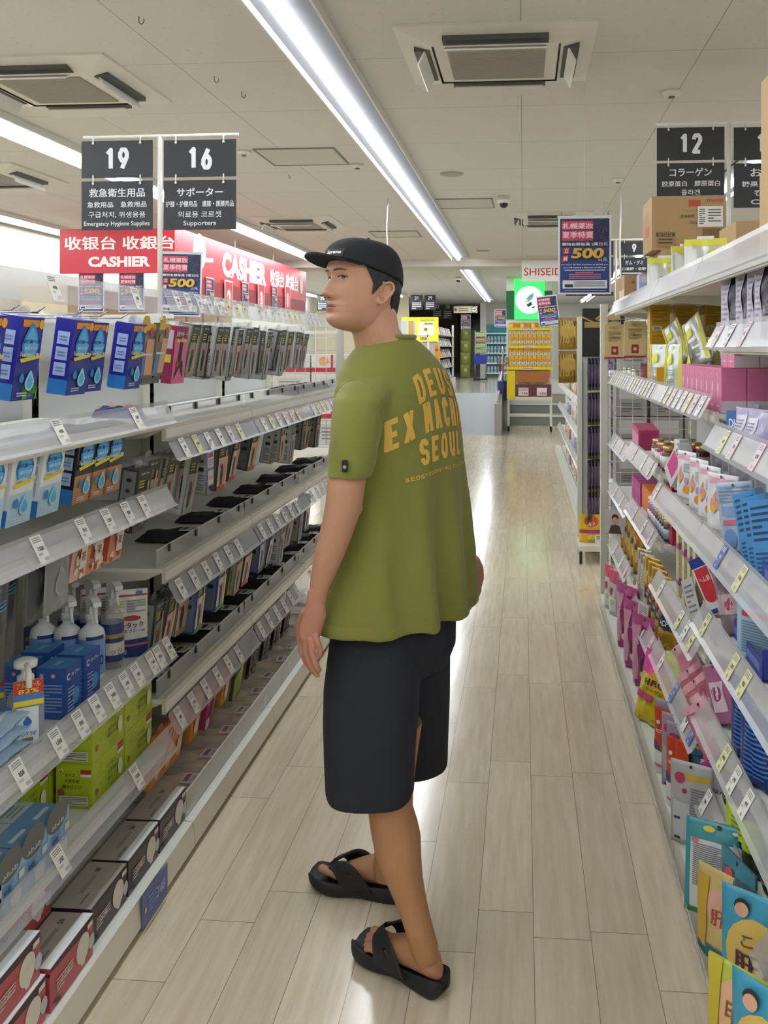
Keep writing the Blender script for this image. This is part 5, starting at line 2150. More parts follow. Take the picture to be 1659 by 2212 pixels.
def gel():
    o = bpy.data.objects.new('pump_bottle', None)
    COL.objects.link(o)
    MB().lathe([(.036, 0), (.039, .006), (.039, .1), (.034, .12), (.017, .132), (.015, .142)], acrylic('gel', 'c8d4dc', .55), seg=24, sx=1.05, sy=.8).build('bottle_body', o)
    h = MB().lathe([(.019, .14), (.019, .158), (.01, .162), (.01, .176), (.026, .18), (.026, .193), (.016, .198)], M('eceeec', .35), seg=18)
    h.tube([(0, 0, .188), (0, -.04, .19), (0, -.062, .18), (0, -.066, .15)], .0068, M('eceeec', .35), 8)
    h.build('pump_head', o)
    t = MB().bbox(-.03, .034, -.037, -.034, .1, .158, M('e8e6e0', .4), .001)
    F = Face(t, (-.03, -.037, .1), (1, 0, 0), (0, -1, 0), .064, .058)
    deco(F, [('r', 0, 1, .45, 1, 'c43a38'), ('t', 'アルコール', .5, .82, .2, 'f0d050', .02, .8), ('t', '82%', .5, .58, .18, 'f0d050', .02, .7), ('r', 0, 1, .22, .45, '3c7cc8'), ('r', 0, 1, 0, .22, 'e6d23c')])
    t.build('neck_tag', o)
    lb = MB()
    F = Face(lb, (-.024, -.0335, .01), (1, 0, 0), (0, -1, 0), .048, .085)
    deco(F, [('r', 0, 1, 0, 1, 'dfe8ee'), ('o', .5, .6, .2, '2f6cb4'), ('t', 'ハンドラボ', .5, .28, .13, '2f6cb4', .02, .8), ('r', .25, .75, .08, .18, '8a7a40')])
    lb.build('front_label', o)
    return o


for i, (x, y) in enumerate(((-1.16, 2.075), (-1.22, 1.96), (-1.27, 2.1))):
    put('gel', gel, (x, y, zb), .62, ['clear hand gel pump bottle with red yellow neck tag in front', 'clear hand gel pump bottle cut by the left picture edge', 'clear hand gel pump bottle standing behind the front one'][i], 'pump bottle', 'hand gel pump bottles')
WP = pouch('wipes_pack', .16, .09, .03, 'a9c6e2', [('r', .1, .9, .3, .7, 'e6ecf2'), ('d', .25, .5, .08, 'd46a78'), ('d', .7, .5, .1, '3f7cc4'), ('l', .4, .6, .4, .6, 3, '4f74b4')], hole=False, gusset=False, seal=.03)
for i in range(3):
    put('wipes', WP, (-1.13, 1.97 + .01 * i, zb + .018 + .033 * i), (-HP, 0, RL + .05 * i), ['blue and white wipes pack at the bottom of a small pile', 'blue and white wipes pack in the middle of a small pile', 'blue and white wipes pack on top of a small pile'][i], 'wipes pack', 'pile of wipes packs')

# fifth row: lime cartons, light blue cartons
zb = 0.326
rnd_ = random.Random(3)
conf = [('d', rnd_.uniform(.05, .45), rnd_.uniform(.45, .95), .012, rnd_.choice(['c9653a', '3f8a4a', '3f74a8', 'e6d84a'])) for _ in range(14)]
LG = carton('mask_carton', .19, .1, .115, 'a7ba22', [('r', .78, .97, .78, .95, 'a8343c'), ('r', .78, .97, .7, .77, 'e6e2d6'), ('d', .12, .3, .045, 'a05040'), ('t', 'トリコ', .6, .66, .09, '6f7a1c', .01), ('t', 'メガネが', .58, .5, .1, '6f7a1c', .01), ('t', '曇りにくい', .58, .36, .09, '6f7a1c', .01),
                                                    ('d', .82, .4, .07, 'd9dac6', .2), ('l', .45, .75, .08, .22, 3, '8a9620')] + conf,
            [('r', .68, .96, .78, .88, 'a8343c'), ('r', .68, .96, .72, .78, 'e6e2d6'), ('t', 'トリコ', .4, .76, .07, '5c6618', .01), ('t', 'メガネが', .45, .63, .085, '5c6618', .015), ('t', '曇りにくい', .46, .5, .085, '5c6618', .015), ('d', .16, .36, .1, '9a4438'), ('r', .12, .9, .08, .3, 'c6c8b8'), ('l', .16, .86, .1, .28, 5, '6a6c58'),
             ('p', [(.1, .86), (.2, .93), (.24, .84)], 'e8e8e4'), ('p', [(.13, .86), (.2, .9), (.2, .83)], 'a8343c')], top=[('l', .3, .7, .3, .7, 3, '8f9e20')], rough=.45)
spots = [(-1.12, 2.425, 0, 'bottom front lime green mask carton with the whole side panel showing'), (-1.12, 2.425, 1, 'upper lime green mask carton under the card rail, nearest stack'), (-1.12, 2.622, 0, 'bottom lime green mask carton at the far end by the white shelf'),
         (-1.12, 2.622, 1, 'upper lime green mask carton at the far end by the white shelf'), (-1.235, 2.425, 0, 'lime green mask carton behind the front stack, at the bottom'), (-1.235, 2.425, 1, 'lime green mask carton behind the front stack, on top'),
         (-1.235, 2.225, 0, 'lime green mask carton partly hidden left of the front stack')]
for x, y, k, lb in spots:
    put('lime', LG, (x, y, zb + .1155 * k), RL, lb, 'mask carton', 'lime green mask cartons')
SB = carton('mask_carton', .1, .19, .1, '8fb6da', [('d', .42, .98, .5, '6a6a68', .33), ('t', 'ふわふわ', .42, .82, .11, 'd8dde0', .015, .6), ('t', '50枚', .3, .48, .15, '3f6a98', .02), ('d', .62, .2, .22, 'd8dcdc', .22), ('r', .72, .95, .5, .66, 'd9dcd0'), ('l', .1, .5, .55, .66, 2, '5f88b4')],
            [('r', .3, .62, .1, .9, 'cdd8e4'), ('l', .36, .56, .2, .8, 5, '7f98b4')],
            top=[('r', 0, 1, 0, .46, '6f9ac6'), ('r', 0, 1, .46, .74, 'bfc9cc'), ('l', .2, .8, .5, .7, 3, '8494a2'), ('r', .2, .8, .2, .26, 'cfdce4'), ('d', .55, .92, .22, 'd4d6d2', .1)])
for i, u in enumerate((-52, 2, 56, 108)):
    y = yX(u, XSL + .01) + .05
    put('skyb', SB, (XSL + .005, y, zb), RL, ['light blue mask carton cut by the left picture edge', 'light blue mask carton, second from the lime green ones', 'light blue mask carton beside the lime green ones', 'light blue mask carton tucked against the lime green stack'][i], 'mask carton', 'light blue mask cartons')

# bottom deck: red and plum mask cartons
zb = 0.091
RDK = lambda c, c2: [('p', [(0, 1), (1, 1), (1, .78), (0, .92)], c2), ('d', .74, .5, .16, 'd6cfc4', .34), ('p', [(.62, .52), (.86, .56), (.78, .1), (.7, .1)], 'd6cfc4'), ('d', .95, .4, .07, 'b8bcc4', .18), ('r', .84, .97, .8, .92, 'd8d4cc'), ('l', .12, .5, .3, .62, 4, 'cfc0b8'), ('t', '小さめ', .3, .5, .14, 'd6c8c2', .01), ('r', .08, .2, .08, .18, '3a2a30')]
def bigbox(c, c2, white):
    top = [('r', 0, 1, .0, 1, 'a39d92'), ('l', .3, .7, .5, .62, 2, '6f6a62'), ('t', '50', .82, .6, .14, c2 if c2 != '2b2428' else '4a3c42', .02), ('l', .08, .3, .3, .4, 1, '6f6a62')]
    if white:
        top.append(('r', 0, 1, 0, .26, 'e4e8ea'))
    return carton('mask_carton', .2, .1, .095, c, RDK(c, c2), [('r', 0, 1, .82, .9, c2), ('l', .2, .7, .1, .2, 2, 'c9a0a0')], top=top, rough=.4)
RED1, RED0 = bigbox('ad4650', '3a2c30', True), bigbox('ad4650', '8e3a40', False)
PL1, PL0 = bigbox('3a2630', '2b2428', True), bigbox('3a2630', '2b2428', False)
for key, b, x, y, z, lb in [('red1', RED1, -1.018, 2.02, zb, 'red mask carton with white lid flap in the bottom row, nearest'), ('red1', RED1, -1.02, 1.805, zb, 'red mask carton with white lid flap cut by the bottom left corner'),
                            ('red0', RED0, -1.125, 2.02, zb + .096, 'red mask carton stacked on top beside the plum ones'), ('red0', RED0, -1.125, 2.02, zb, 'red mask carton underneath the stacked red one'),
                            ('red1', RED1, -1.03, 1.80, zb + .096, 'red mask carton with white lid flap stacked at the lower left picture edge'),
                            ('pl0', PL0, -1.03, 2.235, zb, 'plum mask carton with plain grey top, beside the red ones'), ('pl1', PL1, -1.03, 2.445, zb, 'plum mask carton with white lid flap, middle of three'),
                            ('pl1', PL1, -1.03, 2.655, zb, 'plum mask carton with white lid flap, beside the beige packs')]:
    put(key, b, (x, y, z), RL, lb, 'mask carton', 'red and plum mask cartons')
sg = thing('shelf_sign', 'blue price sign fixed on the lower left base lip', 'sign', (-0.988, 2.42, .055))
sm = MB()
sm.bbox(-.001, .001, -.085, .085, -.042, .042, M('4a5a9c', .4), .0004)
deco(Face(sm, (.0011, -.085, -.042), (0, 1, 0), (1, 0, 0), .17, .084), [('t', '748', .72, .5, .36, 'a9b4dc', .02), ('l', .22, .55, .25, .8, 4, '8f9cd0'), ('o', .1, .5, .04, 'd8d46a')])
sm.build('sign_plate', sg)

# ---------------------------------------------------------------- left run, far bays: supporters
def supporter(col, side, pic, W=.088, D=.052, H=.185, acc='b83a30', txt='d8dadc'):
    fr = [('r', 0, 1, .66, 1, '3a3f38'), ('t', 'サポーター', .5, .93, .045, txt, .01, .6), ('l', .1, .5, .7, .84, 3, 'c9c23a'), ('r', .0, 1, .0, .66, pic), ('d', .42, .34, .16, '1c1c20', .2), ('p', [(.3, .1), (.55, .12), (.5, .42), (.36, .4)], '1c1c20'),
          ('p', [(.66, .08), (.78, .1), (.82, .8), (.7, .8)], 'cfa48a'), ('r', .0, .9, .0, .1, acc), ('d', .2, .5, .08, 'c8324a')]
    lf = [('r', .1, .9, .04, .97, side), ('d', .5, .83, .16, '2a2a2e', .03), ('l', .2, .8, .08, .4, 7, '7a7c80'), ('r', .3, .7, .46, .54, '2a2a2e'), ('d', .5, .66, .14, '33353a', .03)]
    return carton('supporter_box', W, D, H, col, fr, lf, hang=True)


SP = {'grey': supporter('9a9ea2', 'bcc0c4', '9f9d9a', acc='8f8f8e'), 'dark': supporter('3f4146', '84888c', '75706c', acc='55504c'), 'olive': supporter('76766a', '9c9c92', '9a968a', acc='8f8a7a'),
      'knee': supporter('44474a', '6a6d72', 'd9b8a4', acc='b8322e'), 'blue': supporter('4a5f9c', '6a7cae', 'd8d6d2', acc='3f7a48', txt='e6e6f0'),
      'photo': supporter('a29a90', 'b4b6b8', 'c4b0a0', acc='a8847a'), 'green': supporter('4f5a3c', '7a8068', '8fa04a', acc='c9b23a'),
      'long': supporter('bcbec2', 'cacdd0', '9fa3a6', W=.08, D=.06, H=.215, acc='8f9398')}
MG = carton('sleeve_box', .1, .035, .19, '8e1f4e', [('r', 0, 1, 0, .78, 'd96a9a'), ('t', '足裏サポート', .5, .86, .09, 'f0e6ea', .02, .85), ('r', .1, .9, .72, .77, 'e6c04a'), ('p', [(.3, .3), (.58, .3), (.62, .72), (.42, .72)], '1c1c20'), ('p', [(.1, .06), (.5, .3), (.8, .1), (.7, .4), (.32, .36)], '1c1c20'), ('p', [(.42, .72), (.62, .72), (.62, .8), (.46, .8)], 'd9a48a'), ('d', .3, .34, .1, 'c8322e')],
            [('r', .15, .85, .6, .92, 'c4b4bc'), ('r', .2, .8, .36, .5, 'd6c43a')], hang=True)
BS = carton('sleeve_pack', .1, .02, .165, '6f6a5c', [('r', 0, 1, .88, 1, 'd9b43a'), ('r', .45, .98, .06, .72, 'd2a88c'), ('r', .04, .42, .06, .4, '5f84b4'), ('r', .04, .9, .42, .46, 'd8d6dc'), ('d', .7, .85, .14, 'c0486e'), ('d', .25, .72, .14, 'a8903c')], hang=True, tab=M('d9b43a', .4))
cnt = {}


def far_row(zrow, seq, where, X=XSL):
    for u, k in seq:
        cnt[(k, where)] = cnt.get((k, where), 0) + 1
        n = ORD[cnt[(k, where)] - 1]
        b, nm, cat = {'mag': (MG, 'magenta foot support box', 'support box'), 'sleeve': (BS, 'beige sleeve pack', 'sleeve pack')}.get(k, (SP.get(k), {
            'grey': 'grey supporter box', 'dark': 'black supporter box', 'olive': 'olive grey supporter box', 'knee': 'knee photo supporter box', 'blue': 'blue supporter box', 'photo': 'peach photo supporter box',
            'green': 'green supporter box', 'long': 'long pale grey supporter box'}.get(k), 'supporter box'))
        hangL('far_' + k, b, u + 3 * math.sin(u * 1.7), X - .012 * (u % 3), zrow + .008 * math.sin(u), '%s, %s from the near end %s' % (nm, n, where), cat, nm + ' group ' + where, TILT + .05 * math.sin(u * .9), .06 * math.sin(u * 2.3))


far_row(1.632, [(313, 'sleeve'), (345, 'sleeve'), (382, 'mag'), (421, 'olive'), (440, 'olive'), (458, 'dark'), (471, 'grey'), (487, 'grey'), (503, 'long'), (520, 'photo'), (534, 'grey'), (549, 'long'), (563, 'dark'), (583, 'long'), (603, 'dark'), (612, 'long'), (628, 'olive'), (641, 'grey'), (653, 'photo'), (664, 'grey')], 'on the top hooks')
far_row(1.62, [(318, 'grey'), (338, 'grey'), (360, 'grey'), (445, 'grey'), (466, 'grey'), (486, 'grey'), (508, 'grey'), (530, 'grey')], 'set back on the top hooks', XSL - .12)
far_row(1.205, [(300, 'dark'), (322, 'grey'), (352, 'photo'), (372, 'olive'), (398, 'grey'), (420, 'long'), (452, 'grey'), (480, 'knee'), (512, 'knee'), (554, 'knee'), (596, 'photo'), (612, 'photo'), (634, 'long'), (655, 'dark'), (671, 'green'), (690, 'dark')], 'under the highest fenced shelf')
far_row(0.765, [(334, 'dark'), (352, 'dark'), (372, 'knee'), (398, 'photo'), (432, 'blue'), (474, 'blue'), (503, 'green'), (520, 'photo'), (538, 'knee'), (563, 'blue'), (588, 'blue'), (612, 'long'), (630, 'grey'), (648, 'olive'), (668, 'blue')], 'under the middle fenced shelf')
OR = carton('sock_pack', .085, .016, .17, 'd98a2e', [('r', .0, 1, .55, 1, 'd9a08a'), ('d', .5, .72, .3, 'c4463a', .15), ('t', '足', .5, .75, .16, 'efe6d8', .02), ('d', .6, .3, .28, 'e6c8b0', .2), ('t', '8', .3, .4, .12, '3a3a3e', .02)], hang=True, tab=M('b8402e', .4))
PK = carton('sock_pack', .085, .018, .19, 'c43a70', [('t', 'スリム', .5, .84, .12, 'f0d0dc', .02, .8), ('p', [(.25, .1), (.6, .1), (.75, .7), (.4, .7)], '3a2a34'), ('r', .0, .45, .0, .2, 'd8cfc8')], hang=True)
GN = carton('tape_pack', .1, .014, .21, '46582e', [('p', [(0, 0), (1, .1), (1, .6), (0, .4)], 'a4b04a'), ('r', .1, .9, .82, .95, '6f8f80'), ('r', .5, .95, .62, .72, 'b8402e'), ('d', .45, .25, .2, '7fa040', .1)], hang=True)
for i, (k, b, u, nm, cat) in enumerate([('or', OR, 338, 'orange sock pack nearest under the lowest fenced shelf', 'sock pack'), ('or', OR, 362, 'orange sock pack, second under the lowest fenced shelf', 'sock pack'), ('or', OR, 385, 'orange sock pack, third under the lowest fenced shelf', 'sock pack'),
                                        ('or', OR, 424, 'orange sock pack beside the pink one, lowest fenced shelf', 'sock pack'), ('pk', PK, 459, 'pink slimming sock pack under the lowest fenced shelf', 'sock pack'), ('or', OR, 490, 'orange sock pack between the pink and green packs', 'sock pack'),
                                        ('gn', GN, 520, 'green tape pack under the lowest fenced shelf', 'tape pack')]):
    hangL(k, b, u, XSL, 0.375, nm, cat, 'sock packs under the lowest fenced shelf' if cat == 'sock pack' else None)
TP = carton('tape_card', .11, .012, .3, '1d1f24', [('r', .06, .94, .86, .97, '2f6a55')] + [('r', .1 + .45 * a, .46 + .45 * a, .2 + .16 * k, .33 + .16 * k, 'b9a898') for a in (0, 1) for k in range(4)] + [('d', .28 + .45 * a, .27 + .16 * k, .1, '2a2a2e') for a in (0, 1) for k in range(4)], hang=True)
for i, u in enumerate((556, 584, 606, 628)):
    hangL('tpc', TP, u, XSL - .02, 0.4, 'tall black wrist band card with small photos, %s from the near end' % ORD[i], 'wrist band card', 'black wrist band cards')

# packs lying on the fenced shelves
DK = [flatbag('supporter_pack', .12, .2, .035, '26272b', 'd8d8d6', False, s) for s in range(3)]
BGE = [flatbag('bandage_pack', .13, .2, .05, 'd8ccb8', 'f0eeec', True, s, '8e3a6a') for s in range(3)]
k = 0
for sh_, z, lst in (('middle', .862, np.arange(3.15, 5.4, .36)), ('lowest', .462, np.arange(2.84, 5.4, .25)), ('highest', 1.297, np.arange(4.75, 5.4, .2))):
    for j, y in enumerate(lst):
        put('dk%d' % (k % 3), DK[k % 3], (XSL - .135, float(y), z), (0, 0, RL + .1 * math.sin(k * 2.1)), 'black supporter pack lying %s from the near end on the %s fenced shelves' % (ORD[j], sh_), 'supporter pack', 'black supporter packs on the %s fenced shelves' % sh_)
        k += 1
for j, y in enumerate((2.9, 3.02)):
    put('bl%d' % j, flatbag('supporter_pack', .12, .14, .05, ['2f3f7c', 'b9a08c'][j], None, False, 5 + j), (XSL - .2 - .05 * j, y - .02, 1.297), RL, ['small blue supporter pack on the highest fenced shelf, near end', 'small beige supporter pack beside the blue one, highest fenced shelf'][j], 'supporter pack')
put('grn', flatbag('supporter_pack', .14, .16, .045, '24503c', 'd8d8d6', False, 9), (XSL - .17, 3.28, .5), RL + .2, 'dark green supporter pack among black ones on the lowest fenced shelf', 'supporter pack')
k = 0
for j, y in enumerate(np.arange(2.9, 5.3, .19)):
    for r in range(2):
        lb = 'beige bandage pack in a clear bag, %s from the near end, %s base row' % (ORD[j], 'front' if r == 0 else 'back')
        put('bg%d' % (k % 3), BGE[k % 3], (XKL - .137 - .22 * r, float(y), .095 + .0), (0, 0, RL + .12 * math.sin(k * 1.7)), lb, 'bandage pack', 'beige bandage packs on the left base')
        k += 1
fo = thing('clear_fence', 'long clear fence along the left base in front of beige packs', 'fence', (XKL - .03, 2.76, .092))
MB().box(-.0015, .0015, 0, 2.66, 0, .075, CLEAR).box(-.002, .002, 0, 2.66, .075, .078, M('c6ccce', .2)).build('fence_strip', fo)
hangL('bluecard', carton('round_info_card', .07, .003, .13, '6a84c4', [('r', .08, .92, .5, .92, 'e6e4e6'), ('r', .14, .8, .76, .88, 'c83a4a'), ('l', .14, .84, .54, .72, 3, '8a8a90'), ('r', .1, .9, .06, .42, 'e6e2e0'), ('d', .35, .24, .12, 'c9a48c'), ('d', .65, .24, .12, 'c9a48c')], hang=True), 448, XSL + .05, 1.215,
      'small blue and white information card hanging from the price rail', 'card', None, .02, 0, .07)

# ================================================================= right run goods
def atR(u, X):
    return yX(u, X)


def onR(key, b, u, X, z, lab, cat, grp=None, yaw=0.0, lean=0.0, roll=0.0):
    return put(key, b, (X, yX(u, X), z), (lean, roll, RR + yaw), lab, cat, grp)


KRAFT = 'ab8d64'
# ---- cartons on the top shelf
zt = 1.747
ME = carton('shipping_carton', .36, .34, .267, KRAFT, [('t', 'meiji', .85, .9, .1, 'b8453c', .02, .22), ('r', .5, .66, .8, .92, 'b8453c'), ('t', 'アミノコラーゲン', .58, .72, .05, 'a8604c', .005), ('t', '賞味期限', .48, .62, .06, '5f4630', .005), ('t', '2026', .56, .5, .05, '6f5640', 0),
                                                      ('r', .62, .96, .42, .8, 'e2e0da'), ('l', .64, .72, .46, .76, 8, '3a3a3c'), ('l', .76, .93, .5, .76, 5, '5a5a5c'), ('r', .06, .31, .25, .32, '4a3826'), ('t', '2632626', .18, .285, .05, KRAFT, .01, .2), ('r', .06, .31, .06, .23, 'a07a50'), ('l', .09, .28, .1, .22, 2, '4a3826'), ('r', .68, .94, .2, .4, '8f6c46')] +
            [('r', .7 + .026 * k, .706 + .026 * k, .22, .38, '4a3826') for k in range(9)], [('t', 'meiji', .5, .7, .12, 'b8453c', .02), ('r', .3, .7, .3, .5, 'b8453c')], top=[('r', 0, 1, .46, .54, 'c2a074')], rough=.7)
put('meiji', ME, (.815, 4.66, zt + .269), 0, 'big brown carton with red lettering and white label, on top of another', 'carton', 'brown cartons on the top shelf')
put('meiji', None, (.86, 4.62, zt), 0, 'big brown carton underneath the one with the white label', 'carton', 'brown cartons on the top shelf')
UH = carton('shipping_carton', .32, .3, .268, KRAFT, [('t', 'UHA味覚糖', .55, .74, .12, '2b3f6a', .02, .62), ('r', .1, .9, .3, .34, 'a07a50')], [('r', .3, .8, .3, .7, 'e0ddd4'), ('l', .34, .76, .34, .66, 4, '6a6a6a')], top=[('r', 0, 1, .46, .54, 'c2a074')], rough=.7)
put('uha', UH, (.97, 3.62, zt), 0, 'brown carton with dark blue lettering behind the yellow pouches', 'carton', 'brown cartons on the top shelf')
KB = carton('shipping_carton', .38, .4, .238, 'b39468', [('r', .06, .12, .3, .8, '7a4a3a'), ('r', .1, .6, .9, .94, '8f6c46'), ('l', .1, .3, .1, .3, 3, '7a5a3a')], [('r', .3, .5, .4, .7, 'a8604c')], top=[('r', 0, 1, .46, .54, 'c2a074')], rough=.7)
put('kb', KB, (.81, 2.10, zt + .005), 0, 'brown carton cut by the right picture edge, lower of two', 'carton', 'brown cartons on the top shelf')
put('kb', None, (.815, 2.105, zt + .245), 0, 'brown carton cut by the right picture edge, upper of two', 'carton', 'brown cartons on the top shelf')
SC1 = carton('shipping_carton', .16, .16, .19, 'ab8d64', [('r', .3, .7, .3, .6, 'a07a50'), ('t', '▲', .3, .8, .1, '6f5640', 0)], [('r', .4, .7, .3, .6, 'd8d4c8')], rough=.7)
for i, (x, y, z) in enumerate([(.64, 5.2, zt), (.72, 5.05, zt), (.82, 5.3, zt), (.98, 5.1, zt), (.97, 4.2, zt), (.66, 5.38, zt)]):
    put('sc1', SC1, (x, y, z), .05 * i, ['small brown carton beside the lilac box near the end post', 'small brown carton behind the lilac box near the big stack', 'small brown carton deep on the top shelf by the post', 'small brown carton deep behind the big stacked cartons',
                                         'small brown carton between the two lettered cartons', 'small brown carton right at the end post'][i], 'carton', 'small brown cartons')
put('lilac', carton('gift_box', .12, .1, .17, 'a9b4dc', [('r', .1, .9, .75, .92, 'c9d0ea'), ('d', .4, .45, .1, '6a6fa8'), ('l', .6, .9, .2, .5, 4, '7f88bc')], [('r', .2, .8, .2, .8, 'bcc4e4')]), (.665, 4.92, zt), 0, 'pale lilac box standing beside the big brown stack', 'box')
YP = pouch('supplement_pouch', .15, .18, .05, 'c9ccc4', [('r', 0, 1, .86, 1, 'd9d440'), ('r', .08, .3, .2, .8, 'e0e0dc'), ('d', .7, .7, .12, 'd6d23a'), ('l', .35, .92, .15, .55, 8, '8f928c')], [('r', 0, 1, .86, 1, 'd9d440'), ('l', .1, .9, .1, .8, 14, '8f928c')], rough=.28, metal=.15, hole=False, crumple=1.8)
for i, (u, X, yw) in enumerate([(1436, .62, HP - .25), (1484, .64, .5), (1524, .66, HP - .4)]):
    put('yp', YP, (X, yX(u, X), zt), (0, 0, yw if i == 1 else yw - HP + .1), ['white pouch with yellow top on the top shelf, nearest the big carton', 'white pouch with yellow top on the top shelf, middle of three, turned sideways', 'white pouch with yellow top on the top shelf, nearest the brown lettered carton'][i], 'pouch', 'white and yellow pouches')
    t = MB().bbox(-.03, .03, -.004, .004, .178, .19, M('e6e6e2', .4), .002)
    t.build('pouch_clip', [o for o in COL.objects if o.name.startswith('supplement_pouch')][-1])

# ---- yellow cartons
z0 = 1.347
YC = carton('supplement_box', .092, .09, .128, 'c9981c', [('l', .1, .9, .3, .92, 12, '8a6612'), ('r', .1, .62, .06, .22, 'c4c2b8'), ('t', '806', .36, .14, .1, '3a3a3a', .01, .3)], [('t', 'V', .5, .5, .12, 'efe0a0', .02), ('d', .5, .86, .16, 'd8d4c4')], top=[('r', 0, 1, 0, 1, 'c99a22')], rough=.35)
for i, (x, y, k) in enumerate([(.64, 4.42, 0), (.64, 4.42, 1), (.64, 4.42, 2), (.76, 4.44, 0), (.76, 4.44, 1), (.76, 4.44, 2), (.88, 4.46, 0), (.88, 4.46, 1), (.9, 4.46, 2)]):
    put('yc', YC, (x, y, z0 + .129 * k), 0, 'yellow supplement box, %s layer of the %s stack from the aisle' % (['bottom', 'middle', 'top'][k], ORD[i // 3]), 'supplement box', 'yellow supplement boxes')
SV = pouch('supplement_pouch', .13, .2, .06, 'c4c8c2', [('r', 0, .12, 0, 1, 'd6d24a'), ('r', .88, 1, 0, 1, 'd6d24a'), ('d', .4, .7, .18, 'd8d838'), ('l', .25, .75, .1, .5, 9, '8a8f8a')], [('l', .1, .9, .1, .9, 14, '7f837e')], rough=.25, metal=.2, hole=False, crumple=2)
for i, (u, X, z, yw, ln, lb) in enumerate([(1425, .60, z0, .5, 0, 'silver yellow pouch standing at the front beside the yellow boxes'), (1458, .60, z0, .3, 0, 'silver yellow pouch standing at the front beside the pink boxes'),
                                           (1475, .72, z0 + .12, .5, -.5, 'silver yellow pouch leaning on top, farther one'), (1518, .70, z0 + .12, .4, -.45, 'silver yellow pouch leaning on top, nearer one'), (1500, .70, z0, .2, 0, 'silver yellow pouch standing behind the pink boxes'), (1540, .78, z0 + .03, .2, 0, 'silver yellow pouch deep behind the upper pink boxes')]):
    put('sv', SV, (X, yX(u, X), z), (0, ln, RR + yw), lb, 'pouch', 'silver yellow pouches')
YM = carton('supplement_box', .07, .06, .1, 'd6a02a', [('r', 0, 1, .0, .35, 'd8d4c8'), ('d', .5, .65, .25, 'efe0b0'), ('r', .1, .9, .1, .2, 'c8452e')], rough=.35)
for i, u in enumerate((1405, 1416, 1470, 1488)):
    onR('ym', YM, u, .58 if i < 2 else .66, z0, ['small yellow box nearest the gold jars', 'small yellow box beside the front silver pouch', 'small yellow box behind the pink boxes, farther', 'small yellow box behind the pink boxes, nearer'][i], 'supplement box', 'small yellow supplement boxes')
CJ = jar('glass_jar', .075, .018, 'd8d4c8', 'cfcfcc')
for i, u in enumerate((1352, 1362, 1372, 1380)):
    onR('cj', CJ, u, .57 + .02 * (i % 2), z0, 'small clear jar with silver lid, %s from the end post' % ORD[i], 'jar', 'small clear jars by the end post')
put('mar', carton('display_box', .16, .16, .1, '5f1d2c', [('r', .1, .9, .2, .8, '7a2a3a')], [('r', .1, .9, .1, .9, '4a1622')]), (.68, 5.2, z0), RR + .3, 'dark maroon display box beside the wire panel', 'box')
NB = carton('hang_pack', .12, .02, .2, 'cdb684', [('d', .5, .9, .3, 'c2a66a', .06), ('t', 'No.1', .5, .9, .05, '6f5a34', .01), ('l', .2, .8, .5, .8, 8, '7f6a44'), ('t', 'NMN', .5, .62, .06, '6f5a34', .01), ('r', .34, .66, .12, .36, '9e2430'), ('d', .5, .24, .08, 'd8c07a'), ('r', 0, 1, 0, .05, '9e2430')], hang=True)
for i, (u, z) in enumerate(((1328, 1.69), (1372, 1.70))):
    d_ = 5.4 if i == 0 else 5.1
    p = at(u, 690, d_)
    put('nb', NB, (p.x, p.y, z), (.04, 0, 0), ['beige hanging pack with red tin picture on the wire panel, farther', 'beige hanging pack with red tin picture beside the yellow boxes, nearer'][i], 'hanging pack', 'beige hanging packs')

# ---- pink cartons
PC = carton('supplement_box', .08, .07, .126, 'd4709a', [('d', .5, .55, .1, 'efdce4', .14), ('t', '8', .5, .55, .16, 'f3e8ee', .01), ('r', .45, .55, .3, .44, 'efdce4'), ('l', .2, .8, .1, .18, 1, 'e6b8cc'), ('d', .3, .85, .04, 'efc4d6'), ('d', .7, .8, .03, 'efc4d6')], [],
            [('r', 0, 1, 0, .27, 'cfc6cc')], top=[('r', 0, 1, 0, 1, 'd97aa2')], rough=.35)
for i in range(6):
    for j in range(3):
        y = 2.705 + .0815 * i
        put('pc', PC, (XSR + .006 + .0715 * j, y, z0), RR, 'pink supplement box in the lower layer, %s from the near end, %s' % (ORD[i], ['front file', 'middle file', 'back file'][j]), 'supplement box', 'pink supplement boxes')
for i in range(3):
    put('pc', PC, (XSR + .02, 3.2 + .082 * i, z0), RR, 'pink supplement box at the far end of its row, %s past the full columns' % ORD[i], 'supplement box', 'pink supplement boxes')
for i in range(2):
    for j in range(3):
        put('pc', PC, (XSR + .045 + .0715 * j, 2.72 + .0815 * i, z0 + .127), RR, 'pink supplement box in the upper layer, %s column, %s' % (['near', 'far'][i], ['front file', 'middle file', 'back file'][j]), 'supplement box', 'pink supplement boxes')

# ---- nearest bay, upper: black and silver pouches, lilac pouches
BSP = pouch('supplement_pouch', .13, .21, .03, '2e2c38', [('r', 0, .35, .0, 1, 'b9b4c4'), ('l', .06, .3, .2, .8, 9, '8a869a'), ('r', .5, .95, .86, .98, '8a6aa0'), ('l', .55, .9, .2, .7, 6, '6a6678')], [('r', 0, 1, .9, 1, '6a6a78')], rough=.22, metal=.3, crumple=2)
for i, (u, yw) in enumerate(((1592, .45), (1622, .35), (1646, .3), (1664, .3))):
    onR('bsp', BSP, u, .585, 1.547, 'black and silver pouch above the upper price tags, %s from the far side' % ORD[i], 'pouch', 'black and silver pouches', yw)
LP_ = pouch('supplement_pouch', .15, .095, .07, 'a79fc0', [('r', .1, .5, .15, .8, 'd8d4e0'), ('t', 'KJ', .7, .6, .2, 'd9d4ea', .01), ('l', .15, .45, .2, .7, 6, '8d86a8')], rough=.3, hole=False, crumple=1.6)
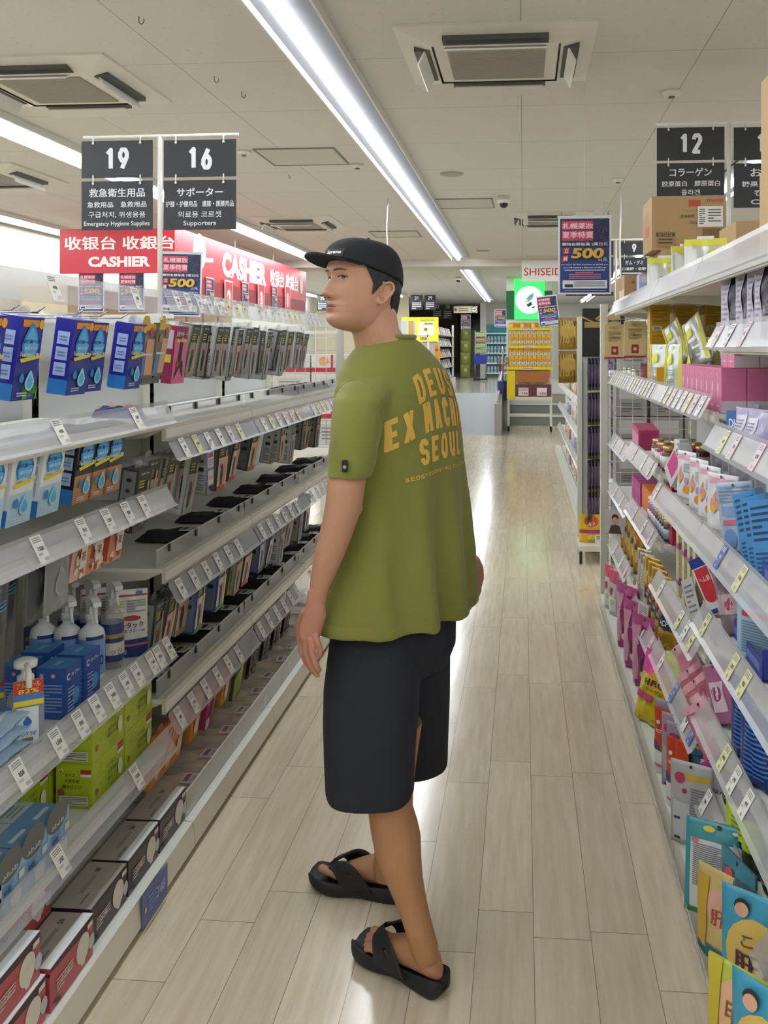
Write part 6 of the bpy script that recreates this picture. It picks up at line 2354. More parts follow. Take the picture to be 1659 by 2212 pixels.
for i, (u, yw, X) in enumerate(((1600, .5, .62), (1625, .35, .60), (1650, .3, .6))):
    onR('lp', LP_, u, X, 1.277, 'lilac soft pouch, %s from the far side, above the pale tag' % ORD[i], 'pouch', 'lilac soft pouches', yw)
onR('bluepk', carton('supplement_box', .09, .05, .08, '3f6ab0', [('t', 'DHA', .5, .6, .3, 'e6ecf4', .02, .7), ('r', 0, 1, 0, .25, 'd8dce4')], [('r', 0, 1, 0, .25, 'd8dce4')], top=[('r', 0, 1, 0, 1, '5a84c4')]), 1590, .575, 1.277, 'small blue and white box lying beside the lilac pouches', 'box', None, .4)
onR('greybx', carton('storage_box', .2, .2, .11, '8f8c86', [('r', 0, 1, .8, 1, 'a5a29a')], top=[('r', 0, 1, 0, 1, 'b4b1a8')]), 1565, .66, 1.277, 'grey storage box under the pink cartons', 'box', None, .1)

# ---- white fruit pouches and light blue packs
z1 = .972
WF = pouch('supplement_pouch', .13, .185, .045, 'dcdcde', [('r', .1, .9, .84, .93, 'd9a0b4'), ('d', .34, .5, .16, 'dfa090', .13), ('p', [(.26, .56), (.42, .56), (.36, .74)], 'd98f80'), ('d', .34, .44, .1, 'e3c04a', .07), ('d', .72, .28, .11, 'e09a30'), ('d', .7, .45, .1, 'b48fc0'), ('l', .5, .92, .6, .78, 5, '9a9aa2'), ('l', .1, .9, .06, .14, 2, 'b0b0b6')],
           [('l', .1, .9, .1, .8, 14, 'a0a0a6')], rough=.35, crumple=1.5)
for i, (u, yw, y) in enumerate(((1484, .35, 0), (1510, .3, 0), (1533, .35, 0), (1562, .55, 0))):
    onR('wf', WF, u, .59, z1, 'white pouch with fruit print, %s from the far side of its row' % ORD[i], 'pouch', 'white fruit print pouches', yw)
onR('wlong', carton('supplement_box', .06, .05, .2, 'd6d6da', [('r', .1, .9, .55, .62, 'c8404e'), ('l', .2, .8, .1, .5, 9, '9090a0'), ('l', .2, .8, .66, .92, 4, '7f7f8c')], [], [('l', .2, .8, .2, .8, 10, 'a6a6ae')]), 1462, .60, z1, 'tall narrow white box standing before the fruit print pouches', 'box', None, .2, 0, 0)
LBP = pouch('supplement_pouch', .14, .2, .05, '9fb4cc', [('l', .1, .9, .72, .95, 5, '6f84a4'), ('r', .15, .85, .55, .68, '7f98bc'), ('r', .2, .8, .44, .5, 'c8687a'), ('d', .4, .25, .2, '6a8ac0', .14), ('l', .1, .9, .04, .1, 2, '5f74a0')], [('l', .1, .9, .1, .9, 12, '6f84a4')], rough=.3, crumple=1.5)
onR('lbp', LBP, 1606, .585, z1, 'pale blue printed pouch leaning beside the fruit print pouches', 'pouch', None, .55, 0, -.18)
SKB = carton('supplement_pack', .12, .02, .2, '4f92cf', [('l', .1, .9, .5, .95, 6, '24466e'), ('l', .1, .9, .08, .4, 6, '2e5684')], [], [('r', 0, 1, 0, 1, '8fbce0')], rough=.35)
for i, (u, rl) in enumerate(((1634, -.32), (1650, -.28), (1666, -.25))):
    onR('skb', SKB, u, .58, z1, 'bright blue leaning pack with dark print, %s from the pale pouch' % ORD[i], 'pack', 'bright blue leaning packs', .3, 0, rl)
BIG = carton('supplement_pack', .16, .05, .23, 'a4c8e0', [('t', '食後の', .5, .86, .1, '4a5866', .02, .7), ('t', '血糖値', .5, .74, .1, '4a5866', .02, .7), ('t', '脂肪', .5, .62, .1, '4a5866', .02, .5), ('r', .1, .7, .46, .52, 'c83c50'), ('l', .1, .95, .06, .42, 12, '6a7a88')], [], [('t', '水溶性', .5, .5, .3, '4a5866', .02, .8)], rough=.35)
onR('big', BIG, 1652, .60, .745, 'large pale blue pack with dark lettering at the right edge', 'pack', None, .75)
onR('pur', carton('supplement_box', .07, .05, .15, '7a52ac', [('l', .2, .8, .1, .5, 5, '4f3478')], [], [('r', 0, 1, .45, .5, '5f3f90'), ('l', .2, .8, .1, .4, 4, '4f3478')], rough=.35), 1620, .60, .74, 'purple box beside the large pale blue pack', 'box', None, .5)
onR('dlp', pouch('supplement_pouch', .11, .18, .04, '8a7c86', [('r', .1, .9, .3, .6, 'b9a6ae'), ('d', .6, .45, .15, 'a0304a'), ('l', .2, .8, .65, .85, 4, '6a5c66')], rough=.22, metal=.2, crumple=2.5), 1592, .585, .745, 'dusky silver pouch leaning beside the red and white pack', 'pouch', None, .5, 0, -.3)
onR('rw', carton('hang_pack', .06, .012, .17, 'e2e2e6', [('r', 0, 1, .84, 1, '2b3c94'), ('r', .1, .95, .36, .82, 'c43440'), ('d', .5, .35, .4, 'c43440'), ('t', 'ヘム鉄', .55, .62, .1, 'f0d8da', .01, .7), ('r', .05, .6, .02, .1, '2b3c94')]), 1552, .575, .745, 'red white and blue leaning pack over the blue tray', 'pack', None, .75, 0, -.5)

# blue trays on two shelves
def tray():
    o = bpy.data.objects.new('display_tray', None)
    COL.objects.link(o)
    B = M('2a3c9a', .4)
    MB().box(-.11, .11, 0, .2, 0, .004, B).build('tray_base', o)
    m = MB()
    m.box(-.11, .11, -.001, .002, 0, .05, B)
    deco(Face(m, (-.11, -.001, 0), (1, 0, 0), (0, -1, 0), .22, .05), [('r', .3, .9, .3, .7, '6a80c4'), ('d', .12, .5, .05, 'd8d46a')])
    m.build('tray_front', o)
    for s in (-.11, .107):
        MB().box(s, s + .003, 0, .2, 0, .075, B).build('tray_side', o)
    return o


put('tray', tray, (.565, 2.36, .74), RR, 'dark blue display tray beneath the large pale blue pack', 'tray', 'dark blue display trays')
put('tray', None, (.575, 2.58, .74), RR, 'dark blue display tray under the red white and blue pack', 'tray', 'dark blue display trays')
put('tray', None, (.57, 2.9, .352), RR + .25, 'dark blue display tray holding the glossy pink pouches', 'tray', 'dark blue display trays')
put('tray', None, (.57, 2.2, .975), RR, 'dark blue display tray under the bright blue leaning packs', 'tray', 'dark blue display trays')

# ---- second bay: cream boxes, maroon boxes, red boxes
z2 = .628
CB = carton('supplement_box', .05, .11, .13, 'c9c296', [('r', .1, .9, .62, .9, 'd8d2ae'), ('r', .0, 1, .3, .44, 'a0609a')], [], [('p', [(0, .5), (1, .62), (1, .36), (0, .3)], 'a0509a'), ('r', .1, .8, .04, .16, '1d1d20'), ('r', .0, 1, .9, .94, 'b4ad84')], top=[('r', .3, .7, .1, .4, 'e2e0d6')])
for i in range(4):
    for k in range(2):
        onR('cb', CB, 1463 + 12 * i, XSR + .012, z2 + .131 * k, 'cream box with purple wedge, %s from the far side, %s layer' % (ORD[i], ['lower', 'upper'][k]), 'supplement box', 'cream boxes with purple wedges')
MR = carton('supplement_box', .09, .15, .062, '7c3f4a', [('d', .5, .5, .12, 'd9a0aa'), ('r', .0, 1, .0, .12, 'd8c0c0')], [], [('r', .3, .8, .48, .53, 'a5707a')], top=[('r', 0, 1, 0, 1, '8a4a54')])
for k in range(5):
    put('mr', MR, (XSR + .05, 2.80, z2 + .063 * k), RR, 'maroon flat box, %s from the bottom of the tall stack' % ORD[k], 'supplement box', 'maroon flat boxes')
put('mr', MR, (XSR + .03, 2.93, z2), RR, 'maroon flat box lying in front of the tall maroon stack', 'supplement box', 'maroon flat boxes')
RB2 = carton('supplement_box', .1, .06, .14, 'b4283c', [('l', .15, .85, .2, .8, 6, '8e1c2e')], [], [('r', .1, .9, .1, .9, '9e2234')], top=[('l', .3, .7, .3, .7, 2, 'd88a94')])
for i, (u, X) in enumerate(((1447, .575), (1447, .66), (1441, .66))):
    onR('rb2', RB2, u, X, .765 if True else 0, ['bright red box at the front beside the cream boxes', 'bright red box behind the front one', 'bright red box deepest beside the striped bottles'][i], 'supplement box', 'bright red boxes')
onR('wsign', carton('leaning_card', .07, .004, .16, 'c9cac8', [('l', .15, .85, .3, .9, 6, '7f8084')], [], []), 1508, .56, z2, 'white leaning information card before the maroon stack', 'card', None, .4, 0, -.45)
z3 = .352
PW = carton('supplement_box', .085, .08, .125, 'd2a6ba', [('r', .08, .92, .1, .8, 'dcc8d2'), ('r', .12, .88, .15, .23, 'b44a6e'), ('l', .2, .8, .3, .7, 6, 'b088a0')], [], [('r', .0, 1, .86, 1, 'e0d4da'), ('r', .12, .9, .2, .7, 'c092aa'), ('l', .18, .84, .3, .66, 5, '8f6a82'), ('r', .12, .9, .1, .18, 'b03a5e')])
for i, (u, X, k) in enumerate(((1472, .58, 0), (1490, .58, 0), (1506, .6, 0), (1472, .6, 1))):
    onR('pw', PW, u, X, z3 + .126 * k, 'pale pink and white box, %s' % ['farthest at the front', 'middle at the front', 'nearest the blue tray', 'stacked on the farthest one'][i], 'supplement box', 'pale pink boxes')
onR('hotpk', carton('supplement_box', .1, .12, .05, 'c83a84', [('r', .1, .9, .2, .8, 'e0b0c8')], [], [('r', .0, 1, .0, .3, 'e0d0d8')], top=[('r', 0, 1, 0, 1, 'd04a8c')]), 1476, .6, z3 + .253, 'hot pink flat box on top of the pale pink boxes', 'box', None, .1)
PG = pouch('supplement_pouch', .14, .15, .03, 'cf7a8e', [('r', .0, 1, .86, 1, 'e0a6b4'), ('r', .1, .5, .45, .75, 'e3b4be'), ('p', [(.5, .3), (.58, .3), (.62, .6), (.46, .62), (.44, .54), (.53, .52)], 'f0dede'), ('l', .6, .9, .6, .8, 4, 'a8566c'), ('r', 0, 1, 0, .1, 'c2506c')], rough=.16, metal=.15, crumple=2.6)
for i, (u, z, rl, yw) in enumerate(((1530, z3 + .05, -.7, .5), (1552, z3 + .075, -.75, .55), (1560, z3 + .02, -.6, .7))):
    onR('pg', PG, u, .565, z, 'glossy pink pouch lying slanted in the blue tray, %s from the far side' % ORD[i], 'pouch', 'glossy pink pouches', yw, 0, rl)
onR('pyel', pouch('supplement_pouch', .13, .15, .02, 'd9b4b8', [('r', 0, .35, 0, 1, 'd8d49a'), ('r', .4, .9, .3, .8, 'd48aa0')], rough=.2, crumple=2), 1512, .58, z3 + .06, 'pink and pale yellow pouch slanted behind the glossy pink ones', 'pouch', None, .7, 0, -.8)
onR('magp', pouch('supplement_pouch', .1, .16, .03, 'a86a90', [('r', .2, .8, .2, .7, 'd9c0d0'), ('d', .5, .5, .2, '8e3a70')], rough=.2, crumple=2), 1572, .57, .48, 'purple pouch with white print near the pale yellow tag', 'pouch', None, .5, 0, -.4)
DB = pouch('supplement_pouch', .15, .22, .05, '1c3c84', [('r', .1, .9, .8, .95, '2a55a4'), ('t', 'DHA', .5, .86, .09, 'b9c8e0', .02), ('l', .15, .85, .1, .7, 12, '4a74b8')], rough=.25, metal=.15, crumple=2)
for i, (u, X) in enumerate(((1628, .59), (1652, .58), (1668, .62))):
    onR('db', DB, u, X, .472, 'dark blue pouch with pale print, %s from the far side' % ORD[i], 'pouch', 'dark blue pouches', .6)

# ---- third and last bays
z4, z5 = 1.037, .997
PJ = jar('supplement_jar', .09, .026, 'c85a92', 'b8447c', .02, 'e2d8de')
GJ = jar('supplement_jar', .1, .03, '6a3440', 'd0b070', .02, 'd8cfc4')
rr = random.Random(11)
n1 = n2 = 0
for i in range(5):
    for j in range(3):
        if (i + j) % 2:
            put('pj', PJ, (.585 + .065 * j, 3.78 + .075 * i, z4), 0, 'pink jar, %s among the jars of the third right bay' % ORD[n1], 'jar', 'pink jars')
            n1 += 1
        else:
            put('gj', GJ, (.585 + .065 * j, 3.78 + .075 * i, z4), 0, 'maroon jar with gold lid, %s among the jars of the third right bay' % ORD[n2], 'jar', 'gold lidded jars')
            n2 += 1
PKB = carton('supplement_box', .05, .1, .13, 'b43a68', [('r', .15, .85, .3, .8, 'd890ac'), ('l', .2, .8, .1, .25, 3, 'e0b0c4')], [], [('r', .1, .9, .1, .9, 'a03058')])
for i in range(8):
    put('pkb', PKB, (.565 + .003 * i, 4.64 + .056 * i, z5), RR, 'magenta slim box, %s from the near end of the last right bay' % ORD[i], 'supplement box', 'magenta slim boxes')
onR('slant', carton('supplement_box', .16, .05, .09, 'd8d4dc', [('r', .2, .8, .2, .9, 'd0488a'), ('r', .82, 1, 0, 1, 'd8d6d0'), ('l', .84, .98, .2, .8, 4, '3a3a3c')], [('r', .1, .9, .1, .9, 'd8d6d0')], [('r', .1, .9, .1, .9, 'c9c8c4')]), 1462, .57, z4 + .02, 'pink and white box propped slanted over the price rail', 'box', None, .25, 0, -.75)
OG = carton('supplement_box', .06, .12, .11, 'd9761e', [('l', .15, .85, .15, .85, 6, 'efae5a')], [], [('r', .1, .9, .5, .9, 'e58a34')])
for i in range(5):
    put('og', OG, (.575, 4.28 + .062 * i, .762 if i < 5 else 0), RR, 'orange box, %s from the striped bottles' % ORD[i], 'supplement box', 'orange boxes')
MGB = carton('supplement_box', .05, .1, .14, 'b83a94', [('l', .2, .8, .2, .8, 6, 'd890c4')], [], [('r', .1, .9, .1, .9, 'a43084')])
for i in range(6):
    put('mgb', MGB, (.575, 4.66 + .06 * i, .722), RR, 'violet pink box, %s from the orange ones' % ORD[i], 'supplement box', 'violet pink boxes')
ST = jar('striped_bottle', .085, .02, '8a5a80', 'd9b8cc', .016, 'd8d4dc')
ST2 = jar('striped_bottle', .085, .02, '3f3a40', 'c9b88a', .016, 'a8b0c0')
n1 = n2 = 0
for i in range(9):
    for j in range(3):
        y = 3.74 + .058 * i
        if i >= 5:
            put('st', ST, (.575 + .05 * j, y, .762), 0, 'small pink striped bottle, %s on the middle right shelf' % ORD[n1], 'bottle', 'small pink striped bottles')
            n1 += 1
        else:
            put('st2', ST2, (.575 + .05 * j, y, .762), 0, 'small dark bottle with gold cap, %s on the middle right shelf' % ORD[n2], 'bottle', 'small dark bottles with gold caps')
            n2 += 1
GP = pouch('supplement_pouch', .13, .24, .05, 'b08a28', [('r', .35, .95, .7, .95, 'c23a48'), ('r', .4, .9, .25, .5, 'c8a44a'), ('d', .3, .55, .12, '3a4a6c')], [], rough=.2, metal=.5, crumple=2.2)
for i in range(5):
    put('gp', GP, (.585, 4.68 + .15 * i, .405), RR + .5, 'gold pouch with red tag, %s from the near end by the post' % ORD[i], 'pouch', 'gold pouches with red tags')
SLV = pouch('supplement_pouch', .1, .24, .04, 'b9b2a6', [('r', .2, .8, .3, .8, 'c9c0b0'), ('l', .25, .75, .35, .7, 6, '8f8678')], rough=.18, metal=.5, crumple=3)
for i in range(3):
    put('slv', SLV, (.58, 4.3 + .1 * i, .327), RR + .6, 'crinkled silver pouch, %s from the gold strips' % ORD[i], 'pouch', 'crinkled silver pouches')
GS = pouch('supplement_pouch', .12, .27, .04, 'c49a34', [('r', 0, 1, .3, .5, '252c44'), ('t', 'コラーゲン', .5, .72, .08, 'f0e0b0', .02, .9), ('r', 0, 1, .5, .54, 'c4462e'), ('t', 'ACP', .5, .4, .08, 'd8d8e0', .02), ('l', .1, .9, .05, .25, 4, '9a7420')], rough=.2, metal=.45, crumple=2)
for i in range(5):
    put('gs', GS, (.575, 3.76 + .11 * i, .327), RR + .45, 'gold collagen pouch with navy band, %s from the near end' % ORD[i], 'pouch', 'gold collagen pouches')
hc = carton('hanging_card', .075, .003, .12, 'd6ccd0', [('l', .15, .85, .5, .9, 5, '8f7f88'), ('r', .5, .9, .2, .45, 'b44a5e'), ('l', .1, .9, .06, .14, 1, '8f7f88')], hang=True)
p = onX(1394, 1255, .53)
put('hc', hc, (.525, p.y, .44), (0, .15, RR + .5), 'pale pink card hanging on a string from the lower right rail', 'card')
p = onX(1331, 1140, .52)
put('hc2', carton('hanging_card', .12, .003, .13, 'c9c2bc', [('d', .5, .68, .16, '2a2424'), ('d', .5, .56, .13, 'd0a890', .15), ('p', [(.2, 0), (.8, 0), (.7, .34), (.5, .4), (.3, .34)], '4a443c')], hang=True), (.505, p.y - .1, .66), (0, 0, -.3), 'hanging portrait card of a dark haired figure on the end post', 'card')

# ---- base deck
zd = .092
def onB(key, b, u, v, X, lab, cat, grp=None, yaw=.4, lean=0.0, roll=0.0, dz=0.0):
    return put(key, b, (X, yX(u, X), zd + dz), (lean, roll, RR + yaw), lab, cat, grp)


SS = pouch('supplement_pouch', .1, .24, .04, 'b9bcbc', [('r', 0, 1, .72, 1, 'c8446a'), ('r', .1, .5, .45, .6, 'c43a50'), ('r', .2, .9, .1, .4, 'cfd0cc'), ('d', .6, .3, .15, 'b9c48a')], rough=.22, metal=.3, crumple=1.5)
for i, (u, X) in enumerate(((1316, .475), (1327, .49), (1345, .55))):
    onB('ss', SS, u, 0, X, ['silver and pink sachet standing at the end post', 'silver and pink sachet just behind the end post one', 'silver and pink sachet half hidden under the rail'][i], 'sachet', 'silver and pink sachets', .35)
PB = pouch('supplement_pouch', .17, .3, .06, '9c3a74', [('r', .0, .35, .1, .9, 'c88aa8'), ('d', .65, .35, .18, '2f2a30'), ('d', .6, .2, .1, 'd8cfc4'), ('t', 'プラセンタ', .5, .62, .08, 'e6b8d0', .02, .8), ('r', 0, 1, .86, 1, 'b04a84')], rough=.18, metal=.2, crumple=3)
for i, (u, X, yw) in enumerate(((1356, .50, .5), (1374, .505, .55), (1396, .52, .6))):
    onB('pb', PB, u, 0, X, 'plum pink foil bag, %s from the end post' % ORD[i], 'foil bag', 'plum pink foil bags', yw)
HR = pouch('supplement_pouch', .21, .26, .08, 'cdbb1e', [('r', 0, 1, .66, 1, 'd8449a'), ('d', .65, .62, .3, 'd8a038', .16), ('t', 'HRC', .5, .56, .09, '3a3420', .03, .5), ('t', 'コラーゲン', .5, .46, .06, '3a3420', .02, .6), ('r', 0, .6, .3, .4, 'b43a6a'), ('d', .5, .16, .3, 'c4b41c', .1)], rough=.15, metal=.2, crumple=3)
onB('hrc', HR, 1408, 0, .492, 'shiny yellow and pink bag slumped over the base', 'foil bag', None, .55, -.25, 0)
onB('hrc', None, 1432, 0, .57, 'shiny yellow and pink bag standing behind the slumped one', 'foil bag', None, .5)
GB = carton('display_box', .2, .14, .2, '6e6a68', [('r', 0, 1, .84, 1, '807c7a'), ('r', 0, 1, .48, .52, '2a282a'), ('l', .1, .9, .55, .8, 5, '565250')], [], [('r', 0, 1, .48, .52, '2a282a')])
onB('gb', GB, 1482, 0, .60, 'grey display box behind the red sachets', 'box', None, .2)
RS = pouch('supplement_pouch', .085, .215, .03, 'c84426', [('r', 0, 1, 0, .34, 'dcdcda'), ('p', [(0, .34), (.5, .34), (0, .5)], '3a4a7c'), ('t', 'ecomic', .5, .66, .07, 'f0d8c8', .01, .7), ('d', .25, .78, .08, 'e6e0da'), ('r', .1, .6, .1, .14, 'd06a7a')], rough=.2, metal=.1, crumple=1.5, hole=False)
for i, (u, X) in enumerate(((1436, .478), (1464, .482), (1470, .53))):
    onB('rs', RS, u, 0, X, ['red sachet with white base, farther of the front two', 'red sachet with white base, nearer of the front two', 'red sachet with white base set behind the front two'][i], 'sachet', 'red sachets', .75)
LI = pouch('supplement_pouch', .12, .24, .02, '9d94aa', [('d', .2, .8, .13, 'b03a7c'), ('r', .3, .95, .78, .85, 'd0a838'), ('r', .06, .5, .1, .55, 'b4aec0'), ('l', .55, .95, .15, .6, 12, '6c6478'), ('r', .08, .3, .02, .05, '343a6c')], rough=.28, gusset=False)
for i, (u, X, dz) in enumerate(((1450, .50, .03), (1466, .505, .01), (1478, .51, 0), (1486, .52, -.0))):
    onB('li', LI, u, 0, X, 'lilac grey hanging pouch with magenta dot, %s from the far side' % ORD[i], 'pouch', 'lilac grey pouches', .95)
WG = pouch('supplement_pouch', .125, .24, .018, 'b2b2b4', [('d', .24, .8, .13, 'b03a6a'), ('d', .36, .66, .06, 'a03458'), ('r', .36, .95, .8, .87, 'c9a638'), ('r', .08, .48, .06, .52, 'c4c6ca'), ('l', .5, .92, .14, .72, 18, '6f6f78'), ('r', .1, .25, .3, .33, '343a6c'), ('r', .1, .25, .06, .09, '343a6c')], rough=.26, gusset=False)
onB('wg', WG, 1494, 0, .485, 'pale grey hanging pouch with magenta dot and yellow stripe, foremost', 'pouch', None, 1.05)
DH = carton('hang_pack', .1, .012, .27, 'dcdadc', [('r', 0, 1, .84, 1, '2a2c84'), ('t', 'DHC', .3, .92, .08, 'e6e6f0', .01, .4), ('r', .62, .96, .87, .96, 'e2e2ea'), ('t', '60日', .79, .915, .05, '2a2c84', .01, .26), ('d', .2, .76, .2, 'd04a8c'), ('r', .5, .9, .05, .38, 'c0448a'), ('t', 'ヒアルロン', .6, .55, .06, '4a4a54', .01, .7)])
onB('dh', DH, 1530, 0, .54, 'white hanging pack with dark blue header behind grey pouch', 'pack', None, 1.0, 0, .12)
TE = pouch('supplement_pouch', .17, .23, .03, '3c94a0', [('r', .08, .98, .06, .8, 'd4d6d8'), ('r', 0, 1, 0, .06, '3a8a4c'), ('d', .35, .92, .09, 'd9cc4a', .03), ('d', .75, .93, .06, 'd8e2e4', .015), ('d', .15, .78, .06, 'c87a84', .03), ('l', .12, .95, .3, .76, 22, '6c7074'), ('r', .2, .9, .1, .26, 'c2c6ca')], rough=.26, gusset=False)
onB('te', TE, 1551, 0, .49, 'teal bordered pouch with a white text panel', 'pouch', None, 1.15, -.1)
onB('te2', pouch('supplement_pouch', .16, .22, .04, '2f5c72', [('r', 0, 1, .8, 1, '3c88a4'), ('d', .3, .9, .08, 'd9b84a', .03)], [], rough=.24, crumple=2), 1532, 0, .57, 'blue header pouch standing behind the teal bordered one', 'pouch', None, 1.2, -.1)
onB('te3', pouch('supplement_pouch', .15, .25, .06, '4a6064', [('r', 0, 1, .86, 1, '3c7f94'), ('d', .3, .8, .1, 'c4505c')], [('l', .1, .9, .1, .8, 18, '36484c'), ('r', 0, 1, .86, 1, '3c7f94')], rough=.25, crumple=2), 1596, 0, .50, 'dark teal pouch seen from its side beside the kids pouch', 'pouch', None, .3)
KD = pouch('supplement_pouch', .17, .24, .07, '3c9cc0', [('d', .52, .46, .44, 'd9b860', .33), ('r', 0, 1, 0, .12, '3a7f5c'), ('t', 'こども', .62, .6, .11, '8a4a2c', .02, .6), ('t', '肝油', .56, .4, .2, '54304a', .03, .66), ('t', 'ドロップ', .5, .22, .08, '7a5a34', .01, .6), ('d', .3, .875, .1, '2a2422', .06), ('d', .3, .84, .09, 'd8a890', .06)], rough=.22, crumple=1.8, hole=False)
onB('kd', KD, 1640, 0, .515, 'blue and yellow kids pouch with brown lettering', 'pouch', 'kids liver oil pouches', .95)
onB('kd2', pouch('supplement_pouch', .15, .2, .06, 'd0b87a', [('d', .5, .6, .3, 'd9a890', .2), ('t', '肝油', .6, .5, .18, 'a8502e', .02, .5), ('r', 0, 1, 0, .16, '3a6f7c'), ('r', 0, .25, .1, .9, 'c9a23a')], rough=.22, crumple=1.8, hole=False), 1567, 0, .475, 'small yellow pouch at the base front by the side pouch', 'pouch', 'kids liver oil pouches', .75)
onB('kd3', pouch('supplement_pouch', .17, .21, .07, 'b9c44a', [('d', .5, .55, .42, 'e0b48a', .35), ('t', '甲油', .55, .6, .2, '8a5a34', .02, .5), ('r', .1, .4, .25, .42, '4a90c0'), ('r', 0, .2, 0, 1, 'c8b83a')], rough=.22, crumple=1.8, hole=False), 1614, 0, .44, 'yellow green pouch with brown lettering at the bottom right corner', 'pouch', 'kids liver oil pouches', .8)
onB('kd', None, 1664, 0, .46, 'blue and yellow kids pouch cut by the bottom right corner', 'pouch', 'kids liver oil pouches', .7)
LM = pouch('supplement_pouch', .12, .17, .04, '2c3428', [('r', 0, 1, .3, .75, 'b4c83a'), ('l', .2, .8, .35, .7, 5, '6f8420')], rough=.25, crumple=2)
for i, (u, X) in enumerate(((1612, .56), (1648, .58))):
    onR('lm', LM, u, X, .242, ['black pouch with lime band under the lowest lifted shelf rail, farther', 'black pouch with lime band under the lowest lifted shelf rail, nearer'][i], 'pouch', 'lime band pouches', .7)

# ---- fuller rows behind the front packs of the nearer right bays
BR = {}
for ky, c, c2, h in (('navy', '22386e', '5f7fb4', .2), ('sky', '86aacb', 'd8e2ea', .19), ('plum', '7a4a66', 'd0b0c0', .18), ('pearl', 'c4c0c4', '8a8690', .19), ('black', '26282a', '9fb43a', .16), ('rose', 'b8617a', 'e0c0c8', .15)):
    BR[ky] = pouch('supplement_pouch', .14, h, .05, c, [('r', .1, .9, .62, .86, c2), ('l', .15, .85, .1, .55, 8, c2), ('d', .7, .5, .12, c2)], [('l', .1, .9, .1, .85, 12, c2)], rough=.28, metal=.1, crumple=1.8)
for z, X, y0, n, dy, ky, wh in ((.472, .64, 1.98, 6, .13, 'navy', 'on the second lowest right shelf'), (.472, .80, 1.98, 6, .13, 'navy', 'deep on the second lowest right shelf'), (.745, .72, 2.0, 6, .13, 'sky', 'at the back of the blue tray shelf'),
                                (.242, .60, 1.95, 6, .14, 'black', 'on the lowest lifted right shelf'), (.98, .72, 2.0, 6, .13, 'sky', 'behind the bright blue leaning packs'), (.972, .74, 2.86, 6, .13, 'pearl', 'behind the white fruit print pouches'),
                                (.628, .76, 3.0, 5, .13, 'plum', 'behind the cream boxes'), (.352, .74, 2.85, 6, .14, 'rose', 'behind the glossy pink pouches'), (1.284, .76, 2.0, 5, .13, 'pearl', 'behind the lilac soft pouches'), (zd, .74, 1.98, 10, .17, 'plum', 'at the back of the right base')):
    for i in range(n):
        put('br' + ky, BR[ky], (X, y0 + dy * i, z), RR + .35 + .12 * math.sin(i * 2.3 + z * 9), '%s pouch %s, %s from the near end' % ({'navy': 'navy blue', 'sky': 'sky blue', 'plum': 'plum', 'pearl': 'pearl grey', 'black': 'black and lime', 'rose': 'rose pink'}[ky], wh, ORD[i]), 'pouch', '%s pouches %s' % (ky, wh))

# ================================================================= signs and the rest of the shop
def xY(u, Y):
    t = (u - CU) / FPX
    d = Y / (CA + t * SA)
    return t * d * CA - d * SA


def zY(u, v, Y):
    t = (u - CU) / FPX
    return HC - (v - CV) * (Y / (CA + t * SA)) / FPX


SIGN = '2b2d33'
SW = 'e6e8ee'


def board(mb, x0, x1, z0, z1, col, items, y=0.0, t=0.004, edge=None):
    mb.box(x0, x1, y, y + t, z0, z1, M(col, .4))
    deco(Face(mb, (x0, y, z0), (1, 0, 0), (0, -1, 0), x1 - x0, z1 - z0), items)
    return mb


def aisle_sign(label, u0, u1, v, Y, num, txt, group='hanging aisle signs'):
    """number panel with a text panel hooked below it; v = four image rows at the left edge"""
    x0, x1 = xY(u0, Y), xY(u1, Y)
    um = (u0 + u1) / 2
    z = [zY(um, q, Y) for q in v]
    o = thing('aisle_sign', label, 'aisle sign', (x0, Y, z[0]), 0, group)
    w_ = x1 - x0
    mb = MB()
    board(mb, 0, w_, z[1] - z[0], 0, SIGN, [])
    hp = z[0] - z[1]
    digits(Face(mb, (0, 0, z[1] - z[0]), (1, 0, 0), (0, -1, 0), w_, hp), num, .5, .5, hp * .62, hp * .38, hp * .12, M(SW, .4))
    mb.build('number_panel', o)
    mb = MB()
    board(mb, 0, w_, z[3] - z[0], z[2] - z[0], SIGN, txt)
    mb.build('text_panel', o)
    for f in (.17, .83):
        hk = MB()
        for za, zb in ((.022, -.012), (z[1] - z[0] + .012, z[2] - z[0] - .012)):
            hk.tube([(w_ * f, -.004, za), (w_ * f, -.004, zb)], .0035, M('d8d8d6', .4), 6)
            hk.ball((w_ * f, -.005, zb), .006, M('e2e2e0', .4), 8, 6)
        hk.build('hook', o)
    return o


def sign_stand(label, up, Y, zbar, u0, u1, zfoot):
    x = xY(up, Y)
    o = thing('sign_stand', label, 'sign stand', (x, Y + .02, zfoot), 0, 'sign stands')
    MB().tube([(0, 0, 0), (0, 0, zbar - zfoot)], .011, M('e2e2de', .4), 10).build('pole', o)
    MB().bbox(-.05, .05, -.04, .04, 0, .02, M('e2e2de', .4), .003).build('base_clamp', o)
    MB().tube([(xY(u0, Y) - x, 0, zbar - zfoot), (xY(u1, Y) - x, 0, zbar - zfoot)], .008, M('e8e8e4', .4), 10).build('cross_bar', o)
    return o


